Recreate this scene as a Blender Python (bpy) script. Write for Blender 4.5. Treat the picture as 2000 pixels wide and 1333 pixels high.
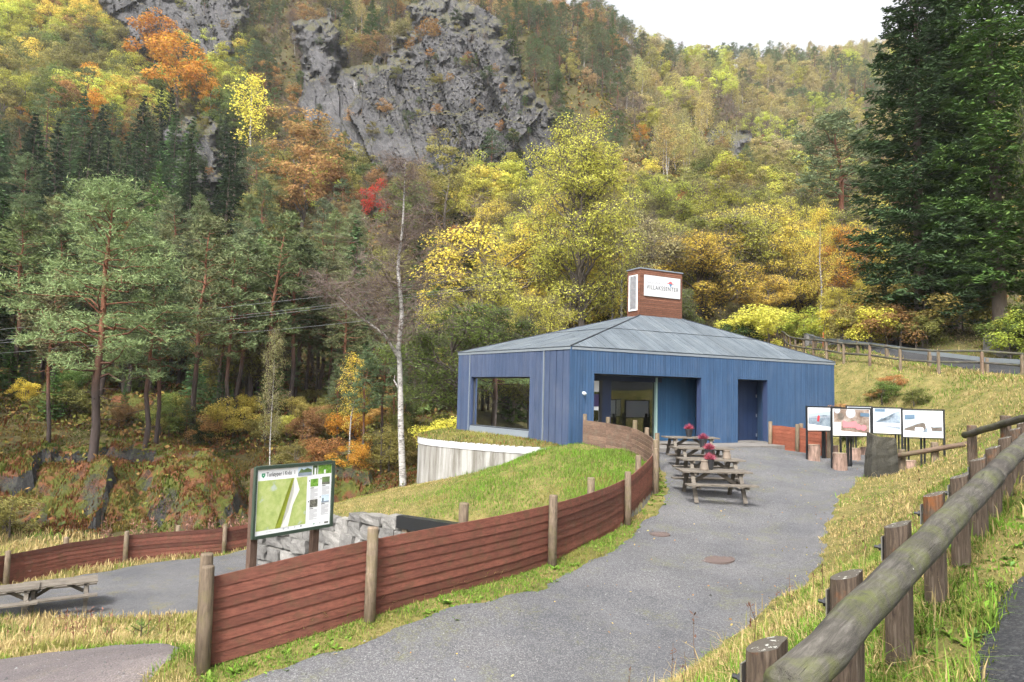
import bpy, math, random
import numpy as np
from mathutils import Vector, Matrix

for o in list(bpy.data.objects):
    bpy.data.objects.remove(o, do_unlink=True)
SC = bpy.context.scene
COL = SC.collection
R = math.radians
F = 1333.0                     # focal length in photograph pixels (24 mm on 36 mm)
PITCH, ROLL = R(4.27), R(1.4)

# ------------------------------------------------------------------ camera
_f = np.array([0, math.cos(PITCH), math.sin(PITCH)])
_r0 = np.array([1.0, 0, 0]); _u0 = np.array([0, -math.sin(PITCH), math.cos(PITCH)])
_r = math.cos(ROLL) * _r0 + math.sin(ROLL) * _u0
_u = -math.sin(ROLL) * _r0 + math.cos(ROLL) * _u0
cam_d = bpy.data.cameras.new('camera'); cam = bpy.data.objects.new('camera', cam_d); COL.objects.link(cam)
cam_d.lens = 24.0; cam_d.sensor_width = 36.0; cam_d.sensor_fit = 'HORIZONTAL'
cam_d.clip_start = 0.05; cam_d.clip_end = 3000
cam.matrix_world = Matrix(((_r[0], _u[0], -_f[0], 0), (_r[1], _u[1], -_f[1], 0), (_r[2], _u[2], -_f[2], 0), (0, 0, 0, 1)))
SC.camera = cam

# ------------------------------------------------------------------ light
SUN_EL, SUN_AZ = 52.0, 200.0       # azimuth measured clockwise from +Y: from behind the camera, a little to the left
w = bpy.data.worlds.new('World'); SC.world = w; w.use_nodes = True
nt = w.node_tree; nt.nodes.clear()
sky = nt.nodes.new('ShaderNodeTexSky'); sky.sky_type = 'NISHITA'; sky.sun_disc = False
sky.sun_elevation = R(SUN_EL); sky.sun_rotation = R(SUN_AZ); sky.dust_density = 6.0; sky.air_density = 1.0; sky.ozone_density = 1.0
hs = nt.nodes.new('ShaderNodeHueSaturation'); hs.inputs['Saturation'].default_value = 0.12; hs.inputs['Value'].default_value = 1.0
bg = nt.nodes.new('ShaderNodeBackground'); bg.inputs['Strength'].default_value = 0.135
wo = nt.nodes.new('ShaderNodeOutputWorld')
nt.links.new(sky.outputs[0], hs.inputs['Color']); nt.links.new(hs.outputs[0], bg.inputs['Color']); nt.links.new(bg.outputs[0], wo.inputs['Surface'])
sd = bpy.data.lights.new('sun', 'SUN'); sd.energy = 1.5; sd.angle = R(10); sd.color = (1.0, 0.96, 0.9)
so = bpy.data.objects.new('sun', sd); COL.objects.link(so)
_sv = Vector((math.sin(R(SUN_AZ)) * math.cos(R(SUN_EL)), math.cos(R(SUN_AZ)) * math.cos(R(SUN_EL)), math.sin(R(SUN_EL))))
so.rotation_euler = _sv.to_track_quat('Z', 'Y').to_euler(); so.location = (0, -20, 60)
SC.view_settings.view_transform = 'Standard'; SC.view_settings.look = 'None'
SC.view_settings.gamma = 1.0; SC.view_settings.use_curve_mapping = False
SC.view_settings.exposure = 1.6
SC.render.engine = 'CYCLES'
SC.cycles.use_denoising = True
SC.cycles.max_bounces = 5; SC.cycles.diffuse_bounces = 2; SC.cycles.glossy_bounces = 3
SC.cycles.transmission_bounces = 4; SC.cycles.transparent_max_bounces = 8; SC.cycles.volume_bounces = 1
SC.cycles.use_adaptive_sampling = True; SC.cycles.adaptive_threshold = 0.035

# ------------------------------------------------------------------ helpers
def ray(px, py):
    return _f + _r * (px - 1000) / F + _u * (666.5 - py) / F
def at(px, py, Y):
    d = ray(px, py); return d * (Y / d[1])
def hit(px, py, p0, n):
    d = ray(px, py); return d * (np.dot(p0, n) / np.dot(d, n))
def hitz(px, py, z):
    d = ray(px, py); return d * (z / d[2])
def proj(P):
    P = np.asarray(P, float); d = P @ _f
    return 1000 + F * (P @ _r) / d, 666.5 - F * (P @ _u) / d

def _hash(ix, iy, s):
    h = (ix.astype(np.int64) * 374761393 + iy.astype(np.int64) * 668265263 + s * 982451653) & 0x7fffffff
    h = ((h ^ (h >> 13)) * 1274126177) & 0x7fffffff
    return ((h ^ (h >> 16)) & 0xffff) / 65535.0
def vn(x, y, s=0):
    x = np.asarray(x, float); y = np.asarray(y, float)
    ix = np.floor(x); iy = np.floor(y); fx = x - ix; fy = y - iy
    fx = fx * fx * (3 - 2 * fx); fy = fy * fy * (3 - 2 * fy)
    a = _hash(ix, iy, s); b = _hash(ix + 1, iy, s); c = _hash(ix, iy + 1, s); d = _hash(ix + 1, iy + 1, s)
    return (a * (1 - fx) + b * fx) * (1 - fy) + (c * (1 - fx) + d * fx) * fy
def fbm(x, y, s=0, o=4):
    t = 0; a = 0.5
    for i in range(o):
        t = t + a * vn(x * 2 ** i, y * 2 ** i, s + i * 17); a *= 0.5
    return t / (1 - 0.5 ** o)
def worley(x, y, s=0):
    """distance to nearest and second nearest point, and a random value of the nearest cell"""
    ix = np.floor(x); iy = np.floor(y); f1 = np.full(x.shape, 9.0); f2 = f1.copy(); cid = np.zeros(x.shape)
    ax = np.zeros(x.shape); ay = np.zeros(x.shape)
    for dx in (-1, 0, 1):
        for dy in (-1, 0, 1):
            cx = ix + dx; cy = iy + dy
            qx = cx + _hash(cx, cy, s); qy = cy + _hash(cx, cy, s + 5)
            d = np.hypot(x - qx, y - qy); n = d < f1
            f2 = np.where(n, f1, np.minimum(f2, d)); f1 = np.where(n, d, f1)
            cid = np.where(n, _hash(cx, cy, s + 9), cid); ax = np.where(n, x - qx, ax); ay = np.where(n, y - qy, ay)
    return f1, f2, cid, ax, ay
def ss(a, b, x):
    t = np.clip((np.asarray(x, float) - a) / (b - a), 0, 1); return t * t * (3 - 2 * t)
def inside(poly, x, y):
    x = np.asarray(x, float); y = np.asarray(y, float); r = np.zeros(x.shape, bool); n = len(poly)
    for i in range(n):
        x0, y0 = poly[i][:2]; x1, y1 = poly[(i + 1) % n][:2]
        c = ((y0 > y) != (y1 > y)) & (x < (x1 - x0) * (y - y0) / ((y1 - y0) if y1 != y0 else 1e-9) + x0); r ^= c
    return r
def segdist(pl, x, y, closed=False):
    """distance to a polyline and the side (positive to the left of its direction)"""
    x = np.asarray(x, float); y = np.asarray(y, float)
    best = np.full(x.shape, 1e9); side = np.zeros(x.shape); n = len(pl)
    for i in range(n if closed else n - 1):
        x0, y0 = pl[i][:2]; x1, y1 = pl[(i + 1) % n][:2]; dx, dy = x1 - x0, y1 - y0; L = dx * dx + dy * dy + 1e-12
        t = np.clip(((x - x0) * dx + (y - y0) * dy) / L, 0, 1)
        d = np.hypot(x - x0 - t * dx, y - y0 - t * dy); c = dx * (y - y0) - dy * (x - x0)
        m = d < best; best = np.where(m, d, best); side = np.where(m, np.sign(c), side)
    return best, side
def polydist(poly, x, y):
    d, _ = segdist(poly, x, y, True); return np.where(inside(poly, x, y), -d, d)
class TPS:
    def __init__(s, P, lam=1e-3):
        P = np.array(P, float); s.c = P[:, :2]; n = len(P)
        K = s.k(s.c); K[np.diag_indices(n)] += lam * n
        A = np.zeros((n + 3, n + 3)); A[:n, :n] = K; A[:n, n] = 1; A[:n, n + 1:] = s.c; A[n:, :n] = A[:n, n:].T
        s.w = np.linalg.solve(A, np.r_[P[:, 2], 0, 0, 0])
    def k(s, q):
        d2 = ((q[:, None, :] - s.c[None]) ** 2).sum(-1); return 0.5 * d2 * np.log(d2 + 1e-9)
    def __call__(s, x, y):
        x = np.asarray(x, float); sh = x.shape; q = np.c_[x.ravel(), np.asarray(y, float).ravel()]; o = np.empty(len(q))
        for i in range(0, len(q), 20000):
            p = q[i:i + 20000]; o[i:i + 20000] = s.k(p) @ s.w[:-3] + s.w[-3] + p @ s.w[-2:]
        return o.reshape(sh)

class MB:
    """collects shapes; build() links them as one mesh object"""
    def __init__(s): s.V = []; s.Q = []; s.T = []; s.qm = []; s.tm = []; s.A = []; s.C = []; s.n = 0
    def add(s, V, Q=None, T=None, m=0, v=None, col=None):
        V = np.asarray(V, float).reshape(-1, 3)
        if Q is not None and len(Q): Q = np.asarray(Q, int).reshape(-1, 4); s.Q.append(Q + s.n); s.qm.append(np.full(len(Q), m))
        if T is not None and len(T): T = np.asarray(T, int).reshape(-1, 3); s.T.append(T + s.n); s.tm.append(np.full(len(T), m))
        s.V.append(V); s.n += len(V)
        s.A.append(np.full(len(V), 0.5) if v is None else np.broadcast_to(np.asarray(v, float), (len(V),)))
        s.C.append(np.zeros((len(V), 3)) if col is None else np.broadcast_to(np.asarray(col, float), (len(V), 3)))
        return s
    def box(s, c, size, ax=None, m=0, v=None):
        ax = np.eye(3) if ax is None else np.asarray(ax, float); h = np.asarray(size, float) / 2
        P = np.array([[sx * h[0], sy * h[1], sz * h[2]] for sz in (-1, 1) for sx, sy in ((-1, -1), (1, -1), (1, 1), (-1, 1))])
        return s.add(P @ ax + np.asarray(c, float), [[3, 2, 1, 0], [4, 5, 6, 7], [0, 1, 5, 4], [1, 2, 6, 5], [2, 3, 7, 6], [3, 0, 4, 7]], m=m, v=v)
    def beam(s, p0, p1, wd, ht, up=(0, 0, 1), m=0, v=None):
        p0 = np.asarray(p0, float); p1 = np.asarray(p1, float); d = p1 - p0; L = np.linalg.norm(d); d /= L
        sd = np.cross(np.asarray(up, float), d); sd /= np.linalg.norm(sd); u = np.cross(d, sd)
        return s.box((p0 + p1) / 2, (L, wd, ht), (d, sd, u), m, v)
    def tube(s, P, r, n=8, m=0, cap=True, v=None, rough=0, seed=0, ell=(1, 1)):
        P = np.asarray(P, float); r = np.broadcast_to(np.asarray(r, float), (len(P),)); k = len(P)
        D = np.gradient(P, axis=0); D /= np.linalg.norm(D, axis=1)[:, None] + 1e-12
        ref = np.array([1.0, 0, 0]) if abs(D[0][0]) < 0.8 else np.array([0, 1.0, 0])
        a = np.linspace(0, 2 * np.pi, n, endpoint=False); V = []
        rg = np.random.default_rng(seed)
        for i in range(k):
            b1 = ref - D[i] * (ref @ D[i]); b1 /= np.linalg.norm(b1); b2 = np.cross(D[i], b1); ref = b1
            rr = r[i] * (1 + rough * (rg.random(n) - 0.5)) if rough else r[i]
            V.append(P[i] + np.outer(np.cos(a) * rr * ell[0], b1) + np.outer(np.sin(a) * rr * ell[1], b2))
        V = np.concatenate(V); i = np.arange(k - 1)[:, None] * n; j = np.arange(n)[None]; j2 = (j + 1) % n
        Q = np.stack([i + j, i + j2, i + n + j2, i + n + j], -1).reshape(-1, 4); T = []
        if cap:
            V = np.concatenate([V, P[:1], P[-1:]]); c0 = k * n; c1 = c0 + 1
            T = [[c0, (q + 1) % n, q] for q in range(n)] + [[c1, (k - 1) * n + q, (k - 1) * n + (q + 1) % n] for q in range(n)]
        return s.add(V, Q, T, m, v)
    def grid(s, X, Y, Z, m=0, v=None, col=None):
        h, wd = X.shape; V = np.stack([X, Y, Z], -1).reshape(-1, 3)
        i = (np.arange(h - 1)[:, None] * wd + np.arange(wd - 1)[None]).ravel()
        return s.add(V, np.stack([i, i + 1, i + wd + 1, i + wd], -1), m=m, v=v, col=col)
    def prism(s, poly, dirv, m=0, v=None):
        P = np.asarray(poly, float); n = len(P); V = np.concatenate([P, P + np.asarray(dirv, float)])
        T = [[0, i + 1, i] for i in range(1, n - 1)] + [[n, n + i, n + i + 1] for i in range(1, n - 1)]
        Q = [[i, (i + 1) % n, n + (i + 1) % n, n + i] for i in range(n)]
        return s.add(V, Q, T, m, v)
    def mesh(s, name, mats, smooth=False):
        me = bpy.data.meshes.new(name); V = np.concatenate(s.V)
        Q = np.concatenate(s.Q) if s.Q else np.zeros((0, 4), int); T = np.concatenate(s.T) if s.T else np.zeros((0, 3), int)
        me.vertices.add(len(V)); me.vertices.foreach_set('co', V.ravel())
        me.loops.add(Q.size + T.size); me.loops.foreach_set('vertex_index', np.r_[Q.ravel(), T.ravel()].astype(np.int32))
        me.polygons.add(len(Q) + len(T))
        me.polygons.foreach_set('loop_start', np.r_[np.arange(len(Q)) * 4, Q.size + np.arange(len(T)) * 3].astype(np.int32))
        mi = np.concatenate(s.qm + s.tm) if (s.qm or s.tm) else np.zeros(0)
        me.polygons.foreach_set('material_index', mi.astype(np.int32))
        me.polygons.foreach_set('use_smooth', np.full(len(Q) + len(T), bool(smooth)))
        for mt in (mats if isinstance(mats, (list, tuple)) else [mats]): me.materials.append(mt)
        a = me.attributes.new('v', 'FLOAT', 'POINT'); a.data.foreach_set('value', np.concatenate(s.A).astype(np.float32))
        C = np.concatenate(s.C)
        if C.any():
            a = me.attributes.new('Col', 'FLOAT_COLOR', 'POINT'); a.data.foreach_set('color', np.c_[C, np.ones(len(C))].astype(np.float32).ravel())
        me.update(calc_edges=True); return me
    def build(s, name, mats, parent=None, smooth=False):
        return link(name, s.mesh(name, mats, smooth), parent)
def link(name, me, parent=None):
    o = bpy.data.objects.new(name, me); COL.objects.link(o)
    if parent is not None: o.parent = parent
    return o
def tag(o, label=None, cat=None, group=None, kind=None):
    for k, x in (('label', label), ('category', cat), ('group', group), ('kind', kind)):
        if x: o[k] = x
    return o
def thing(name, label, cat, loc=(0, 0, 0), rz=0.0, group=None):
    o = bpy.data.objects.new(name, None); COL.objects.link(o); o.location = loc; o.rotation_euler = (0, 0, rz)
    o.empty_display_size = 0.2
    return tag(o, label, cat, group)
def part(name, mb, mat, parent, smooth=False):
    """a part whose coordinates are given in the world; the parent Empty sits at the thing's base without rotation"""
    L = np.array(parent.location) if parent.parent is None else np.array(parent.location) + np.array(parent.parent.location)
    mb.V = [q - L for q in mb.V]
    return mb.build(name, mat, parent, smooth)
def sub(name, mb, mat, parent):
    """sub-part of a part built in world coordinates with part()"""
    L = np.array(parent.parent.location); mb.V = [q - L for q in mb.V]
    return mb.build(name, mat, parent)
def copy_tree(o, parent=None):
    c = o.copy(); COL.objects.link(c); c.parent = parent
    for ch in list(o.children):
        d = ch.copy(); COL.objects.link(d); d.parent = c
        for g in list(ch.children):
            e = g.copy(); COL.objects.link(e); e.parent = d
    return c

# ------------------------------------------------------------------ materials
class NT:
    def __init__(s, name):
        s.m = bpy.data.materials.new(name); s.m.use_nodes = True; s.t = s.m.node_tree; s.t.nodes.clear()
        s.out = s.n('ShaderNodeOutputMaterial')
    def n(s, t, **k):
        x = s.t.nodes.new(t)
        for a, b in k.items(): setattr(x, a, b)
        return x
    def l(s, a, b): s.t.links.new(a, b)
    def set(s, sock, x):
        if isinstance(x, bpy.types.NodeSocket): s.l(x, sock)
        else: sock.default_value = x
    def coord(s, gen='Object', scale=(1, 1, 1), rot=(0, 0, 0)):
        c = s.n('ShaderNodeTexCoord') if gen != 'World' else s.n('ShaderNodeNewGeometry'); mp = s.n('ShaderNodeMapping')
        mp.inputs['Scale'].default_value = scale; mp.inputs['Rotation'].default_value = rot
        s.l(c.outputs['Position' if gen == 'World' else gen], mp.inputs[0]); return mp.outputs[0]
    def noise(s, vec, scale, detail=4, rough=0.6, dist=0.0):
        x = s.n('ShaderNodeTexNoise'); s.l(vec, x.inputs['Vector']); x.inputs['Scale'].default_value = scale
        x.inputs['Detail'].default_value = detail; x.inputs['Roughness'].default_value = rough; x.inputs['Distortion'].default_value = dist; return x.outputs['Fac']
    def voro(s, vec, scale, feat='F1', out='Distance'):
        x = s.n('ShaderNodeTexVoronoi', feature=feat); s.l(vec, x.inputs['Vector']); x.inputs['Scale'].default_value = scale; return x.outputs[out]
    def ramp(s, fac, stops):
        x = s.n('ShaderNodeValToRGB'); e = x.color_ramp.elements
        while len(e) < len(stops): e.new(0.5)
        for i, (p, c) in enumerate(stops): e[i].position = p; e[i].color = (*c, 1) if len(c) == 3 else c
        s.set(x.inputs[0], fac); return x.outputs[0]
    def mix(s, fac, a, b, mode='MIX'):
        x = s.n('ShaderNodeMix', data_type='RGBA', blend_type=mode); s.set(x.inputs[0], fac)
        s.set(x.inputs[6], (*a, 1) if isinstance(a, tuple) and len(a) == 3 else a); s.set(x.inputs[7], (*b, 1) if isinstance(b, tuple) and len(b) == 3 else b); return x.outputs[2]
    def math(s, op, a, b=0.5):
        x = s.n('ShaderNodeMath', operation=op); s.set(x.inputs[0], a); s.set(x.inputs[1], b); return x.outputs[0]
    def mr(s, v, a, b, c, d):
        x = s.n('ShaderNodeMapRange'); s.set(x.inputs[0], v)
        for i, q in enumerate((a, b, c, d)): x.inputs[i + 1].default_value = q
        return x.outputs[0]
    def attr(s, name, out='Fac'):
        x = s.n('ShaderNodeAttribute', attribute_name=name); return x.outputs[out]
    def objrand(s): return s.n('ShaderNodeObjectInfo').outputs['Random']
    def bump(s, h, strength=0.4, dist=0.02):
        x = s.n('ShaderNodeBump'); x.inputs['Strength'].default_value = strength; x.inputs['Distance'].default_value = dist; s.l(h, x.inputs['Height']); return x.outputs[0]
    def bsdf(s, col, rough=0.8, nrm=None, spec=0.3, metal=0.0, coat=0.0):
        b = s.n('ShaderNodeBsdfPrincipled'); s.set(b.inputs['Base Color'], (*col, 1) if isinstance(col, tuple) else col); s.set(b.inputs['Roughness'], rough)
        b.inputs['Specular IOR Level'].default_value = spec; b.inputs['Metallic'].default_value = metal; b.inputs['Coat Weight'].default_value = coat
        if nrm is not None: s.l(nrm, b.inputs['Normal'])
        s.l(b.outputs[0], s.out.inputs[0]); return s.m

def m_plain(name, col, rough=0.6, spec=0.4, metal=0.0, var=0.12, scale=6.0):
    t = NT(name); n = t.noise(t.coord('Object'), scale, 5, 0.6)
    a = tuple(max(0, x * (1 - var)) for x in col); b = tuple(min(1, x * (1 + var)) for x in col)
    return t.bsdf(t.mix(n, a, b), rough, None, spec, metal)
def m_wood(name, c1, c2, stretch=(1, 1, 12), scale=5.0, moss=None, rough=0.75, gen='Object', var=0.25, bump=0.35):
    """grain runs along the axis with the smallest stretch value"""
    t = NT(name); v = t.coord(gen, stretch); n = t.noise(v, scale, 7, 0.65, 0.6)
    c = t.ramp(n, [(0.3, c1), (0.62, c2)])
    rn = t.math('ADD', t.attr('v'), t.objrand()); rn = t.math('FRACT', rn, 0)
    c = t.mix(1.0, c, t.ramp(rn, [(0.0, (1 - var,) * 3), (1.0, (1 + var * 0.6,) * 3)]), 'MULTIPLY')
    big = t.noise(t.coord('World'), 2.3, 4, 0.6)
    c = t.mix(t.mr(big, 0.45, 0.75, 0, 0.35), c, tuple(x * 0.55 for x in c1))
    if moss:
        mn = t.noise(t.coord('World', (1, 1, 1)), 4.0, 6, 0.7); c = t.mix(t.mr(mn, 0.5, 0.62, 0, moss[1]), c, moss[0])
    return t.bsdf(c, rough, t.bump(n, bump, 0.01), 0.25)
def m_leaf(name, trans=0.48, var=0.45, hue=0.014):
    t = NT(name); oi = t.n('ShaderNodeObjectInfo'); v = t.attr('v')
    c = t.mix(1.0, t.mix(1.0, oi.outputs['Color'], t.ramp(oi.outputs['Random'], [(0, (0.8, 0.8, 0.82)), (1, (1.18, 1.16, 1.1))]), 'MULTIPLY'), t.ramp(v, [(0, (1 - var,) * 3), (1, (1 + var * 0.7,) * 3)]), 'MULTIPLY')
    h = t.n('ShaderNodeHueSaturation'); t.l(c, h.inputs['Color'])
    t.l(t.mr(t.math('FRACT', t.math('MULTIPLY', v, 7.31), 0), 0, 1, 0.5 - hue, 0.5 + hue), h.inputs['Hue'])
    d = t.n('ShaderNodeBsdfDiffuse'); tr = t.n('ShaderNodeBsdfTranslucent'); mx = t.n('ShaderNodeMixShader'); mx.inputs[0].default_value = trans
    t.l(h.outputs[0], d.inputs[0]); t.l(h.outputs[0], tr.inputs[0]); t.l(d.outputs[0], mx.inputs[1]); t.l(tr.outputs[0], mx.inputs[2]); t.l(mx.outputs[0], t.out.inputs[0]); return t.m
def m_attr(name, trans=0.25):
    t = NT(name); c = t.attr('Col', 'Color'); d = t.n('ShaderNodeBsdfDiffuse'); tr = t.n('ShaderNodeBsdfTranslucent'); mx = t.n('ShaderNodeMixShader'); mx.inputs[0].default_value = trans
    t.l(c, d.inputs[0]); t.l(c, tr.inputs[0]); t.l(d.outputs[0], mx.inputs[1]); t.l(tr.outputs[0], mx.inputs[2]); t.l(mx.outputs[0], t.out.inputs[0]); return t.m
M = {}
M['leaf'] = m_leaf('leaf'); M['needle'] = m_leaf('needle', 0.12, 0.4, 0.015); M['blade'] = m_attr('blade')
M['litter'] = m_attr('litter', 0.15)

def mk_gravel(name, c1, c2, moss):
    t = NT(name); v = t.coord('World'); vo = t.voro(v, 78.0, 'F1', 'Color'); vd = t.voro(v, 78.0); big = t.noise(v, 0.5, 5, 0.6); fine = t.noise(v, 160, 3, 0.7)
    sep = t.n('ShaderNodeSeparateColor'); t.l(vo, sep.inputs[0])
    c = t.ramp(sep.outputs[0], [(0.0, tuple(x * 0.75 for x in c1)), (0.5, c1), (0.9, tuple(x * 0.92 for x in c2)), (1.0, tuple(min(1, x * 1.15) for x in c2))])
    c = t.mix(1.0, c, t.ramp(big, [(0.3, (0.74, 0.75, 0.77)), (0.7, (1.2, 1.17, 1.12))]), 'MULTIPLY'); pat = t.noise(v, 1.7, 6, 0.7, 0.6); c = t.mix(t.mr(pat, 0.52, 0.72, 0, 0.45), c, tuple(x * 1.45 for x in c1)); c = t.mix(t.mr(pat, 0.42, 0.28, 0, 0.4), c, tuple(x * 0.6 for x in c1))
    c = t.mix(t.mr(fine, 0.3, 0.7, 0.0, 0.3), c, tuple(x * 0.5 for x in c1))
    mn = t.noise(v, 1.1, 6, 0.7)
    mn2 = t.noise(v, 22, 3, 0.7)
    c = t.mix(t.math('MULTIPLY', t.mr(mn, 0.52, 0.68, 0, 1.0), t.mr(mn2, 0.42, 0.62, 0, moss[1])), c, moss[0])
    h = t.math('ADD', t.math('MULTIPLY', vd, -1.0), fine)
    return t.bsdf(c, 0.92, t.bump(h, 0.55, 0.012), 0.12)
M['gravel'] = mk_gravel('gravel', (0.105, 0.105, 0.112), (0.18, 0.18, 0.187), ((0.16, 0.16, 0.05), 0.55))
M['gravel_terrace'] = mk_gravel('gravel_terrace', (0.10, 0.10, 0.107), (0.165, 0.165, 0.17), ((0.17, 0.15, 0.04), 0.8))
M['gravel_red'] = mk_gravel('gravel_red', (0.13, 0.113, 0.116), (0.2, 0.178, 0.178), ((0.2, 0.17, 0.07), 0.25))
M['asphalt'] = mk_gravel('asphalt', (0.038, 0.04, 0.044), (0.066, 0.067, 0.07), ((0.06, 0.055, 0.045), 0.5))

def mk_ground():
    t = NT('ground'); v = t.coord('World'); n1 = t.noise(v, 0.35, 6, 0.65); n2 = t.noise(v, 2.2, 6, 0.7); n3 = t.noise(v, 11, 5, 0.7)
    turf = t.ramp(n2, [(0.3, (0.075, 0.085, 0.025)), (0.5, (0.17, 0.15, 0.05)), (0.7, (0.26, 0.2, 0.085))])
    flo = t.ramp(n2, [(0.28, (0.028, 0.026, 0.014)), (0.48, (0.07, 0.055, 0.025)), (0.62, (0.085, 0.085, 0.025)), (0.78, (0.12, 0.075, 0.03))])
    rock = t.ramp(n3, [(0.3, (0.05, 0.05, 0.052)), (0.7, (0.2, 0.195, 0.19))])
    g = t.n('ShaderNodeNewGeometry'); sx = t.n('ShaderNodeSeparateXYZ'); t.l(g.outputs['Normal'], sx.inputs[0])
    steep = t.math('MULTIPLY', t.mr(sx.outputs[2], 0.62, 0.45, 0, 1), t.mr(n1, 0.4, 0.55, 0, 1))
    c = t.mix(t.attr('v'), turf, flo); c = t.mix(steep, c, rock)
    c = t.mix(t.mr(n3, 0.35, 0.65, 0.0, 0.4), c, (0.05, 0.045, 0.02))
    return t.bsdf(c, 0.95, t.bump(n3, 0.6, 0.08), 0.1)
M['ground'] = mk_ground()
def mk_rock(name, dark, mid, lite, moss=(0.042, 0.048, 0.014), mossamt=0.9, sc=1.0, rust=None, mlo=0.58, mhi=0.78, objvar=0.0):
    t = NT(name); v = t.coord('World'); n1 = t.noise(v, 0.16 * sc, 7, 0.65, 0.5); n2 = t.noise(t.coord('World', (1, 1, 0.28)), 0.55 * sc, 9, 0.72, 0.8); n3 = t.noise(v, 3.2 * sc, 8, 0.75)
    c = t.ramp(n2, [(0.25, dark), (0.46, mid), (0.6, tuple(x * 1.15 for x in mid)), (0.74, lite)])
    c = t.mix(t.mr(n1, 0.38, 0.62, 0.8, 0.0), c, tuple(x * 1.5 for x in dark))
    c = t.mix(t.mr(n3, 0.55, 0.75, 0, 0.5), c, lite); c = t.mix(t.mr(n3, 0.42, 0.3, 0, 0.75), c, tuple(x * 0.6 for x in dark))
    cr = t.n('ShaderNodeTexVoronoi', feature='DISTANCE_TO_EDGE'); cr.inputs['Scale'].default_value = 0.55 * sc
    wv = t.n('ShaderNodeVectorMath', operation='ADD'); t.l(t.coord('World', (1, 1, 0.55)), wv.inputs[0]); wn = t.n('ShaderNodeTexNoise'); wn.inputs['Scale'].default_value = 0.9 * sc; wn.inputs['Detail'].default_value = 5
    t.l(v, wn.inputs['Vector']); t.l(wn.outputs['Color'], wv.inputs[1]); t.l(wv.outputs[0], cr.inputs['Vector'])
    c = t.mix(t.mr(cr.outputs[0], 0.0, 0.03, 0.3, 0.0), c, tuple(x * 0.4 for x in dark))
    g = t.n('ShaderNodeNewGeometry'); sx = t.n('ShaderNodeSeparateXYZ'); t.l(g.outputs['Normal'], sx.inputs[0])
    mm = t.math('ADD', sx.outputs[2], t.math('MULTIPLY', t.math('SUBTRACT', n3, 0.5), 0.9))
    mcol = t.ramp(t.noise(v, 1.1, 5, 0.6), [(0.3, moss), (0.48, tuple(x * 1.3 for x in moss)), (0.56, rust or (0.11, 0.085, 0.03))])
    if objvar: c = t.mix(1.0, c, t.ramp(t.objrand(), [(0, (1 - objvar,) * 3), (1, (1 + objvar, 1 + objvar * 0.95, 1 + objvar * 0.85))]), 'MULTIPLY')
    c = t.mix(t.mr(mm, mlo, mhi, 0, mossamt), c, mcol)
    h = t.math('ADD', n2, t.math('MULTIPLY', n3, 0.5)); h = t.math('ADD', h, t.mr(cr.outputs[0], 0, 0.05, -0.12, 0))
    return t.bsdf(c, 0.88, t.bump(h, 0.9, 0.5 / sc), 0.25)
M['cliff'] = mk_rock('cliff_rock', (0.02, 0.02, 0.021), (0.09, 0.087, 0.09), (0.33, 0.32, 0.30), mossamt=0.8, mlo=0.66, mhi=0.85)
M['crag'] = mk_rock('crag_rock', (0.012, 0.012, 0.013), (0.05, 0.05, 0.05), (0.14, 0.137, 0.13), moss=(0.06, 0.066, 0.011), mossamt=1.0, sc=4.0, rust=(0.135, 0.055, 0.024), mlo=0.22, mhi=0.46)
M['stone'] = mk_rock('wall_stone', (0.10, 0.097, 0.093), (0.235, 0.228, 0.218), (0.42, 0.41, 0.39), mossamt=0.12, sc=6.0, objvar=0.35)
M['dark_stone'] = mk_rock('standing_stone', (0.025, 0.024, 0.02), (0.075, 0.07, 0.055), (0.13, 0.12, 0.10), moss=(0.07, 0.075, 0.03), mossamt=0.5, sc=6.0)

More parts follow.
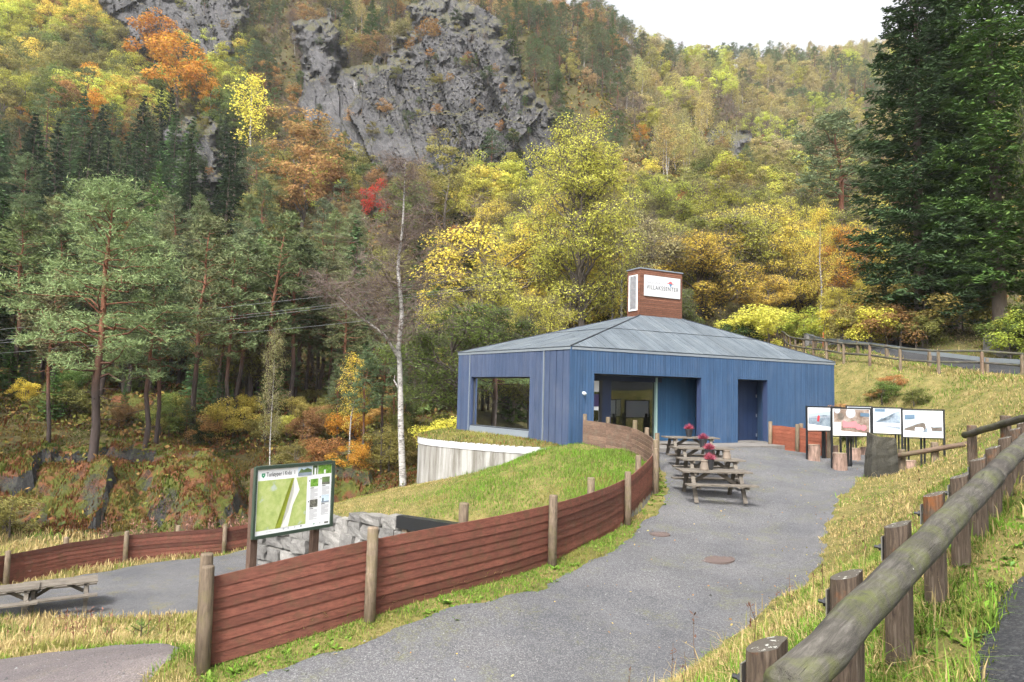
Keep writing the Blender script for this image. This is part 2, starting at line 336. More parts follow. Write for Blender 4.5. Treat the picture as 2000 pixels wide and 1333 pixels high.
M['red_plank'] = m_wood('red_plank', (0.085, 0.03, 0.021), (0.165, 0.06, 0.041), (2, 2, 9), 4.0, moss=((0.085, 0.05, 0.028), 0.5), var=0.5)
M['brown_plank'] = m_wood('brown_plank', (0.10, 0.062, 0.045), (0.21, 0.135, 0.10), (2, 2, 9), 4.0, moss=((0.15, 0.12, 0.09), 0.6), var=0.3)
M['post'] = m_wood('fence_post', (0.085, 0.064, 0.045), (0.225, 0.17, 0.12), (9, 9, 1.2), 4.0, moss=((0.13, 0.115, 0.05), 0.5))
M['grey_table'] = m_wood('table_wood', (0.075, 0.064, 0.052), (0.175, 0.152, 0.125), (1.2, 9, 9), 4.0, var=0.2)
M['log_rail'] = None
M['trunk_pine'] = None
def mk_lograil():
    t = NT('log_rail'); v = t.coord('Object', (1.0, 9, 9)); n = t.noise(v, 4, 8, 0.7, 0.5); w = t.coord('World'); n2 = t.noise(w, 3.0, 7, 0.68, 0.4); n3 = t.noise(w, 26, 4, 0.6); n4 = t.noise(w, 1.6, 3, 0.5)
    c = t.ramp(n, [(0.3, (0.022, 0.02, 0.017)), (0.5, (0.065, 0.059, 0.05)), (0.7, (0.13, 0.12, 0.104))])
    n5 = t.noise(w, 14, 8, 0.75, 0.5); c = t.mix(t.math('MULTIPLY', t.mr(n2, 0.46, 0.6, 0, 1), t.mr(n5, 0.4, 0.6, 0.1, 0.8)), c, (0.085, 0.095, 0.028))
    c = t.mix(t.mr(n4, 0.52, 0.66, 0, 0.6), c, (0.035, 0.03, 0.026))
    c = t.mix(t.mr(n3, 0.73, 0.77, 0, 0.85), c, (0.6, 0.6, 0.55))
    ck = t.noise(t.coord('Object', (0.4, 26, 26)), 2.0, 3, 0.6, 0.3); c = t.mix(t.mr(ck, 0.34, 0.27, 0, 0.85), c, (0.012, 0.011, 0.01))
    return t.bsdf(c, 0.8, t.bump(t.math('ADD', n, t.mr(ck, 0.27, 0.36, -0.8, 0)), 0.6, 0.012), 0.3)
M['log_rail'] = mk_lograil()
def mk_guardpost():
    t = NT('guard_post'); v = t.coord('Object', (12, 12, 1.2)); n = t.noise(v, 3.5, 8, 0.7, 0.7); w = t.coord('World'); n2 = t.noise(w, 4.2, 6, 0.65); g = t.n('ShaderNodeNewGeometry')
    c = t.ramp(n, [(0.3, (0.025, 0.018, 0.014)), (0.5, (0.095, 0.07, 0.052)), (0.72, (0.18, 0.145, 0.112))])
    z = t.n('ShaderNodeSeparateXYZ'); t.l(t.n('ShaderNodeTexCoord').outputs['Object'], z.inputs[0])
    c = t.mix(t.math('MULTIPLY', t.mr(n2, 0.56, 0.68, 0, 0.75), t.mr(z.outputs[2], 0.3, 0.45, 0, 1)), c, (0.21, 0.075, 0.022))
    sx = t.n('ShaderNodeSeparateXYZ'); t.l(g.outputs['Normal'], sx.inputs[0]); lich = t.noise(w, 38, 4, 0.6)
    c = t.mix(t.math('MULTIPLY', t.mr(sx.outputs[2], 0.6, 0.8, 0, 1), t.mr(lich, 0.6, 0.64, 0, 0.85)), t.mix(t.mr(sx.outputs[2], 0.6, 0.8, 0, 0.8), c, (0.085, 0.078, 0.066)), (0.5, 0.5, 0.46))
    return t.bsdf(c, 0.85, t.bump(n, 0.7, 0.015), 0.2)
M['guard_post'] = mk_guardpost()
def mk_bark(name, lo, hi, z0, z1, lich=None):
    t = NT(name); n = t.noise(t.coord('Object', (4, 4, 1.0)), 2.5, 7, 0.7); z = t.n('ShaderNodeSeparateXYZ'); t.l(t.n('ShaderNodeTexCoord').outputs['Object'], z.inputs[0])
    a = t.mix(n, tuple(x * 0.5 for x in lo), tuple(min(1, x * 1.5) for x in lo)); b = t.mix(n, tuple(x * 0.6 for x in hi), tuple(min(1, x * 1.35) for x in hi))
    c = t.mix(t.mr(z.outputs[2], z0, z1, 0, 1), a, b)
    return t.bsdf(c, 0.9, t.bump(n, 0.8, 0.03), 0.15)
M['bark_pine'] = mk_bark('pine_bark', (0.06, 0.046, 0.042), (0.19, 0.085, 0.052), 3.5, 7.0)
M['bark_grey'] = mk_bark('grey_bark', (0.09, 0.075, 0.062), (0.12, 0.10, 0.085), 2.0, 8.0)
M['bark_dark'] = mk_bark('dark_bark', (0.035, 0.03, 0.025), (0.04, 0.034, 0.028), 2.0, 8.0)
M['bark_spruce'] = mk_bark('spruce_bark', (0.25, 0.2, 0.165), (0.13, 0.10, 0.08), 2.0, 8.0)
def mk_birch():
    t = NT('birch_bark'); n = t.noise(t.coord('Object', (2.5, 2.5, 7)), 1.8, 5, 0.7, 0.4); n2 = t.noise(t.coord('Object', (1, 1, 1.0)), 1.1, 5, 0.7)
    c = t.ramp(n, [(0.36, (0.035, 0.03, 0.028)), (0.45, (0.27, 0.255, 0.235)), (0.6, (0.44, 0.425, 0.4))]); c = t.mix(t.mr(n2, 0.55, 0.7, 0, 0.75), c, (0.07, 0.06, 0.055))
    return t.bsdf(c, 0.8, t.bump(n, 0.4, 0.02), 0.2)
M['bark_birch'] = mk_birch()
# ================================================================== terrain
FB = [(396, 1303, 8.15), (716, 1207, 9.25), (1071, 1104, 11.8), (1220, 1025, 15.6), (1275, 965, 18.3)]
fence_pts = [at(*q) for q in FB]
for px, Y, z in ((1279, 19.6, -2.48), (1281, 20.9, -2.33), (1262, 22.0, -2.2), (1238, 22.9, -2.08), (1188, 23.8, -1.98), (1143, 24.55, -1.93)):
    fence_pts.append(np.array([(px - 1000) / F * Y, Y, z]))
fence_pts = np.array(fence_pts)
def catmull(P, k=8):
    P = np.asarray(P, float); Q = np.vstack([2 * P[0] - P[1], P, 2 * P[-1] - P[-2]]); out = []
    for i in range(1, len(Q) - 2):
        for t in np.linspace(0, 1, k, endpoint=False):
            a, b, c, d = Q[i - 1:i + 3]; out.append(0.5 * (2 * b + (c - a) * t + (2 * a - 5 * b + 4 * c - d) * t * t + (3 * b - a - 3 * c + d) * t ** 3))
    return np.array(out + [P[-1]])
fence_curve = catmull(fence_pts, 8)
BZ = -1.9                                         # floor level of the building
C1 = np.array([2.19, 24.7, BZ]); WALL_H = 3.6
C1 = np.append(at(1114, 775, 24.7)[:2], BZ)
C2 = np.append((lambda d: d * (1.70 / d[2]))(ray(1628, 709))[:2], BZ)
C3 = np.append((lambda d: d * (1.70 / d[2]))(ray(897, 690))[:2], BZ)
C4 = C2 + C3 - C1
bound = [(-3.0, -6), (-3.1, 4)] + [tuple(p[:2]) for p in fence_curve] + [tuple(C1[:2] + (0.15, 0.1)), tuple(C3[:2] + (0.3, 0)), (C3[0] + 0.5, 40), (1, 60), (3, 90)]

Uc = [(p[0] + 0.2, p[1], p[2]) for p in fence_pts]
Uc += [(-2.6, 5.0, -3.5), (-0.8, 6.2, -3.45), (1.8, 8, -3.35), (3.1, 9.7, -3.2), (4.9, 11.6, -3.05), (6.8, 14.9, -2.9), (9.2, 19.2, -2.6), (11.9, 23.1, -2.3),
       (0.9, 9.5, -3.2), (2.6, 12, -3.02), (4.2, 15, -2.93), (6.2, 18.5, -2.65), (6.3, 22, -2.3), (8.5, 24.5, -2.08), (6, 26, -1.95), (10, 27.8, -1.95), (13, 25, -2.2), (14.3, 22.5, -2.1),
       (14.6, 30.5, -1.9), (0, 0, -1.6), (1, -3, -1.65), (-3, -5, -1.9), (1.0, 2.2, -1.45), (2.5, 4.1, -1.3), (4.1, 6.05, -1.15), (6, 8.2, -0.95), (10, 12.8, -0.5), (15, 19.5, 0.2), (20, 26, 0.95),
       (22, 30, 1.2), (18.9, 31.3, 1.35), (17.6, 34, 1.8), (17.2, 38, 2.3), (18, 44, 3.0), (3, 2, -1.5), (5, 4.5, -1.35), (8, 7.5, -1.05), (13, 12.5, -0.55), (24, 26, 1.0), (27, 32, 1.6), (22.5, 36, 2.0),
       (-0.8, 2.3, -2.4), (0.8, 4.6, -2.35), (2.2, 6.6, -2.3), (10.5, 15.5, -1.6), (9.5, 16.5, -2.2), (17.2, 27, -0.3), (16.5, 31, 0.1), (16.2, 34, 0.9), (13, 37, -0.6), (6, 37, -1.9), (10, 42, -0.2), (0, 40, -2), (4, 47, 1),
       (25.9, 40, 3.9), (27.2, 38, 3.5), (33, 36, 3.5), (30, 45, 5), (20, 50, 4.5), (14.8, 24.6, -1.9), (13, 19.5, -1.3)]
Utps = TPS(Uc)
Lc = [(-2.6, 5.0, -3.5), (-3.9, 8.15, -3.45), (-4.75, 10.4, -3.9), (-8, 10.5, -4.35), (-12, 11, -4.9), (-7, 8, -4.0), (-5, 5, -3.7), (-10, 15, -5.6), (-6, 15, -5.5), (-2.3, 11.5, -5.3), (0, 14, -6.0), (-11, 19, -6.45), (-5, 20, -6.45),
      (-8, 23, -6.5), (-12, 23, -6.5), (-16.3, 22, -6.6), (-14.4, 25.4, -6.6), (-11.5, 27.1, -6.6), (-9.9, 28.8, -6.6), (-6, 28, -6.5), (0, 20, -6.4), (-2.4, 31, -5.2), (-14, 31, -7.2), (-9, 32, -7.6), (-5.4, 34, -4.8), (-6.5, 36.5, -4.9), (-10, 38, -6),
      (-20, 36, -6), (-30, 36, -5), (-20, 44, -4.2), (-10, 46, -3.8), (-3, 42, -4.0), (-2, 50, -2.5), (-20, 52, -1.5), (-35, 50, 0), (-25, 25, -6.8), (-25, 15, -5.8), (-3, 0, -3.5), (-10, 0, -4), (-16, 6, -4.8), (2, 60, 2)]
Ltps = TPS(Lc)
HY = np.array([20, 45, 60, 80, 100, 125, 150, 190, 230, 280, 340, 420, 700.0])
HT = {-700: [-6, -2, 4, 15, 30, 52, 78, 124, 170, 215, 245, 262, 275],
      0: [-6, -3, 1, 11, 25, 44, 68, 114, 160, 208, 240, 260, 270],
      300: [-6, -3.5, 0, 9, 22, 40, 62, 106, 152, 203, 238, 258, 270],
      600: [-6, -4, -1, 5.5, 18, 33, 62, 108, 148, 183, 205, 225, 240],
      850: [-5, -4, -1, 6, 18, 32, 66, 105, 142, 174, 200, 220, 230],
      1100: [-3, -1, 3, 11, 20.5, 34, 60, 102, 133, 161, 185, 200, 215],
      1300: [-2, 0, 4, 13, 23, 37, 52, 81, 111, 139, 158, 172, 186],
      1550: [-1, 2, 5.5, 11, 19, 30, 43, 69, 97, 134, 171, 198, 212],
      1750: [0, 4.5, 6.5, 11, 20, 33, 46, 71, 100, 138, 177, 208, 222],
      2100: [1, 5, 8, 15, 26, 40, 54, 80, 108, 142, 180, 212, 226],
      2800: [1, 6, 12, 24, 38, 54, 70, 96, 118, 142, 168, 195, 210]}
_hc = sorted(HT)
def Hhill(x, y):
    px = np.clip(1000 + F * x / np.maximum(y, 8), _hc[0], _hc[-1] - 1); zs = np.stack([np.interp(y, HY, HT[c]) for c in _hc])
    k = np.clip(np.searchsorted(_hc, px, 'right') - 1, 0, len(_hc) - 2); cc = np.array(_hc, float)
    t = (px - cc[k]) / (cc[k + 1] - cc[k]); t = t * t * (3 - 2 * t)
    z0 = np.take_along_axis(zs.reshape(len(_hc), -1), k.reshape(1, -1), 0).reshape(x.shape); z1 = np.take_along_axis(zs.reshape(len(_hc), -1), (k + 1).reshape(1, -1), 0).reshape(x.shape)
    z = z0 * (1 - t) + z1 * t
    return z + ss(50, 90, y) * ((fbm(x / 22, y / 22, 3, 4) - 0.5) * 10 + (fbm(x / 5, y / 5, 8, 3) - 0.5) * 2.4)
def H(x, y):
    x = np.asarray(x, float); y = np.asarray(y, float)
    d, s = segdist(bound, x, y); sd_ = d * s                     # + to the left of the fence line
    U = Utps(np.clip(x, -12, 34), np.minimum(y, 52)); L = Ltps(np.clip(x, -36, 8), np.minimum(y, 56))
    wd = ss(0.15, 1.6, sd_); wd = np.where(y < 7, ss(-1.5, 1.5, sd_), wd)
    near = U * (1 - wd) + L * wd + (fbm(x * 0.9, y * 0.9, 21, 3) - 0.5) * 0.10
    k = ss(42, 60, y + np.maximum(0, np.abs(x) - 34) * 0.8)
    return near * (1 - k) + Hhill(x, y) * k

# --- ground sheet
ys = np.r_[np.arange(-8, 36, 0.25), np.geomspace(36, 700, 150)]
us = np.r_[np.linspace(-2.2, -0.95, 20, endpoint=False), np.linspace(-0.95, 1.0, 300, endpoint=False), np.linspace(1.0, 2.4, 22)]
GY, GU = np.meshgrid(ys, us, indexing='ij'); GX = GU * (GY + 10)
GZ = H(GX, GY)
forest = np.maximum(ss(34, 40, GY + 0 * GX), ss(29.0, 31.0, GY) * (GX < -4))
g = MB().grid(GX, GY, GZ, v=forest.ravel()); ground = g.build('ground', M['ground'], smooth=True)
tag(ground, 'grassy and mossy ground rising into the steep wooded hillside', kind='structure')

def sheet(name, poly, mat, label, fn, lift=0.035, step=0.16, edge=0.22, cat=None):
    P = np.array([p[:2] for p in poly]); x0, y0 = P.min(0) - 0.6; x1, y1 = P.max(0) + 0.6
    X, Y = np.meshgrid(np.arange(x0, x1, step), np.arange(y0, y1, step))
    d = polydist(poly, X, Y) + (fbm(X * 1.6, Y * 1.6, 5, 4) - 0.5) * edge * 2.2
    Z = fn(X, Y) + lift - 0.10 * ss(-0.12, 0.25, d)
    keep = d < 0.5; h, wd = X.shape; i = (np.arange(h - 1)[:, None] * wd + np.arange(wd - 1)[None])
    kq = (keep[:-1, :-1] | keep[1:, 1:]); i = i[kq]
    used, inv = np.unique(np.stack([i, i + 1, i + wd + 1, i + wd], -1), return_inverse=True)
    mb = MB().add(np.stack([X, Y, Z], -1).reshape(-1, 3)[used], inv.reshape(-1, 4))
    o = mb.build(name, mat, smooth=True); tag(o, label, kind='structure'); return o

# --- gravel path past the fence to the forecourt
pl = []
for i, p in enumerate(fence_curve):
    a = fence_curve[max(0, i - 1)]; b = fence_curve[min(len(fence_curve) - 1, i + 1)]; t = (b - a)[:2]; t /= np.linalg.norm(t); n = np.array([t[1], -t[0]])
    off = 0.44 if p[1] < 17 else 0.35
    pl.append(tuple(p[:2] + n * off))
front_dir = (C2 - C1)[:2] / np.linalg.norm((C2 - C1)[:2]); inn = np.array([-front_dir[1], front_dir[0]])
path_poly = [(-3.4, 5.0), (-2.9, 6.6)] + pl + [tuple(C1[:2] + front_dir * 0.8 - inn * 0.1), tuple(C1[:2] + front_dir * 11.3 - inn * 0.1)] + \
    [(13.9, 27.4), (14.3, 25.0), (13.6, 22.9), (12.0, 22.2), (10.3, 20.8), (8.7, 18.2), (7.55, 16.2), (6.6, 14.6), (5.7, 12.6), (4.9, 11.4), (3.9, 10.3), (3.0, 9.3), (1.9, 8.0), (0.9, 6.6), (-0.6, 5.0)]
sheet('gravel_path', path_poly, M['gravel'], 'wide grey gravel path leading to the blue building', H)
low_poly = [(-3.8, 5.5), (-4.0, 8.3), (-4.2, 9.7), (-5.2, 11.0), (-8.2, 11.35), (-11, 11.9), (-16, 12.6), (-18, 9), (-10, 8.0), (-6.5, 5.5)]
sheet('lower_path', low_poly, M['gravel_red'], 'reddish grey gravel path at the bottom left', H)
ter_poly = [(-15.9, 21.4), (-13.6, 24.9), (-11.2, 26.7), (-9.4, 28.4), (-7.2, 28.0), (-8.5, 25.4), (-5.5, 23.2), (-1.5, 20.4), (-0.5, 15), (-2.8, 16.0), (-5.8, 17.9), (-8.6, 19.9), (-12.0, 19.3), (-15.5, 18.5), (-19, 19)]
sheet('lower_terrace', ter_poly, M['gravel_terrace'], 'lower gravel terrace beside the low red fence', H, step=0.2)
road_poly = [(-2.2, -4), (-0.3, 0.0), (1.17, 2.16), (3.07, 4.31), (4.97, 6.46), (9.9, 11.7), (15.2, 18.7), (21.5, 26.4), (24.6, 30.4), (22.2, 33.2), (20.7, 36), (20.0, 40), (20.8, 47), (23.6, 47), (23, 40), (24.6, 36.0), (28.5, 31), (27.5, 24.8), (19, 14.2), (13, 7.2), (7.5, 1), (5, -4)]
sheet('road', road_poly, M['asphalt'], 'dark asphalt road climbing along the log guard rail', H, step=0.25, edge=0.1)

# --- turf mound between the stone wall, the fence and the building
wall_line = [(-9.0, 25.75), (-8.0, 25.0), (-6.4, 24.05), (-4.6, 22.55), (-3.2, 21.45), (-2.3, 20.85), (-1.2, 20.15), (0.4, 19.2)]
conc_line = [(1.55, 24.62), (0.9, 24.72), (-0.1, 25.12), (-1.1, 25.75), (-2.1, 26.45), (-2.95, 27.2), (-3.55, 28.0), (-3.85, 29.0), (-3.8, 30.5), (-3.3, 32)]
mound_poly = [(0.4, 19.2), (1.0, 16.6), (1.75, 14.4)] + [tuple(p[:2]) for p in fence_curve if 14.6 < p[1]] + [tuple(C1[:2])] + conc_line[:8] + [(-4.6, 27.6), (-5.9, 26.9), (-7.2, 26.8), (-8.6, 26.4), (-9.0, 25.75)] + wall_line[1:-1]
Mc = [(-9.0, 25.75, -5.35), (-8.0, 25.0, -4.95), (-6.4, 24.05, -4.35), (-4.6, 22.55, -4.2), (-3.2, 21.45, -3.98), (-1.2, 20.15, -3.8), (0.4, 19.2, -3.7), (1.0, 16.8, -3.3), (1.7, 14.4, -2.97)]
Mc += [(p[0] - 0.1, p[1], p[2] + 0.14) for p in fence_pts[3:]] + [(3.2, 22.3, -1.88), (3.4, 20.6, -1.98), (2.9, 18.6, -2.3), (2, 16.5, -2.75), (0, 21, -3.0), (-3, 24, -3.72), (1.2, 24.3, -2.05), (0.2, 24.9, -2.42), (-1, 25.7, -2.95), (-2.3, 26.5, -3.35), (-3.5, 27.8, -3.75), (-5.6, 26.3, -4.1), (-7, 25.6, -4.5), (1.2, 21.5, -2.55), (2.2, 24, -1.93)]
Mtps = TPS(Mc)
def HM(x, y): return Mtps(x, y) + (fbm(np.asarray(x) * 1.1, np.asarray(y) * 1.1, 31, 3) - 0.5) * 0.14
X, Y = np.meshgrid(np.arange(-9.8, 5.6, 0.14), np.arange(13.6, 29.6, 0.14)); d = polydist(mound_poly, X, Y)
Z = HM(X, Y) - 4.2 * ss(-0.05, 0.45, d); keep = d < 0.6
h, wd = X.shape; i = (np.arange(h - 1)[:, None] * wd + np.arange(wd - 1)[None])[keep[:-1, :-1] | keep[1:, 1:]]
used, inv = np.unique(np.stack([i, i + 1, i + wd + 1, i + wd], -1), return_inverse=True)
o = MB().add(np.stack([X, Y, Z], -1).reshape(-1, 3)[used], inv.reshape(-1, 4), v=0.0).build('grass_mound', M['ground'], smooth=True)
tag(o, 'turf covered mound sloping from the blue building to the stone wall', kind='structure')
def Hs(x, y):
    return np.where(inside(mound_poly, x, y), HM(x, y), H(x, y))

# --- rock face of the hill
LEDGES = []
def cliff(name, px0, px1, r0, r1, yfun, poly, label, step, amp, seed, sink=38.0):
    pxs = np.arange(px0, px1, step); rows = np.arange(r0, r1, step); PX, RW = np.meshgrid(pxs, rows)
    Yb = yfun(PX, RW)
    d = polydist(poly, PX, RW)
    sx_ = PX / 100.0; sy_ = RW / 100.0
    wx = sx_ + 0.5 * (fbm(sx_ * 1.3, sy_ * 1.3, seed, 4) - 0.5) - 0.42 * sy_; wy = sy_ * 0.5 + 0.25 * (fbm(sx_ * 1.3 + 9, sy_ * 1.3, seed + 3, 4) - 0.5)
    D = np.zeros(PX.shape)
    slab = 0.3 + 0.7 * ss(700, 830, PX + (fbm(sx_, sy_, seed + 40, 3) - 0.5) * 160 + (220 - RW) * 0.9) if 'cliff_face' == name else 0.9
    jx = sx_ + 0.16 * (fbm(sx_ * 2.2, sy_ * 2.2, seed, 4) - 0.5); jy = sy_ + 0.16 * (fbm(sx_ * 2.2 + 9, sy_ * 2.2, seed + 3, 4) - 0.5)
    for k_, (sc_, am, ca, sa, el_) in enumerate(((1.1, 1.0, 0.92, -0.38, 0.42), (2.3, 0.6, 0.98, -0.2, 0.5), (4.6, 0.34, 0.86, -0.5, 0.4), (9.0, 0.18, 0.97, -0.24, 0.45), (19.0, 0.085, 0.9, -0.43, 0.5))):
        t1 = (jx * ca + jy * sa) * sc_; i1 = np.floor(t1); f1 = t1 - i1
        t2 = (-jx * sa + jy * ca) * sc_ * el_ + 7.3 * _hash(i1, i1 * 0, seed + 21 + k_) + (f1 - 0.5) * 0.9 * (_hash(i1, i1 * 0, seed + 31 + k_) - 0.5); i2 = np.floor(t2); f2 = t2 - i2
        h0 = _hash(i1, i2, seed + 41 + k_); h1_ = _hash(i1, i2, seed + 51 + k_); h2_ = _hash(i1, i2, seed + 61 + k_)
        D += (slab if k_ else 1.0) * am * ((h0 - 0.5) * 0.9 + (h1_ - 0.5) * 1.5 * (f1 - 0.5) + (h2_ - 0.25) * 0.8 * (f2 - 0.5))
    D += slab * 0.14 * (fbm(jx * 24, jy * 10, seed + 8, 4) - 0.5)
    Yd = Yb + D * amp + sink * ss(-12, 45, d + (fbm(sx_ * 4, sy_ * 4, seed + 11, 4) - 0.5) * 60)
    dr = _f[None, None] + _r * ((PX - 1000) / F)[..., None] + _u * ((666.5 - RW) / F)[..., None]; P = dr * (Yd / dr[..., 1])[..., None]
    kp = d < 42; h, wd = PX.shape; i = (np.arange(h - 1)[:, None] * wd + np.arange(wd - 1)[None])[kp[:-1, :-1] | kp[1:, 1:]]
    du = P[:, 2:] - P[:, :-2]; dv = P[2:] - P[:-2]; nn = np.cross(du[1:-1], dv[:, 1:-1]); nn /= np.linalg.norm(nn, axis=2, keepdims=True) + 1e-9; up_ = np.abs(nn[..., 2]) * (d[1:-1, 1:-1] < -6); LEDGES.append((P[1:-1, 1:-1][up_ > 0.62], name))
    used, inv = np.unique(np.stack([i, i + 1, i + wd + 1, i + wd], -1), return_inverse=True)
    o = MB().add(P.reshape(-1, 3)[used], inv.reshape(-1, 4)).build(name, M['cliff']); return tag(o, label, kind='structure')
cl_main = [(572, 210), (600, 150), (600, 60), (640, 60), (660, 150), (730, 140), (800, 110), (825, 45), (890, 35), (955, 75), (990, 130), (1015, 185), (1080, 230), (1098, 290), (1085, 395), (1035, 395), (995, 345), (930, 325), (870, 355), (800, 360), (720, 345), (640, 290)]
cl_left = [(190, -60), (215, 20), (250, 90), (330, 110), (400, 130), (455, 110), (470, 30), (440, -60)]
def cy_main(px, rw): return np.interp(rw, [-80, 40, 120, 220, 330, 420], [166, 150, 144, 136, 126, 116]) + ((px - 850) / 250.0) ** 2 * 4
cliff('cliff_face', 540, 1120, -20, 420, cy_main, cl_main, 'large bare grey cliff face in the middle of the wooded hillside', 2.6, 6.2, 4)
cliff('upper_cliff_face', 170, 490, -90, 150, lambda px, rw: np.interp(rw, [-120, 0, 100, 160], [184, 168, 158, 150]) + 0 * px, cl_left, 'pale grey cliff face at the top left of the hillside', 3.2, 4.0, 9)
cl_b = [(335, 255), (390, 245), (425, 275), (430, 340), (400, 395), (345, 360), (340, 300)]
cliff('dark_crag', 318, 450, 228, 415, lambda px, rw: np.interp(rw, [230, 420], [121, 100]) + 0 * px, cl_b, 'dark jutting crag between spruces and autumn trees', 2.6, 3.2, 14, 24.0)
cl_c = [(1385, 275), (1440, 270), (1450, 310), (1415, 330), (1385, 315)]
cliff('small_crag', 1370, 1470, 255, 345, lambda px, rw: np.interp(rw, [255, 345], [168, 145]) + 0 * px, cl_c, 'small pale crag showing between trees right of the cliff', 3.0, 3.0, 19, 24.0)

# --- mossy outcrop across the stream
def oc_z(X, Y, zfun, seed):
    Z = zfun(X, Y)
    f1, f2, cid, ax, ay = worley(X / 3.1 + 0.4 * fbm(X, Y, 2, 3), Y / 3.1, seed); Z = Z + 1.05 * (cid - 0.5) + 0.45 * ((cid * 57) % 1 - 0.5) * ax * 2 - 0.25 * np.exp(-((f2 - f1) / 0.1) ** 2)
    f1, f2, cid, ax, ay = worley(X / 0.9, Y / 0.9, seed + 2); Z = Z + 0.28 * (cid - 0.5) + 0.35 * ((cid * 57) % 1 - 0.5) * ax
    return Z + (fbm(X * 2.2, Y * 2.2, seed + 4, 4) - 0.5) * 0.35
def outcrop(name, x0, x1, y0, y1, zfun, label, st, seed):
    X, Y = np.meshgrid(np.arange(x0, x1, st), np.arange(y0, y1, st))
    o = MB().grid(X, Y, oc_z(X, Y, zfun, seed)).build(name, M['crag'], smooth=False); return tag(o, label, 'rock')
def z_oc1(X, Y):
    px = 1000 + F * X / Y; top = np.interp(px, [-250, 0, 120, 250, 330, 420, 470, 520], [-4.6, -4.7, -4.1, -3.9, -3.7, -4.0, -5.0, -8.0])
    t = ss(30.2, 36.5, Y + (fbm(X * 0.5, Y * 0.5, 44, 3) - 0.5) * 5.0); return -7.9 + (top + 7.9) * t - 2.5 * ss(39, 43, Y)
outcrop('mossy_rock_outcrop', -36, -10.5, 29.6, 44, z_oc1, 'broad mossy rock outcrop behind the low red fence', 0.2, 3)
def z_oc2(X, Y):
    px = 1000 + F * X / Y; top = np.interp(px, [480, 560, 650, 720, 780, 850], [-6.5, -4.9, -4.2, -4.6, -5.2, -7]); t = ss(33.5, 37.0, Y + (fbm(X * 0.6, Y * 0.6, 47, 3) - 0.5) * 1.6)
    return -8.0 + (top + 8.0) * t - 2.0 * ss(41, 44, Y)
outcrop('grey_rock_outcrop', -16.5, -4.0, 33, 45, z_oc2, 'grey rock outcrop behind the turf mound beside the white birch', 0.2, 8)
def z_oc3(X, Y):
    px = 1000 + F * X / Y; top = np.interp(px, [-150, 0, 150, 300, 420, 480, 600], [-1, -0.6, -1.0, -1.2, -1.4, -2.2, -5]); t = ss(45.5, 51, Y + (fbm(X * 0.4, Y * 0.4, 57, 3) - 0.5) * 3.5); return -5.2 + (top + 5.2) * t
outcrop('forest_rock_ledge', -50, -16, 44, 58, z_oc3, 'dark rock ledge under the pines behind the mossy outcrop', 0.3, 12)
# ================================================================== trees
def unit(v): return v / (np.linalg.norm(v, axis=-1, keepdims=True) + 1e-9)
def quads_at(mb, C, N, L, W, rg, m=1, T=None, vv=None):
    """leaf-shaped four-cornered faces"""
    n = len(C); N = unit(N); T = unit(np.cross(N, rg.normal(size=(n, 3)))) if T is None else unit(T); B = np.cross(N, T)
    L = np.broadcast_to(L, (n,))[:, None]; W = np.broadcast_to(W, (n,))[:, None]; sk = rg.uniform(-0.25, 0.25, (n, 1))
    V = np.stack([C - T * L * 0.5, C + B * W * 0.5 + T * L * sk, C + T * L * 0.5 + N * L * 0.12, C - B * W * 0.5 + T * L * (sk + 0.1)], 1)
    mb.add(V.reshape(-1, 3), np.arange(n * 4).reshape(-1, 4), m=m, v=np.repeat(rg.random(n) if vv is None else vv, 4))
def tris_at(mb, C, D, L, W, rg, m=1, side=None):
    """pointed needle sprays: base at C, tip at C + D*L"""
    n = len(C); D = unit(D); S = unit(np.cross(D, rg.normal(size=(n, 3)) if side is None else side))
    L = np.broadcast_to(L, (n,))[:, None]; W = np.broadcast_to(W, (n,))[:, None]
    V = np.stack([C - S * W * 0.5, C + S * W * 0.5, C + D * L], 1)
    mb.add(V.reshape(-1, 3), None, np.arange(n * 3).reshape(-1, 3), m=m, v=np.repeat(rg.random(n), 3))
def limb(a, b, sag, rg, k=4, wob=0.06):
    t = np.linspace(0, 1, k)[:, None]; P = a + (b - a) * t; L = np.linalg.norm(b - a)
    P[1:-1] += rg.normal(size=(k - 2, 3)) * L * wob; P[:, 2] += sag * L * (np.sin(np.pi * t[:, 0])); return P

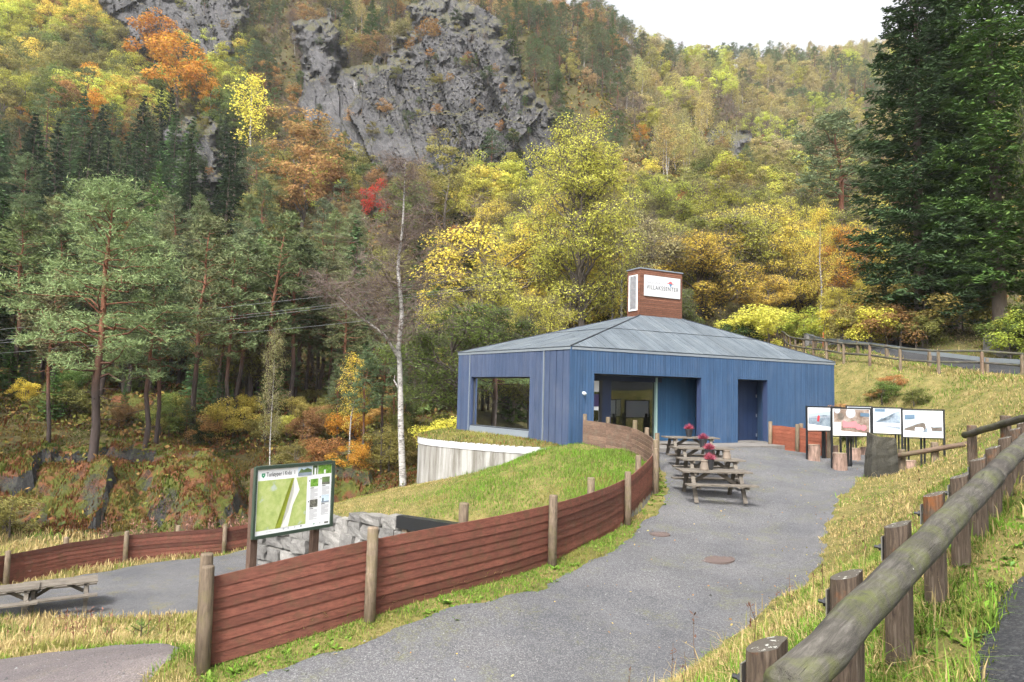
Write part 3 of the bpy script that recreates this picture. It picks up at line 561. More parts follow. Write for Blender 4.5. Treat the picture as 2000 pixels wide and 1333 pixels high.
def g_broad(seed, h, rx, c0, ncl, nl, ls, tr=0.13, shell=0.55, flat=0.62, stems=1, sides=6, limbs=9, twig=False):
    rg = np.random.default_rng(seed); t_ = MB(); c_ = MB(); cz = h * (1 + c0) / 2; rz = h * (1 - c0) / 2
    tops = []
    for s in range(stems):
        lean = rg.normal(size=2) * h * 0.04; k = 6; z = np.linspace(0, h * 0.86, k); P = np.stack([lean[0] * (z / h) ** 1.3 + np.r_[0, rg.normal(size=k - 1)] * h * 0.012, lean[1] * (z / h) ** 1.3 + np.r_[0, rg.normal(size=k - 1)] * h * 0.012, z], 1)
        P[:, :2] += (s - (stems - 1) / 2) * np.array([0.5, 0.2]); P[0, 2] = -0.4
        t_.tube(P, tr * np.array([1.35, 1.0, 0.85, 0.62, 0.4, 0.12]), sides, cap=False); tops.append(P)
    C = []
    while len(C) < ncl:
        q = rg.uniform(-1, 1, 3); r = np.linalg.norm(q)
        if r > 1 or r < shell * rg.random() ** 0.5: continue
        w_ = 1 - 0.35 * max(0, q[2]) - 0.15 * max(0, -q[2]); C.append((q[0] * rx * w_, q[1] * rx * w_, cz + q[2] * rz))
    C = np.array(C) * np.array([1, 1, 1]); C[:, :2] += rg.normal(size=(ncl, 2)) * rx * 0.06
    for i in rg.permutation(ncl)[:limbs]:
        P0 = tops[i % stems]; zz = min(max(h * 0.2, C[i][2] - h * rg.uniform(0.1, 0.28)), h * 0.8); a = np.array([np.interp(zz, P0[:, 2], P0[:, j]) for j in range(3)])
        t_.tube(limb(a, C[i], 0.06, rg), tr * np.array([0.42, 0.32, 0.2, 0.06]), 5 if sides > 5 else 4, cap=False)
    rc = rx * rg.uniform(0.2, 0.42, ncl); ci = rg.integers(0, ncl, nl); D = unit(rg.normal(size=(nl, 3)) + np.array([0, 0, 0.25]))
    pos = C[ci] + D * (rc[ci] * (0.35 + 0.65 * rg.random(nl) ** 0.6))[:, None] * np.array([1, 1, flat])
    N = D + rg.normal(size=(nl, 3)) * 0.5 + np.array([0, 0, 0.5])
    quads_at(c_, pos, N, ls * rg.uniform(0.6, 1.3, nl), ls * rg.uniform(0.45, 0.95, nl), rg, 1)
    if twig:
        n2 = nl // 5; ci = rg.integers(0, ncl, n2); D = unit(rg.normal(size=(n2, 3))); tris_at(t_, C[ci] + D * rc[ci][:, None] * 0.2, D + np.array([0, 0, 0.4]), rc[ci] * 0.9, 0.035, rg, 0)
    return t_, c_
def g_pine(seed, h, r, c0, nb, tufts, nt_, tl, tw, tr=0.2, sides=7, wob=0.012, dead=5, pad=0.3):
    rg = np.random.default_rng(seed); t_ = MB(); c_ = MB(); k = 8; z = np.linspace(0, h * 0.98, k)
    P = np.stack([np.cumsum(np.r_[0, rg.normal(size=k - 1)]) * h * wob, np.cumsum(np.r_[0, rg.normal(size=k - 1)]) * h * wob, z], 1); P[0, 2] = -0.4
    t_.tube(P, tr * np.array([1.25, 1.0, 0.9, 0.8, 0.66, 0.5, 0.3, 0.06]), sides, cap=False, rough=0.1, seed=seed)
    ctr = lambda zz: np.array([np.interp(zz, P[:, 2], P[:, j]) for j in range(3)])
    TC = []
    for i in range(nb):
        t = (i + rg.random()) / nb; zz = h * (c0 + (0.985 - c0) * t); a = ctr(zz); az = i * 2.399 + rg.normal() * 0.5
        L = r * (1.08 - t) ** 0.62 * (0.55 + 0.5 * min(1, t * 3.2)) * rg.uniform(0.6, 1.15); up = rg.uniform(-0.05, 0.28) + 0.35 * t
        b = a + np.array([math.cos(az) * L, math.sin(az) * L, up * L]); Bp = limb(a, b, rg.uniform(-0.08, 0.14), rg, 5, 0.07)
        t_.tube(Bp, tr * 0.3 * (1.05 - 0.55 * t) * np.array([1, 0.8, 0.6, 0.38, 0.12]), 4, cap=False)
        nn = max(4, int(tufts * (0.35 + L / r))); s = rg.uniform(0.38, 1.08, nn); side = rg.normal(size=nn) * L * 0.22; dv = unit((b - a)[None])[0]; sv = np.array([-math.sin(az), math.cos(az), 0])
        q = np.array([[np.interp(x, np.linspace(0, 1, 5), Bp[:, j]) for j in range(3)] for x in np.minimum(s, 1)]) + np.maximum(s - 1, 0)[:, None] * dv * L + side[:, None] * sv
        q[:, 2] += rg.normal(size=nn) * pad * 0.35 + 0.12 + 0.1 * np.abs(rg.normal(size=nn)); TC.append(q)
    TC.append(ctr(h * 0.97) + rg.normal(size=(int(tufts * 1.2), 3)) * np.array([0.45, 0.45, 0.5]) * r / 4)
    TC = np.concatenate(TC)
    for _ in range(dead):
        a = ctr(h * c0 * rg.uniform(0.45, 1.0)); az = rg.random() * 6.3; L = rg.uniform(0.5, 1.6); t_.tube(limb(a, a + np.array([math.cos(az) * L, math.sin(az) * L, rg.uniform(-0.3, 0.2) * L]), 0, rg, 3), [0.03, 0.02, 0.008], 4, cap=False)
    n = len(TC) * nt_; Cc = np.repeat(TC, nt_, 0) + rg.normal(size=(n, 3)) * pad * np.array([0.4, 0.4, 0.22]); D = unit(rg.normal(size=(n, 3)) * np.array([1, 1, 0.55]) + np.array([0, 0, 0.35]))
    tris_at(c_, Cc, D, tl * rg.uniform(0.6, 1.2, n), tw * rg.uniform(0.7, 1.3, n), rg, 1)
    return t_, c_
def g_spruce(seed, h, r, nb, sp, sl, sw, tr=0.2, c0=0.05, sides=7, pw=0.8):
    rg = np.random.default_rng(seed); t_ = MB(); c_ = MB(); z = np.linspace(0, h, 6); P = np.stack([np.r_[0, rg.normal(size=5)] * 0.06, np.r_[0, rg.normal(size=5)] * 0.06, z], 1); P[0, 2] = -0.5
    t_.tube(P, tr * np.array([1.3, 1, 0.8, 0.55, 0.3, 0.03]), sides, cap=False, rough=0.1, seed=seed)
    CC = []; DD = []; LL = []; BV = []; nw = max(8, int(h / 0.62))
    for i in range(nb):
        t = ((i + rg.random()) / nb) ** 1.06; t = (np.round(t * nw) + rg.normal() * 0.13) / nw; t = min(0.995, max(0.0, t)); zz = h * (c0 + (0.995 - c0) * t); az = i * 2.399 + rg.normal() * 0.35
        L = max(0.25, r * (1 - t) ** pw * rg.uniform(0.72, 1.12) * (0.8 + 0.2 * min(1, t * 8))); dr = rg.uniform(0.05, 0.42) - 0.42 * t
        n = max(5, int(sp * (0.3 + L / r))); s = rg.random(n) ** 0.62; ca, sa = math.cos(az), math.sin(az)
        lat = rg.normal(size=n) * (0.10 + 0.26 * (1 - s)) * L * 0.75; rad = s * L
        zz_ = zz - dr * L * s + 0.16 * L * s ** 2.5 - np.abs(lat) * 0.3 + rg.normal(size=n) * 0.07
        CC.append(np.stack([ca * rad - sa * lat, sa * rad + ca * lat, zz_], 1)); sg = np.sign(lat)
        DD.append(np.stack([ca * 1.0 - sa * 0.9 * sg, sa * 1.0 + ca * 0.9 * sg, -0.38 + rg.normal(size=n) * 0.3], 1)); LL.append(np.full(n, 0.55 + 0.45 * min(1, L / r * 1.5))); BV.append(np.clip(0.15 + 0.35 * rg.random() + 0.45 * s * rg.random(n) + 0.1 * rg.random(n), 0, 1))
        if i % 3 == 0 and L > 0.8: t_.tube([[0, 0, zz], [ca * L * 0.6, sa * L * 0.6, zz - dr * L * 0.6]], [tr * 0.16, 0.015], 4, cap=False)
    CC = np.concatenate(CC); DD = np.concatenate(DD) + rg.normal(size=CC.shape) * 0.28; LL = np.concatenate(LL); n = len(CC)
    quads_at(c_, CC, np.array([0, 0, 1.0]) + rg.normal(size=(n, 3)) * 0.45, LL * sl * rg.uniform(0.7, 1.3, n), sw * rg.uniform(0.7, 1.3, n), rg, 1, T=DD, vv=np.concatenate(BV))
    return t_, c_
def g_birch(seed, h, r, c0, nb, tw, nl, ls, tr=0.11, lean=0.0, sides=7, twl=1.0, tww=0.02):
    rg = np.random.default_rng(seed); t_ = MB(); c_ = MB(); k = 8; z = np.linspace(0, h, k); P = np.stack([np.cumsum(np.r_[0, rg.normal(size=k - 1)]) * h * 0.008 + lean * z, np.cumsum(np.r_[0, rg.normal(size=k - 1)]) * h * 0.008, z], 1); P[0, 2] = -0.4
    t_.tube(P, tr * np.array([1.3, 1, 0.9, 0.75, 0.6, 0.42, 0.22, 0.03]), sides, cap=False); ctr = lambda zz: np.array([np.interp(zz, P[:, 2], P[:, j]) for j in range(3)])
    pts = []; dirs = []
    for i in range(nb):
        t = (i + rg.random()) / nb; a = ctr(h * (c0 + (0.96 - c0) * t)); az = i * 2.399 + rg.normal() * 0.5; L = r * (1.1 - t) ** 0.7 * rg.uniform(0.6, 1.1) * (0.6 + 0.4 * min(1, t * 4)); b = a + np.array([math.cos(az) * L, math.sin(az) * L, L * rg.uniform(0.55, 1.1)])
        Bp = limb(a, b, -0.05, rg, 4); t_.tube(Bp, tr * 0.28 * (1.1 - 0.6 * t) * np.array([1, 0.7, 0.4, 0.12]), 4, m=2, cap=False)
        s = rg.uniform(0.3, 1.0, tw); q = np.array([[np.interp(x, np.linspace(0, 1, 4), Bp[:, j]) for j in range(3)] for x in s]); pts.append(q + rg.normal(size=q.shape) * 0.12); dirs.append(unit(rg.normal(size=q.shape) * np.array([1, 1, 0.7]) + np.array([math.cos(az), math.sin(az), 0.1]) * 0.5))
    pts = np.concatenate(pts); dirs = np.concatenate(dirs); n = len(pts); L = twl * rg.uniform(0.4, 1.2, n); tris_at(t_, pts, dirs, L, tww, rg, 2)
    if nl:
        i = rg.integers(0, n, nl); f_ = rg.random(nl)[:, None]; C = pts[i] + dirs[i] * L[i][:, None] * f_ + rg.normal(size=(nl, 3)) * 0.16; C[:, 2] -= 0.25 * f_[:, 0] ** 2 * twl
        quads_at(c_, C, rg.normal(size=(nl, 3)) + np.array([0, 0, 0.5]), ls * rg.uniform(0.6, 1.3, nl), ls * rg.uniform(0.5, 0.9, nl), rg, 1)
    return t_, c_

BARK = {'broad': 'bark_grey', 'pine': 'bark_pine', 'spruce': 'bark_spruce', 'birch': 'bark_birch', 'bare': 'bark_grey'}
M['twig'] = m_plain('twig', (0.15, 0.115, 0.10), 0.9, 0.1)
def two(kind, tc):
    """far tree: trunk and crown in one small mesh"""
    t_, c_ = tc; mb = MB(); mb.V = t_.V + c_.V; off = t_.n; mb.Q = t_.Q + [q + off for q in c_.Q]; mb.T = t_.T + [q + off for q in c_.T]; mb.qm = t_.qm + c_.qm; mb.tm = t_.tm + c_.tm; mb.A = t_.A + c_.A; mb.C = t_.C + c_.C
    return mb.mesh(kind + '_tree', [M[BARK[kind]], M['needle' if kind in ('pine', 'spruce') else 'leaf'], M['twig']])
def pair(kind, tc):
    t_, c_ = tc; lm = M['needle' if kind in ('pine', 'spruce') else 'leaf']
    if not c_.V: c_.add(np.zeros((3, 3)), None, [[0, 1, 2]])
    return (t_.mesh('trunk', [M[BARK[kind]], lm, M['twig']], True), c_.mesh('crown', [lm, lm]))
FAR = {'broad': [two('broad', g_broad(100 + i, 10, 3.1 + 0.5 * (i % 3), 0.22 + 0.05 * (i % 2), 26, 3400, 0.27, 0.14, sides=5, limbs=8)) for i in range(5)],
       'pine': [two('pine', g_pine(120 + i, 12, 2.5 + 0.3 * i, 0.38 + 0.06 * i, 30, 13, 7, 0.4, 0.09, 0.15, 5)) for i in range(3)],
       'spruce': [two('spruce', g_spruce(140 + i, 13, 2.4 + 0.3 * i, 120, 17, 0.62, 0.22, 0.16, sides=5)) for i in range(3)],
       'birch': [two('birch', g_birch(160 + i, 11, 2.5, 0.3, 18, 14, 1700, 0.21, 0.09, sides=5, tww=0.05, twl=1.2)) for i in range(3)],
       'bare': [two('bare', g_birch(180 + i, 9, 2.8, 0.2, 22, 26, 160, 0.24, 0.09, sides=5, tww=0.045, twl=1.3)) for i in range(2)]}
MID = {'broad': [pair('broad', g_broad(200 + i, 10, 3.2 + 0.3 * i, 0.16 + 0.04 * i, 46, 16000, 0.145, 0.16, limbs=22, twig=True)) for i in range(4)],
       'pine': [pair('pine', g_pine(220 + i, 14, 2.7 + 0.3 * (i % 3), 0.34 + 0.05 * i, 40, 20, 8, 0.34, 0.075, 0.17)) for i in range(4)],
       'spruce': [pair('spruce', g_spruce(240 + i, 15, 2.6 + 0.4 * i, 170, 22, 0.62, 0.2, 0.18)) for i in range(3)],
       'birch': [pair('birch', g_birch(260 + i, 12, 2.5, 0.3, 26, 22, 5000, 0.12, 0.10, tww=0.022)) for i in range(2)],
       'bare': [pair('bare', g_birch(280 + i, 10, 2.8, 0.15, 30, 40, 300, 0.16, 0.09, tww=0.02, twl=1.2)) for i in range(2)],
       'shrub': [pair('broad', g_broad(300 + i, 3.0, 1.6, 0.02, 22, 5200, 0.11, 0.05, flat=0.75, stems=3, limbs=9)) for i in range(4)]}
BARK['shrub'] = 'bark_grey'
PAL = {'yellow': (0.68, 0.57, 0.11), 'lemon': (0.46, 0.43, 0.15), 'yellow-green': (0.5, 0.49, 0.10), 'green': (0.15, 0.2, 0.06), 'dark green': (0.055, 0.085, 0.03), 'olive': (0.25, 0.235, 0.075), 'orange': (0.5, 0.26, 0.05),
       'rust': (0.33, 0.2, 0.085), 'red': (0.42, 0.06, 0.035), 'brown': (0.24, 0.17, 0.10), 'pine': (0.11, 0.145, 0.07), 'pale pine': (0.165, 0.192, 0.092), 'black spruce': (0.034, 0.06, 0.026), 'spruce': (0.085, 0.145, 0.06), 'straw': (0.44, 0.39, 0.18), 'spruce2': (0.105, 0.18, 0.048)}  # lemon and straw are greyed: far haze is mixed into these leaf colours
WORD = {'black spruce': 'very dark', 'pine': 'blue-green', 'pale pine': 'pale green', 'spruce': 'dark', 'spruce2': 'deep green', 'straw': 'pale straw-yellow', 'lemon': 'lemon-yellow'}
NAMES = {'broad': ('broadleaf_tree', 'broadleaf tree'), 'pine': ('pine_tree', 'pine tree'), 'spruce': ('spruce_tree', 'spruce tree'), 'birch': ('birch_tree', 'birch tree'), 'bare': ('bare_tree', 'nearly bare tree'), 'shrub': ('shrub', 'shrub')}
MH = {'broad': 10, 'pine': 14, 'spruce': 15, 'birch': 12, 'bare': 10, 'shrub': 3}; FH = {'broad': 10, 'pine': 12, 'spruce': 13, 'birch': 11, 'bare': 9}
trg = np.random.default_rng(77); TREES = []
def jit(c, a=0.14):
    k = 1 + trg.normal() * a; return tuple(float(min(0.8, max(0.004, x * k * (1 + trg.normal() * 0.06)))) for x in c) + (1.0,)
def surf(x, y):
    z = float(H(np.array([x]), np.array([y]))[0])
    for x0, x1, y0, y1, fn in ((-36, -10.5, 29.6, 44, z_oc1), (-16.5, -4, 33, 45, z_oc2), (-50, -16, 44, 58, z_oc3)):
        if x0 < x < x1 and y0 < y < y1: z = max(z, float(fn(np.array([x]), np.array([y]))[0]) - 0.1)
    return z
def tree(kind, col, x, y, h, label, group=None, wide=1.0, z=None, mesh=None, var=None, name=None):
    z = surf(x, y) - 0.15 if z is None else z; i = int(trg.integers(0, 99)) if var is None else var; rot = float(trg.random() * 6.28); c = jit(PAL[col])
    if mesh is None and y >= 98 and kind != 'shrub':
        me = FAR[kind][i % len(FAR[kind])]; s = h / FH[kind]; o = link(NAMES[kind][0], me); tag(o, label, name or NAMES[kind][1].split()[-1], group)
        o.location = (x, y, z); o.rotation_euler = (0, 0, rot); o.scale = (s * wide, s * wide, s); o.color = c; o['src'] = kind + '|' + col; TREES.append(o); return o
    tm, cm = mesh or MID[kind][i % len(MID[kind])]; s = h / MH[kind] if mesh is None else 1.0
    o = thing(NAMES[kind][0], label, name or NAMES[kind][1].split()[-1], (x, y, z), rot if mesh is None else 0.0, group); o.scale = (s * wide, s * wide, s)
    a = link('trunk', tm, o); b = link('crown', cm, o); b.color = c; a.color = c; TREES.append(o); return o
def tpx(kind, col, px, row, y, toprow, label, group=None, wide=1.0, var=None, **k):
    """tree whose foot is at a given spot and whose top reaches a given height"""
    p = at(px, row, y); zt = at(px, toprow, y)[2]; z = surf(p[0], y) - 0.15; return tree(kind, col, p[0], y, zt - z, label, group, wide, z, var=var, **k)

# --- hero trees ------------------------------------------------------
big_pine = pair('pine', g_pine(911, 14.6, 4.6, 0.3, 62, 40, 11, 0.27, 0.042, 0.21, 9, 0.007, 8, 0.34))
p = at(180, 912, 36); tree('pine', 'pale pine', p[0], 36, 14.6, 'tall spreading pine with a dark lower trunk on the mossy rock outcrop', mesh=big_pine)
PINES = [(282, 880, 39, 470, 'slim pine with a red upper trunk just right of the spreading pine'), (303, 880, 42, 520, 'thin pine close beside the slim red-trunked pine'), (92, 905, 41, 540, 'small leaning pine behind the spreading pine'),
         (378, 830, 46, 425, 'tall pine with bright red trunk above the mossy ledge'), (424, 790, 51, 500, 'grey-trunked pine between two red-trunked pines'), (440, 840, 47, 480, 'dark slender pine right of the grey-trunked pine'),
         (527, 780, 50, 420, 'tall straight pine above the trail map board'), (465, 760, 58, 450, 'red-trunked pine deep in the pine grove'), (500, 770, 56, 520, 'pine with broken lower branches in the pine grove'), (578, 800, 57, 470, 'slender pine right of the tall straight pine'), (627, 760, 58, 500, 'red-trunked pine near the middle of the grove'),
         (650, 770, 60, 520, 'rightmost red-trunked pine of the grove'), (15, 840, 52, 520, 'pine at the left edge of the photo'), (230, 800, 55, 430, 'pine standing behind the spreading pine, half hidden'), (150, 820, 54, 470, 'dense pine in the shade behind the spreading pine'), (345, 780, 60, 480, 'pine behind the bright red trunk'), (705, 930, 42, 690, 'small dim pine in the hollow behind the trail map'), (745, 915, 44, 640, 'thin pine standing just left of the white birch'), (895, 720, 58, 470, 'green pine left of the yellow trees')]
for px, row, y, tp, lab in PINES: tpx('pine', 'pine' if px % 2 else 'pale pine', px, row, y, tp, lab, wide=0.95 if y < 56 else 1.1)
tpx('birch', 'straw', 526, 900, 37, 640, 'short white birch trunk behind the trail map board', wide=0.5)
tpx('birch', 'yellow', 683, 885, 43, 690, 'small yellow birch with a dark trunk left of the white birch', wide=0.9)
# the big white birch: trunk traced bend by bend, with its long leaning limb
def big_birch():
    rg = np.random.default_rng(5); Yb = 34.0; base = at(789, 948, Yb); zb = surf(base[0], Yb) - 0.2; base[2] = zb
    zo = lambda a, b, dy=0: at(400 + a / 2.298, 400 + b / 2.298, Yb + dy) - base
    tr = np.array([np.array([0, 0, -0.3]), zo(880, 1000), zo(879, 870, 0.1), zo(874, 700, 0.1), zo(869, 640), zo(884, 500), zo(877, 395, -0.1), zo(868, 285), zo(876, 200), zo(886, 120), zo(893, 0), zo(897, -110), zo(900, -190)])
    lim = np.array([zo(874, 690), zo(835, 630, -0.3), zo(800, 580, -0.6), zo(700, 505, -1.0), zo(620, 432, -1.3), zo(560, 365, -1.5)])
    t_ = MB(); c_ = MB(); t_.tube(catmull(tr, 3), np.interp(np.linspace(0, 1, 37), [0, 0.1, 0.5, 1], [0.185, 0.145, 0.10, 0.015]), 9, cap=False)
    t_.tube(catmull(lim, 3), np.linspace(0.10, 0.015, 16), 7, cap=False)
    stub = np.array([zo(868, 820), zo(850, 790), zo(852, 765)]); t_.tube(stub, [0.05, 0.035, 0.01], 6, cap=False)
    pts = []; dirs = []; TR = catmull(tr, 6); LM = catmull(lim, 6)
    for i in range(110):
        t = rg.uniform(0.36, 0.98); a = TR[int(t * (len(TR) - 1))] if i % 4 else LM[int(rg.uniform(0.3, 1) * (len(LM) - 1))]
        az = rg.random() * 6.28; L = rg.uniform(1.2, 3.0) * (1.25 - t) * 1.7; b = a + np.array([math.cos(az) * L, math.sin(az) * L, L * rg.uniform(0.25, 0.9)]); B = limb(a, b, -0.08, rg, 5); t_.tube(B, [0.028, 0.02, 0.014, 0.009, 0.004], 4, m=2, cap=False)
        s = rg.uniform(0.15, 1, 60); q = np.array([[np.interp(x, np.linspace(0, 1, 5), B[:, j]) for j in range(3)] for x in s]); pts.append(q); dirs.append(rg.normal(size=q.shape) * np.array([1, 1, 0.6]) + np.array([math.cos(az), math.sin(az), -0.1]) * 0.6)
    pts = np.concatenate(pts); dirs = unit(np.concatenate(dirs)); n = len(pts); L = rg.uniform(0.3, 1.0, n); tris_at(t_, pts, dirs, L, 0.016, rg, 2)
    p2 = pts + dirs * L[:, None] * rg.uniform(0.3, 0.9, (n, 1)); d2 = unit(dirs + rg.normal(size=dirs.shape) * 0.7 - np.array([0, 0, 0.4])); tris_at(t_, p2, d2, 0.5, 0.012, rg, 2)
    i = rg.integers(0, n, 1500); quads_at(c_, pts[i] + dirs[i] * L[i][:, None] * rg.random((1500, 1)), rg.normal(size=(1500, 3)), 0.09, 0.07, rg, 1)
    return base, pair('birch', (t_, c_))
bb, bbm = big_birch(); tree('birch', 'brown', bb[0], bb[1], 1, 'tall white birch with bare twigs and a long leaning limb', z=bb[2], mesh=bbm)
# two dark firs on the right beyond the road
for k, (px, row, Y, hh, rr, lab, cc) in enumerate([(1800, 655, 41, 27.0, 4.5, 'huge dark fir nearest the building, at the left of the fir group', 'spruce'), (1953, 664, 38.5, 27.5, 4.4, 'huge fir with a brown trunk at the right edge of the photo', 'spruce2'), (1866, 655, 44, 25, 3.6, 'dark fir with a pale trunk foot between the two huge firs', 'spruce')]):
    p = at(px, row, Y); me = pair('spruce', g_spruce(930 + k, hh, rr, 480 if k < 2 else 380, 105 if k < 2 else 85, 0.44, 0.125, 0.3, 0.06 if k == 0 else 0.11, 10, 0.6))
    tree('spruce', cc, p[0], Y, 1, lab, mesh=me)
# yellow and green broadleaf trees right behind the building
oak = pair('broad', g_broad(951, 20.0, 4.5, 0.18, 130, 32000, 0.15, 0.26, 0.3, 0.6, 1, 8, 60, True))
p = at(1126, 620, 50); tree('broad', 'yellow-green', p[0], 50, 1, 'tall open yellow-green tree with dark limbs behind the blue roof', mesh=oak)
BEH = [('broad', 'yellow', 985, 57, 420, 1.35, 'large golden-yellow tree left of the tall open tree'), ('broad', 'yellow', 1085, 60, 380, 1.1, 'golden-yellow tree hidden behind the tall open tree'), ('birch', 'straw', 1212, 54, 385, 1.0, 'slender birch with a white trunk behind the chimney sign'),
       ('birch', 'yellow', 1190, 55, 430, 1.0, 'thin yellow birch with dark stem left of the white-trunked birch'), ('broad', 'yellow', 1365, 60, 455, 1.25, 'rounded yellow tree right of the chimney sign'), ('broad', 'straw', 1255, 62, 420, 1.1, 'pale yellow tree right behind the chimney'), ('broad', 'green', 905, 40, 590, 1.35, 'dark green leafy tree against the left wall of the building'),
       ('broad', 'green', 975, 42, 600, 1.2, 'green tree rising over the low left end of the roof'), ('broad', 'yellow-green', 1050, 45, 575, 1.1, 'low yellow-green tree over the left roof slope'), ('broad', 'yellow', 1000, 62, 465, 1.2, 'pale golden tree at the left of the yellow grove'), ('broad', 'green', 1330, 55, 560, 1.0, 'green bushy tree at the right side of the chimney'),
       ('broad', 'olive', 1420, 58, 590, 1.2, 'olive bushy tree behind the right roof slope'), ('broad', 'yellow', 1500, 58, 530, 1.2, 'bright yellow tree above the right end of the roof'), ('broad', 'yellow-green', 1450, 66, 500, 1.2, 'yellow-green tree behind the bright yellow one'), ('birch', 'yellow', 1600, 58, 400, 0.9, 'tall narrow yellow birch left of the huge firs'), ('broad', 'orange', 1650, 62, 440, 0.9, 'orange tree between the yellow birch and the firs'),
       ('pine', 'pale pine', 1640, 82, 230, 1.5, 'tall pale green pine rising left of the huge firs'), ('broad', 'yellow', 1640, 52, 560, 1.0, 'yellow tree at the road edge left of the firs'), ('broad', 'yellow-green', 1560, 70, 440, 1.1, 'yellow-green tree on the slope above the road'), ('broad', 'yellow', 1700, 55, 540, 1.0, 'yellow tree in front of the huge fir'), ('broad', 'yellow', 1150, 64, 400, 1.0, 'yellow tree between the open tree and the birches'), ('broad', 'yellow-green', 955, 52, 520, 1.1, 'yellow-green tree at the left of the golden grove'), ('spruce', 'spruce2', 860, 56, 480, 1.0, 'dark spruce standing left of the golden grove'), ('spruce', 'spruce', 690, 66, 420, 1.0, 'dark spruce behind the white birch'), ('spruce', 'spruce', 815, 62, 460, 1.1, 'dark spruce to the right of the white birch')]
for kd, cc, px, y, tp, wd_, lab in BEH: tpx(kd, cc, px, 640, y, tp, lab, wide=wd_)
tpx('broad', 'green', 2072, 700, 33, 120, 'green broadleaf tree reaching in from the right edge of the photo', wide=0.34)
# shrubs: road edge, forest edge, gorge
SH = [(1745, 660, 45, 'straw'), (1790, 655, 43, 'yellow-green'), (1700, 660, 46, 'orange'), (1660, 655, 48, 'rust'), (1620, 655, 48, 'yellow'), (1570, 655, 50, 'yellow-green'), (1520, 650, 52, 'yellow-green'), (1825, 670, 42, 'yellow-green'), (1905, 668, 41, 'olive'), (1985, 660, 36, 'yellow-green'), (1765, 670, 41, 'olive'), (1480, 660, 48, 'yellow'), (1440, 650, 48, 'dark green'), (1390, 650, 46, 'olive'), (2030, 665, 35, 'green'), (1655, 668, 41, 'olive'), (1690, 668, 40, 'yellow-green'), (1730, 670, 39.5, 'rust'), (1800, 672, 39, 'olive'), (1990, 678, 35, 'yellow-green'),
      (600, 840, 46, 'rust'), (640, 820, 48, 'olive'), (690, 850, 46, 'orange'), (560, 830, 47, 'yellow-green'), (470, 800, 49, 'yellow'), (740, 800, 50, 'rust'), (850, 790, 44, 'rust'), (830, 830, 40, 'olive'), (520, 830, 46, 'olive'), (330, 850, 46, 'green'), (240, 860, 46, 'rust'), (120, 860, 46, 'olive'), (40, 850, 47, 'yellow'), (10, 1050, 30.0, 'olive'), (620, 930, 39, 'rust'), (580, 880, 42, 'olive'), (760, 880, 40, 'olive'), (870, 800, 42, 'dark green'), (440, 850, 46, 'yellow-green'), (400, 860, 45, 'dark green'), (875, 850, 36, 'yellow'), (690, 940, 38, 'orange')]
for px, row, y, cc in SH:
    p = at(px, row, y); side = 'along the road edge under the firs' if px > 1300 else 'among the rocks under the pines'
    tree('shrub', cc, p[0], y, trg.uniform(2.2, 3.8) if px > 1300 else trg.uniform(1.6, 2.8), f'{("low", "rounded", "bushy", "spreading")[SH.index((px, row, y, cc)) % 4]} {WORD.get(cc, cc)} shrub {side}', 'shrubs at the forest edge' if px <= 1300 else 'shrubs beside the road', trg.uniform(1.0, 1.5))

# --- accent trees on the hillside -----------------------------------
ACC = [('birch', 'yellow', 487, 262, 128, 150, 1.3, 'golden birch alone on the dark slope left of the cliff'), ('broad', 'red', 735, 410, 108, 352, 0.8, 'red rowan at the foot of the cliff'), ('broad', 'red', 1336, 438, 108, 375, 0.8, 'bright red rowan on the slope right of the cliff'), ('broad', 'orange', 893, 505, 92, 438, 0.9, 'bright orange tree below the cliff'),
       ('broad', 'orange', 1160, 255, 150, 208, 0.9, 'orange tree beside the right end of the cliff'), ('broad', 'orange', 1252, 280, 150, 242, 0.9, 'small orange tree far right of the cliff'), ('broad', 'orange', 345, 200, 140, 70, 1.2, 'big orange tree under the upper left cliff'), ('broad', 'orange', 300, 130, 160, 25, 1.1, 'orange tree overlapping the upper left cliff'), ('broad', 'orange', 40, 250, 128, 205, 1.0, 'orange tree above the dark spruces at the left edge'),
       ('broad', 'rust', 575, 330, 118, 215, 1.2, 'rust-coloured oak left of the cliff foot'), ('broad', 'rust', 590, 390, 108, 270, 1.2, 'lower rust-coloured oak left of the cliff foot'), ('broad', 'orange', 255, 480, 88, 420, 0.8, 'orange tree rising behind the spreading pine'), ('broad', 'straw', 1225, 380, 125, 290, 1.1, 'straw-yellow tree on the slope above the chimney'), ('broad', 'straw', 1150, 210, 165, 130, 1.1, 'pale straw-yellow tree at the right shoulder of the cliff'), ('broad', 'rust', 840, 110, 152, 45, 1.0, 'rust tree on a ledge of the cliff'), ('broad', 'olive', 870, 400, 112, 290, 1.2, 'olive oak against the lower right of the cliff'), ('broad', 'green', 790, 450, 100, 350, 1.2, 'green oak at the foot of the cliff')]
for kd, cc, px, row, y, tp, wd_, lab in ACC: tpx(kd, cc, px, row, y, tp, lab, wide=wd_)

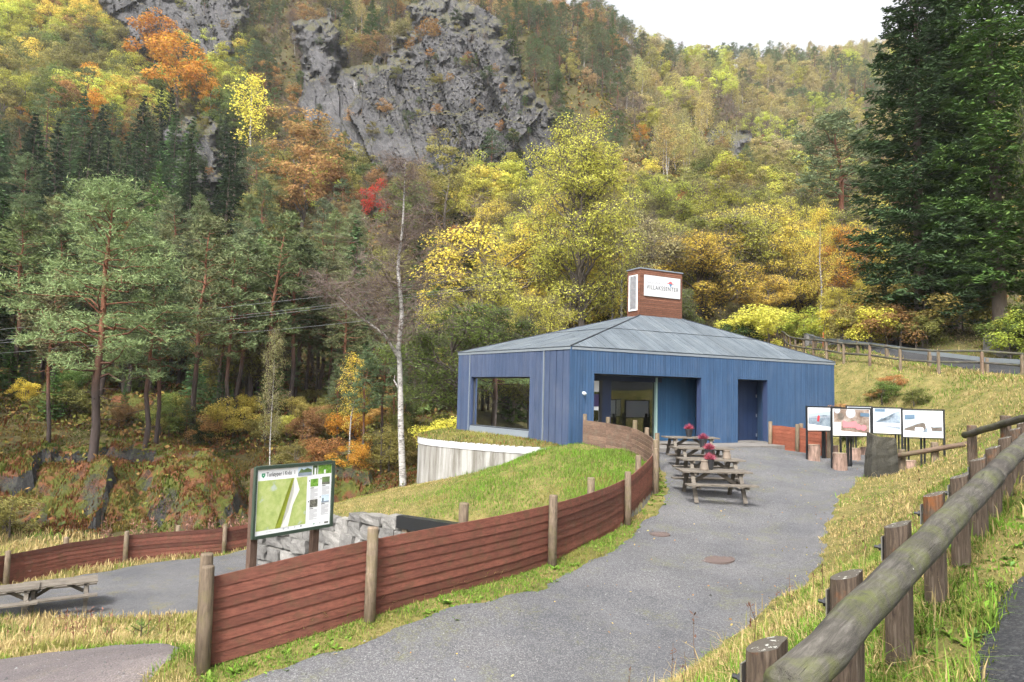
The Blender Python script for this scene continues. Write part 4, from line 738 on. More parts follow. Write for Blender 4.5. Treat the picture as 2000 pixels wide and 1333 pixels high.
# --- the rest of the wooded hillside --------------------------------
ZONES = [  # px0, px1, row0, row1 (of the crown middle) -> [(kind, colour, weight)], region words
    ((0, 470, 265, 450), [('spruce', 'black spruce', 6), ('spruce', 'spruce', 1.5), ('pine', 'pine', 0.6)], 'in the dark stand on the left slope'),
    ((-400, 480, -300, 290), [('broad', 'yellow-green', 6), ('broad', 'yellow', 2.5), ('broad', 'olive', 3), ('broad', 'orange', 1.2), ('broad', 'green', 2.5), ('pine', 'pine', 1.8), ('broad', 'rust', 1.0)], 'on the slope left of the cliff'),
    ((-400, 0, 240, 700), [('spruce', 'spruce', 5), ('pine', 'pine', 3)], 'in the dark stand on the left slope'),
    ((480, 900, 240, 470), [('bare', 'brown', 4), ('broad', 'rust', 2.4), ('broad', 'olive', 3), ('broad', 'green', 1.5), ('birch', 'olive', 1.5), ('pine', 'pine', 1.2), ('broad', 'yellow-green', 1)], 'below the grey cliff'),
    ((0, 700, 430, 760), [('pine', 'pine', 4), ('spruce', 'spruce2', 0.3), ('pine', 'pale pine', 2.5), ('broad', 'olive', 0.8), ('bare', 'brown', 0.8)], 'in the pine grove by the gorge'),
    ((700, 920, 430, 760), [('spruce', 'spruce2', 1.2), ('bare', 'brown', 2.5), ('broad', 'olive', 2), ('pine', 'pine', 1)], 'in the wood behind the white birch'),
    ((900, 1320, 330, 640), [('broad', 'yellow-green', 3), ('broad', 'olive', 2.5), ('broad', 'yellow', 2), ('bare', 'brown', 1.2), ('broad', 'straw', 1)], 'on the slope behind the building'),
    ((480, 1230, -300, 330), [('pine', 'pine', 5), ('bare', 'brown', 3), ('broad', 'rust', 1.2), ('broad', 'olive', 1.6), ('spruce', 'spruce2', 0.7), ('birch', 'straw', 0.7)], 'above and around the cliff'),
    ((1150, 1760, 60, 330), [('birch', 'lemon', 4), ('broad', 'straw', 3), ('birch', 'straw', 2.5), ('bare', 'brown', 3), ('broad', 'yellow-green', 2), ('pine', 'pine', 0.9)], 'on the far slope right of the cliff'),
    ((1200, 1760, 330, 480), [('broad', 'olive', 4), ('broad', 'yellow-green', 3), ('bare', 'brown', 2), ('pine', 'pine', 1.2), ('broad', 'rust', 0.7), ('broad', 'green', 1.2)], 'on the slope between chimney and firs'),
    ((1300, 1760, 480, 660), [('broad', 'yellow-green', 4), ('broad', 'yellow', 3), ('broad', 'olive', 2), ('broad', 'green', 1.5)], 'above the road behind the building'),
    ((1700, 2500, -100, 700), [('broad', 'yellow-green', 3), ('broad', 'olive', 2), ('broad', 'yellow', 1.5), ('spruce', 'spruce', 1)], 'on the slope behind the firs')]
rows = []; y = 47.0
while y < 420:
    st = 3.7 + y * 0.010; hw = 0.86 * y + 6
    for x in np.arange(-hw, hw, st): rows.append((x + trg.normal() * st * 0.3, y + trg.normal() * st * 0.3))
    y += st * (0.95 if y < 118 or y > 215 else 0.6)
rows = np.array(rows); zz = H(rows[:, 0], rows[:, 1]); P = np.c_[rows, zz]; gx, gy = proj(P)
HTM = {'broad': (8, 12), 'pine': (9, 14), 'spruce': (12, 17), 'birch': (9, 13), 'bare': (7, 10.5)}; count = {}; later = []
for (x, y_), z, px, row in zip(rows, zz, gx, gy):
    hpx = 9 / y_ * F; mid = row - hpx * 0.5
    if row < -60 or px < -90 or px > 2090: continue
    if (px < 1150 and y_ > 240) or y_ > 400: continue
    if px > 1190 and 118 < y_ < 215 and trg.random() < 0.36: continue
    if y_ < 62 and (px > 880 or y_ < 50 + (px > 700) * 6): continue
    if px > 1720 and y_ < 130 and row > 60: 
        if px > 1760: continue
    def inp(poly, r_): return bool(inside(poly, np.array([px]), np.array([r_]))[0])
    if any(inp(c, row - 4) for c in (cl_main, cl_left, cl_b, cl_c)) : 
        if not (trg.random() < 0.13): continue
    if any(inp(c, row - hpx * 0.75) for c in (cl_main, cl_left, cl_b)) and trg.random() < (0.8 if px > 760 else 0.5): continue
    if any(abs(px - q[2]) < 34 and y_ < q[4] + 4 and row > q[5] and row - hpx * 1.2 < q[3] - 4 for q in ACC): continue
    for (a0, a1, b0, b1), opts, words in ZONES:
        if a0 <= px < a1 and b0 <= mid < b1: break
    else: continue
    wts = np.array([o_[2] for o_ in opts]); j = int(trg.choice(len(opts), p=wts / wts.sum()))
    # neighbours tend to be alike
    nz = float(vn(np.array([x / 26 + 3]), np.array([y_ / 26]), 91)[0]); jj = int(np.searchsorted(np.cumsum(wts / wts.sum()), min(0.999, max(0, nz * 1.5 - 0.25)))); j = jj if trg.random() < 0.5 else j
    kd, cc, _ = opts[j]; hh = trg.uniform(*HTM[kd])
    if 'above and around' in words: hh *= 0.85
    later.append((y_, kd, cc, x, hh, words, z))
later.sort(key=lambda q: q[0])
stuffed = []
for y_, kd, cc, x, hh, words, z in later:
    if count.get(kd, 0) < {'broad': 175, 'pine': 235}.get(kd, 260) and y_ < 290:
        count[kd] = count.get(kd, 0) + 1
        nm = NAMES[kd][1]; wd_t = trg.uniform(0.9, 1.25); lo_, hi_ = HTM[kd]; szw = 'small' if hh < lo_ + (hi_ - lo_) * 0.3 else ('tall' if hh > lo_ + (hi_ - lo_) * 0.72 else 'middle-sized'); shp = 'slim' if wd_t < 1.02 else ('broad' if wd_t > 1.13 else 'even')
        _, rw_ = proj(np.array([x, y_, z])); lev_ = 'high' if rw_ < 150 else ('midway' if rw_ < 380 else 'low')
        lab = f'{szw} {shp} {WORD.get(cc, cc)} {nm} {lev_} {words}' if kd != 'bare' else f'{szw} {shp} nearly bare brown tree {lev_} {words}'
        tree(kd, cc, x, y_, hh, lab, f'{nm}s {words}', wd_t, z - 0.2)
    else: stuffed.append((y_, kd, cc, x, hh, z))
# trees past the limit, far up on the hill: masses that read as one wood, scattered over points
SRC = {}
for o in TREES:
    if 'src' in o.keys(): SRC.setdefault(tuple(o['src'].split('|')), []).append(o)
SRCK = {}
for (kd, cc), v_ in SRC.items(): SRCK.setdefault(kd, []).extend(v_)
groups_ = {}
for q in stuffed: groups_.setdefault((q[1], q[2], int(trg.integers(0, 2))), []).append(q)
def scatter(name, label, pts, rot, scl, src):
    me = bpy.data.meshes.new(name); me.from_pydata([tuple(p_) for p_ in pts], [], [])
    for nm, ar in (('rot', rot), ('scl', scl)):
        at_ = me.attributes.new(nm, 'FLOAT_VECTOR', 'POINT'); at_.data.foreach_set('vector', np.asarray(ar, np.float32).ravel())
    o = link(name, me); tag(o, label, kind='stuff'); ng = bpy.data.node_groups.new(name, 'GeometryNodeTree')
    ng.interface.new_socket('Geometry', in_out='INPUT', socket_type='NodeSocketGeometry'); ng.interface.new_socket('Geometry', in_out='OUTPUT', socket_type='NodeSocketGeometry')
    N_ = ng.nodes.new; gi = N_('NodeGroupInput'); go = N_('NodeGroupOutput'); ip = N_('GeometryNodeInstanceOnPoints'); oi = N_('GeometryNodeObjectInfo'); oi.inputs['Object'].default_value = src; oi.inputs['As Instance'].default_value = True
    ar = N_('GeometryNodeInputNamedAttribute'); ar.data_type = 'FLOAT_VECTOR'; ar.inputs['Name'].default_value = 'rot'; as_ = N_('GeometryNodeInputNamedAttribute'); as_.data_type = 'FLOAT_VECTOR'; as_.inputs['Name'].default_value = 'scl'; er = N_('FunctionNodeEulerToRotation')
    L_ = ng.links.new; L_(gi.outputs[0], ip.inputs['Points']); L_(oi.outputs['Geometry'], ip.inputs['Instance']); L_(ar.outputs['Attribute'], er.inputs[0]); L_(er.outputs[0], ip.inputs['Rotation']); L_(as_.outputs['Attribute'], ip.inputs['Scale']); L_(ip.outputs[0], go.inputs[0])
    o.modifiers.new('scatter', 'NODES').node_group = ng; o.color = src.color; return o
for (kd, cc, k), qs in groups_.items():
    src = SRC.get((kd, cc)) or SRCK.get(kd)
    if not src: continue
    src = src[(k * 7) % len(src)]; n = len(qs); sc_ = np.array([q[4] / FH[kd] for q in qs]); wd_ = trg.uniform(0.9, 1.25, n)
    scatter('distant_forest', f'distant {WORD.get(cc, cc)} {kd if kd != "broad" else "broadleaf"} trees in the wood high on the hill', [(q[3], q[0], q[5] - 0.2) for q in qs], np.stack([np.zeros(n), np.zeros(n), trg.random(n) * 6.28], 1), np.stack([sc_ * wd_, sc_ * wd_, sc_], 1), src)
for k in range(46):
    y_ = trg.uniform(30, 66); x = -0.80 * y_ - trg.uniform(3, 34); kd, cc = (('pine', 'pine'), ('spruce', 'spruce2'), ('broad', 'yellow-green'), ('broad', 'olive'), ('pine', 'pale pine'))[k % 5]
    tree(kd, cc, x, y_, trg.uniform(9, 15), f'{WORD.get(cc, cc)} {NAMES[kd][1]} beyond the left edge of the photo, reflected in the picture window', 'trees beyond the left edge')

# more pines between the named ones
for k in range(16):
    y_ = trg.uniform(48, 61); px = 20 + k * 43 + trg.normal() * 12; tree('pine', 'pine' if k % 3 else 'pale pine', (px - 1000) / F * y_, y_, trg.uniform(10.5, 14), f'{("slim", "crooked", "full-crowned", "half-hidden")[k % 4]} {"blue-green" if k % 3 else "pale green"} pine tree further back in the grove', 'pine trees in the pine grove by the gorge', trg.uniform(0.95, 1.25))
# young trees filling the pine grove
for k in range(54):
    y_ = trg.uniform(45, 61); px = trg.uniform(-20, 800); x = (px - 1000) / F * y_; kd, cc = (('spruce', 'spruce2'), ('pine', 'pine'), ('shrub', 'olive'), ('spruce', 'spruce'), ('shrub', 'green'), ('shrub', 'rust'))[k % 6]; hh = trg.uniform(2.2, 5.5) if kd != 'shrub' else trg.uniform(1.2, 2.6)
    tree(kd, cc, x, y_, hh, f'{"knee-high" if hh < 1.8 else ("small" if hh < 3 else "young")} {"slim " if k % 2 else ""}{WORD.get(cc, cc)} {NAMES[kd][1]} growing under the tall pines', 'young trees under the pines', trg.uniform(1.0, 1.5))
# bushes and small pines rooted on the ledges of the cliffs
for pts, nm_ in LEDGES:
    if len(pts) < 5: continue
    for k, q in enumerate(pts[trg.permutation(len(pts))[:{'cliff_face': 75, 'upper_cliff_face': 26}.get(nm_, 5)]]):
        kd, cc = (('broad', 'olive'), ('pine', 'pine'), ('bare', 'brown'), ('broad', 'rust'), ('broad', 'dark green'))[int(trg.integers(0, 5))]
        hh = trg.uniform(1.6, 4.2); tree(kd, cc, float(q[0]), float(q[1]) - 0.2, hh, f'{"low" if hh < 2.8 else "taller"} {WORD.get(cc, cc)} {NAMES[kd][1]} rooted on a ledge of the {"large cliff" if nm_ == "cliff_face" else ("upper left cliff" if nm_ == "upper_cliff_face" else "small crag")}', 'bushes on the cliff ledges', trg.uniform(1.0, 1.5), float(q[2]) - 0.3)

# --- undergrowth on the forest floor: one mass
rg = np.random.default_rng(12); N0 = 210000
yy = np.exp(rg.uniform(math.log(31), math.log(260), N0)); uu = rg.uniform(-0.82, 0.82, N0); xx = uu * yy
ok = (vn(xx / 2.3, yy / 2.3, 61) + 0.4 * vn(xx / 0.7, yy / 0.7, 62) > 0.52) & ~((xx > -4.5) & (yy < 44)) & ~((xx > 8) & (yy < 52))
xx, yy = xx[ok], yy[ok]; zz = H(xx, yy)
for x0, x1, y0, y1, fn in ((-36, -10.5, 29.6, 44, z_oc1), (-16.5, -4, 33, 45, z_oc2), (-50, -16, 44, 58, z_oc3)):
    m_ = (xx > x0) & (xx < x1) & (yy > y0) & (yy < y1); zz[m_] = np.maximum(zz[m_], fn(xx[m_], yy[m_]) + 0.05)
    m2 = m_ & (fn is not z_oc3) & (rg.random(len(xx)) < 0.9); xx, yy, zz = xx[~m2], yy[~m2], zz[~m2]
n = len(xx); sz = 0.02 + 0.0030 * yy; hgt = rg.random(n) ** 1.5 * (0.25 + 0.9 * vn(xx / 4, yy / 4, 66)) * np.clip(yy / 60, 0.5, 1.6)
C = np.stack([xx, yy, zz + hgt], 1); Nn = unit(rg.normal(size=(n, 3)) + np.array([0, -0.3, 0.8])); T = unit(np.cross(Nn, rg.normal(size=(n, 3)))); B = np.cross(Nn, T); s_ = (sz * rg.uniform(0.5, 1.2, n))[:, None]
pal = 1.3 * np.array([(0.10, 0.10, 0.025), (0.15, 0.09, 0.035), (0.075, 0.085, 0.02), (0.2, 0.15, 0.04), (0.12, 0.055, 0.025), (0.05, 0.06, 0.022)]); k = np.clip((vn(xx / 6, yy / 6, 71) * 1.5 - 0.25 + rg.normal(size=n) * 0.14) * 6, 0, 5.99).astype(int)
V = np.stack([C - T * s_, C + B * s_ * 0.6, C + T * s_, C - B * s_ * 0.6], 1).reshape(-1, 3)
o = MB().add(V, np.arange(n * 4).reshape(-1, 4), col=np.repeat(pal[k] * rg.uniform(0.55, 1.3, (n, 1)), 4, 0)).build('undergrowth', M['litter']); tag(o, 'heather, ferns and low bushes covering the forest floor', kind='stuff')
# ================================================================== blue visitor building
def mk_blue(name, c1, c2, wear):
    t = NT(name); n = t.noise(t.coord('World', (6, 6, 0.5)), 1.6, 6, 0.65, 0.3); w_ = t.noise(t.coord('World', (1, 1, 1)), 0.9, 5, 0.65); st = t.noise(t.coord('World', (9, 9, 0.35)), 1.2, 4, 0.6)
    c = t.ramp(n, [(0.3, c1), (0.65, c2)]); c = t.mix(1.0, c, t.ramp(t.attr('v'), [(0, (0.88,) * 3), (1, (1.12,) * 3)]), 'MULTIPLY')
    c = t.mix(t.math('MULTIPLY', t.mr(w_, 0.42, 0.7, 0, 0.75), t.mr(st, 0.35, 0.7, 0, 1)), c, wear)
    return t.bsdf(c, 0.7, t.bump(n, 0.25, 0.008), 0.3)
M['blue'] = mk_blue('blue_cladding', (0.023, 0.054, 0.112), (0.035, 0.076, 0.152), (0.07, 0.105, 0.175))
M['blue_left'] = mk_blue('left_blue_cladding', (0.036, 0.056, 0.105), (0.056, 0.078, 0.14), (0.10, 0.112, 0.16))  # left wall boards: greyer, slightly redder blue than the front boards
M['teal'] = mk_blue('teal_panelling', (0.022, 0.075, 0.16), (0.03, 0.095, 0.19), (0.035, 0.10, 0.19))
M['blue_core'] = m_plain('blue_core', (0.025, 0.042, 0.10), 0.8)
M['dark_blue'] = m_plain('dark_blue_door', (0.012, 0.024, 0.062), 0.5)
def mk_roof():
    t = NT('roof_board'); n = t.noise(t.coord('World', (1, 1, 1)), 1.3, 7, 0.65); n2 = t.noise(t.coord('World', (1, 1, 1)), 14, 5, 0.7)
    c = t.ramp(n, [(0.3, (0.068, 0.084, 0.10)), (0.55, (0.098, 0.117, 0.134)), (0.75, (0.13, 0.145, 0.152))]); c = t.mix(1.0, c, t.ramp(t.attr('v'), [(0, (0.82,) * 3), (1, (1.14,) * 3)]), 'MULTIPLY')
    c = t.mix(t.mr(n2, 0.58, 0.75, 0, 0.5), c, (0.05, 0.058, 0.068)); return t.bsdf(c, 0.65, t.bump(n2, 0.2, 0.01), 0.35)
M['roof'] = mk_roof()
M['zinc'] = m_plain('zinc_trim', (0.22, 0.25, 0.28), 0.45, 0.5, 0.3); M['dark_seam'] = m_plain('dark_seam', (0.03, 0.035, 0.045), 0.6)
M['white'] = m_plain('white_panel', (0.82, 0.83, 0.84), 0.35, 0.5, 0, 0.02); M['board_white'] = m_plain('board_white', (0.5, 0.505, 0.51), 0.4, 0.4, 0, 0.02); M['grille'] = m_plain('grille', (0.55, 0.57, 0.6), 0.4, 0.5, 0.2)
M['chimney'] = m_wood('chimney_slat', (0.115, 0.048, 0.03), (0.215, 0.098, 0.062), (3, 3, 14), 3.0, var=0.3, gen='World')
M['black'] = m_plain('black_metal', (0.012, 0.013, 0.015), 0.4, 0.5); M['ink'] = m_plain('ink', (0.03, 0.035, 0.045), 0.6); M['faint_ink'] = m_plain('faint_ink', (0.3, 0.31, 0.34), 0.6)
M['frame_green'] = m_plain('pale_frame', (0.33, 0.47, 0.43), 0.4); M['steel'] = m_plain('steel', (0.5, 0.5, 0.5), 0.3, 0.5, 0.9)
def mk_glass():
    t = NT('window_glass'); fr = t.n('ShaderNodeFresnel'); fr.inputs[0].default_value = 1.75; tr = t.n('ShaderNodeBsdfTransparent'); tr.inputs[0].default_value = (0.34, 0.4, 0.38, 1); gl = t.n('ShaderNodeBsdfGlossy'); gl.inputs['Roughness'].default_value = 0.01; gl.inputs[0].default_value = (0.95, 1, 0.98, 1)
    mx = t.n('ShaderNodeMixShader'); t.l(t.math('ADD', t.math('MULTIPLY', fr.outputs[0], 1.6), 0.05), mx.inputs[0]); t.l(tr.outputs[0], mx.inputs[1]); t.l(gl.outputs[0], mx.inputs[2]); t.l(mx.outputs[0], t.out.inputs[0]); return t.m
M['glass'] = mk_glass()
def mk_concrete(name, base, stain):
    t = NT(name); v = t.coord('World'); st = t.noise(t.coord('World', (1.5, 1.5, 0.14)), 1.1, 6, 0.7, 0.5); n = t.noise(v, 9, 6, 0.7)
    c = t.mix(t.mr(st, 0.42, 0.58, 0, 0.85), base, stain); c = t.mix(t.mr(n, 0.3, 0.7, 0, 0.25), c, tuple(x * 0.6 for x in base)); return t.bsdf(c, 0.85, t.bump(n, 0.2, 0.01), 0.25)
M['concrete'] = mk_concrete('stained_concrete', (0.36, 0.352, 0.335), (0.11, 0.097, 0.075)); M['slab'] = mk_concrete('slab_concrete', (0.18, 0.17, 0.158), (0.125, 0.115, 0.105)); M['flash'] = m_plain('white_flashing', (0.5, 0.5, 0.51), 0.6)
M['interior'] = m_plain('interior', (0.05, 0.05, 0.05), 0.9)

FD = np.append(front_dir, 0); IN = np.append(inn, 0); UP = np.array([0, 0, 1.0]); SF = np.linalg.norm((C2 - C1)[:2])
LD = (C3 - C1) / np.linalg.norm(C3 - C1); LIN = np.array([LD[1], -LD[0], 0]); SL = np.linalg.norm(C3 - C1)       # left face: direction and inward normal
bld = thing('visitor_building', 'blue timber visitor centre with a low hipped grey roof', 'building', tuple((C1 + C2 + C3 + C4) / 4))
EAVE = BZ + WALL_H
def sF(px, row, r=0.0):
    p = hit(px, row, C1 + IN * r, IN); return float((p - C1) @ FD), float(p[2])
def sL(px, row, r=0.0):
    p = hit(px, row, C1 + LIN * r, LIN); return float((p - C1) @ LD), float(p[2])
a0 = sF(1160, 733)[0]; a1 = sF(1369, 740)[0]; az_ = sF(1265, 734)[1]
b0 = sF(1440, 742)[0]; b1 = sF(1498, 745)[0]; bz_ = sF(1468, 742)[1]
w0 = sL(1035, 780)[0]; w1 = sL(920, 780)[0]; wz1 = sL(978, 736.5)[1]; wz0 = sL(978, 838)[1]
def P3(o_, d_, n_, s, r, z): return np.array(o_) + np.asarray(d_) * s + np.asarray(n_) * r + np.array([0, 0, z - o_[2]])
FLOOR = BZ - 0.02
rgb = np.random.default_rng(3)
def clad(o_, d_, n_, S, openings, wd_, gap, mat_i=0, z0=BZ - 0.25, s_from=0.0, thick=0.028):
    mb = MB(); s = s_from; ax = (np.asarray(d_), np.asarray(n_), UP)
    while s < S - 0.02:
        e = min(S, s + wd_); v = rgb.random(); segs = [(z0 - (0 if rgb.random() < 0.7 else 0.03), EAVE)]
        cuts = sorted({s, e, *[q for o in openings for q in o[:2] if s < q < e]})
        for c0, c1 in zip(cuts[:-1], cuts[1:]):
            g0 = gap / 2 if c0 == s else 0; g1 = gap / 2 if c1 == e else 0; mid_ = (c0 + c1) / 2
            zs = [(segs[0][0], EAVE)]
            for o in openings:
                if o[0] < mid_ < o[1]: zs = [q for q in ((segs[0][0], o[2]), (o[3], EAVE)) if q[1] - q[0] > 0.02]
            for q0, q1 in zs:
                mb.box(P3(o_, d_, n_, (c0 + g0 + c1 - g1) / 2, -thick / 2 + rgb.normal() * 0.0015, (q0 + q1) / 2), (c1 - g1 - c0 - g0, thick, q1 - q0), ax, mat_i, v)
        s = e
    return mb
def core(o_, d_, n_, S, openings, th=0.24, z0=BZ - 0.25):
    mb = MB(); ax = (np.asarray(d_), np.asarray(n_), UP); s = 0.02
    def bx(s0, s1, q0, q1): mb.box(P3(o_, d_, n_, (s0 + s1) / 2, th / 2 + 0.004, (q0 + q1) / 2), (s1 - s0, th, q1 - q0), ax)
    for o in sorted(openings):
        bx(s, o[0], z0, EAVE - 0.01)
        if o[2] > z0 + 0.02: bx(o[0], o[1], z0, o[2])
        bx(o[0], o[1], o[3], EAVE - 0.01); s = o[1]
    bx(s, S - 0.02, z0, EAVE - 0.01); return mb
opF = [(a0, a1, BZ - 0.3, az_), (b0, b1, BZ - 0.3, bz_)]; opL = [(w0, w1, wz0, wz1)]
fw = part('front_wall', core(C1, FD, IN, SF, opF), M['blue_core'], bld); sub('cladding', clad(C1, FD, IN, SF, opF, 0.125, 0.009), M['blue'], fw)['kind'] = 'stuff'
lw = part('left_wall', core(C1, LD, LIN, SL, opL), M['blue_core'], bld); se = sL(1062, 780)[0]; sg = sL(917, 780)[0]
q = clad(C1, LD, LIN, sg, opL, 0.125, 0.008, s_from=se + 0.03); sub('cladding', q, M['blue_left'], lw)['kind'] = 'stuff'
sub('wide_board_cladding', clad(C1, LD, LIN, se - 0.03, [], se / 4.0, 0.035, s_from=0.03), M['blue_left'], lw)
sub('end_cladding', clad(C1, LD, LIN, SL, [], 0.125, 0.009, s_from=sg + 0.03), M['blue_left'], lw)['kind'] = 'stuff'
for s_ in (se, sg):
    sub('metal_strip', MB().box(P3(C1, LD, LIN, s_, -0.025, BZ + WALL_H / 2 - 0.12), (0.045, 0.05, WALL_H + 0.2), (LD, LIN, UP)), M['zinc'], lw)
sub('corner_board', MB().box(C1 - FD * 0.012 - LD * 0.012 + UP * (WALL_H / 2 - 0.12) - (IN + LIN) * 0.012, (0.06, 0.06, WALL_H + 0.2), (FD, IN, UP)), M['blue'], fw)
RD = (C4 - C2) / np.linalg.norm(C4 - C2)
part('right_wall', clad(C2, RD, np.array([-RD[1], RD[0], 0]), SL, [], 0.125, 0.009).box((C2 + C4) / 2 + UP * WALL_H / 2 - FD * 0.13, (SL, 0.2, WALL_H), (RD, FD, UP)), M['blue'], bld)
part('back_wall', MB().box((C3 + C4) / 2 + UP * WALL_H / 2 - IN * 0.12, (SF, 0.2, WALL_H), (FD, IN, UP)), M['blue'], bld)
# picture window on the left wall
pw = part('picture_window', MB().box(P3(C1, LD, LIN, (w0 + w1) / 2, 0.16, wz0 + 0.03), (w1 - w0, 0.3, 0.06), (LD, LIN, UP)).box(P3(C1, LD, LIN, w0 + 0.03, 0.16, (wz0 + wz1) / 2), (0.06, 0.1, wz1 - wz0), (LD, LIN, UP)).box(P3(C1, LD, LIN, w1 - 0.03, 0.16, (wz0 + wz1) / 2), (0.06, 0.1, wz1 - wz0), (LD, LIN, UP)).box(P3(C1, LD, LIN, (w0 + w1) / 2, 0.16, wz1 - 0.03), (w1 - w0, 0.1, 0.06), (LD, LIN, UP)), M['dark_seam'], bld)
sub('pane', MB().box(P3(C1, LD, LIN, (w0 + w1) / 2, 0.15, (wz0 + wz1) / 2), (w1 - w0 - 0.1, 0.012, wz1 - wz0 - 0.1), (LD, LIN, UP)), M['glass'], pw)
sub('sill', MB().add([P3(C1, LD, LIN, w0, -0.06, wz0 - 0.24), P3(C1, LD, LIN, w1, -0.06, wz0 - 0.24), P3(C1, LD, LIN, w1, -0.03, wz0 + 0.01), P3(C1, LD, LIN, w0, -0.03, wz0 + 0.01), P3(C1, LD, LIN, w1, 0.12, wz0 + 0.035), P3(C1, LD, LIN, w0, 0.12, wz0 + 0.035)], [[0, 1, 2, 3], [3, 2, 4, 5]]), M['zinc'], pw)
# entrance recess, its glass front, doors
r1 = 1.25; iR = sF(1358, 800, r1)[0]; iL = a0 - 0.55
def inner(px, row): return sF(px, row, r1)
rec = MB()
def quad(mb, pts, m=0, v=0.5): mb.add(pts, [[0, 1, 2, 3]], m=m, v=v)
Z0 = FLOOR
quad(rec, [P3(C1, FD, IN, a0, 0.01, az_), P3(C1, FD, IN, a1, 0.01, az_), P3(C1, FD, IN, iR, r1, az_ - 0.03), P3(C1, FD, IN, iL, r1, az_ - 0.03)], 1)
quad(rec, [P3(C1, FD, IN, a0, 0.0, Z0), P3(C1, FD, IN, a0, 0.0, az_), P3(C1, FD, IN, iL, r1, az_), P3(C1, FD, IN, iL, r1, Z0)])
nb_ = 9
for i in range(nb_):
    f0, f1 = i / nb_, (i + 1) / nb_ - 0.008; L_ = lambda f: (a1 + (iR - a1) * f, r1 * f)
    (sa, ra), (sb, rb_) = L_(f0), L_(f1); quad(rec, [P3(C1, FD, IN, sa, ra, Z0), P3(C1, FD, IN, sb, rb_, Z0), P3(C1, FD, IN, sb, rb_, az_ + 0.02), P3(C1, FD, IN, sa, ra, az_ + 0.02)], 0, rgb.random())
ent = part('entrance_recess', rec, [M['blue'], M['dark_seam']], bld)
tp0, tp1 = inner(1285, 800)[0], iR
mb = MB(); s = tp0
while s < tp1 - 0.01: e = min(tp1, s + 0.135); mb.box(P3(C1, FD, IN, (s + e) / 2, r1 + 0.02, (Z0 + az_) / 2), (e - s - 0.008, 0.03, az_ - Z0), (FD, IN, UP), v=rgb.random()); s = e
mb.box(P3(C1, FD, IN, (tp0 + tp1) / 2, r1 + 0.06, (Z0 + az_) / 2), (tp1 - tp0, 0.04, az_ - Z0), (FD, IN, UP)); sub('panelling', mb, M['teal'], ent)
sub('frame', MB().box(P3(C1, FD, IN, inner(1280, 800)[0], r1 - 0.02, (Z0 + az_) / 2), (0.09, 0.12, az_ - Z0), (FD, IN, UP)), M['frame_green'], ent)
g0, g1 = inner(1192, 800)[0], inner(1276, 800)[0]; gz1 = az_ - 0.22
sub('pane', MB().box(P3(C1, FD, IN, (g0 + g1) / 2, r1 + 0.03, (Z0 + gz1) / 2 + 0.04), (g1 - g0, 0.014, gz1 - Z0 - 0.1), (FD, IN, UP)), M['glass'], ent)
sub('transom', MB().box(P3(C1, FD, IN, (iL + g1) / 2 + 0.2, r1, (gz1 + az_) / 2), (g1 - iL + 0.4, 0.1, az_ - gz1), (FD, IN, UP)), M['dark_blue'], ent)
p0_, p1_ = inner(1174, 800)[0], g0
sub('pier', MB().box(P3(C1, FD, IN, (p0_ + p1_) / 2, r1 + 0.01, (Z0 + gz1) / 2), (p1_ - p0_, 0.1, gz1 - Z0), (FD, IN, UP)), M['dark_blue'], ent)
dl_ = 0.12; dc_ = (p0_ - 0.12 + dl_) / 2; dw_ = max(0.1, p0_ - 0.12 - dl_)
dr_ = part('glass_door', MB().box(P3(C1, FD, IN, p0_ - 0.06, r1 - 0.03, (Z0 + gz1) / 2), (0.12, 0.08, gz1 - Z0), (FD, IN, UP)).box(P3(C1, FD, IN, dc_, r1 - 0.03, Z0 + 0.15), (dw_, 0.07, 0.26), (FD, IN, UP)).box(P3(C1, FD, IN, dc_, r1 - 0.03, gz1 - 0.08), (dw_, 0.07, 0.14), (FD, IN, UP)), M['black'], bld)
sub('pane', MB().box(P3(C1, FD, IN, dc_, r1 - 0.02, (Z0 + gz1) / 2), (dw_, 0.012, gz1 - Z0 - 0.3), (FD, IN, UP)), M['glass'], dr_)
hx = p0_ - 0.2; hz = inner(1166, 812)[1]
sub('handle', MB().tube([P3(C1, FD, IN, hx, r1 - 0.06, hz - 0.2), P3(C1, FD, IN, hx, r1 - 0.13, hz - 0.2), P3(C1, FD, IN, hx, r1 - 0.13, hz + 0.2), P3(C1, FD, IN, hx, r1 - 0.06, hz + 0.2)], 0.016, 6), M['steel'], dr_)
zn = inner(1165, 755)[1]; sub('notice', MB().box(P3(C1, FD, IN, p0_ - 0.38, r1 - 0.075, zn), (0.42, 0.008, 0.42), (FD, IN, UP)), M['white'], dr_)
M['purple'] = m_plain('purple_print', (0.05, 0.035, 0.12), 0.5)
zn2 = inner(1165, 783)[1]; sub('poster', MB().box(P3(C1, FD, IN, p0_ - 0.38, r1 - 0.075, zn2), (0.42, 0.008, 0.5), (FD, IN, UP)), M['purple'], dr_)
zn3 = inner(1165, 798)[1]; sub('leaflet', MB().box(P3(C1, FD, IN, p0_ - 0.38, r1 - 0.08, zn3), (0.4, 0.008, 0.14), (FD, IN, UP)), M['white'], dr_)
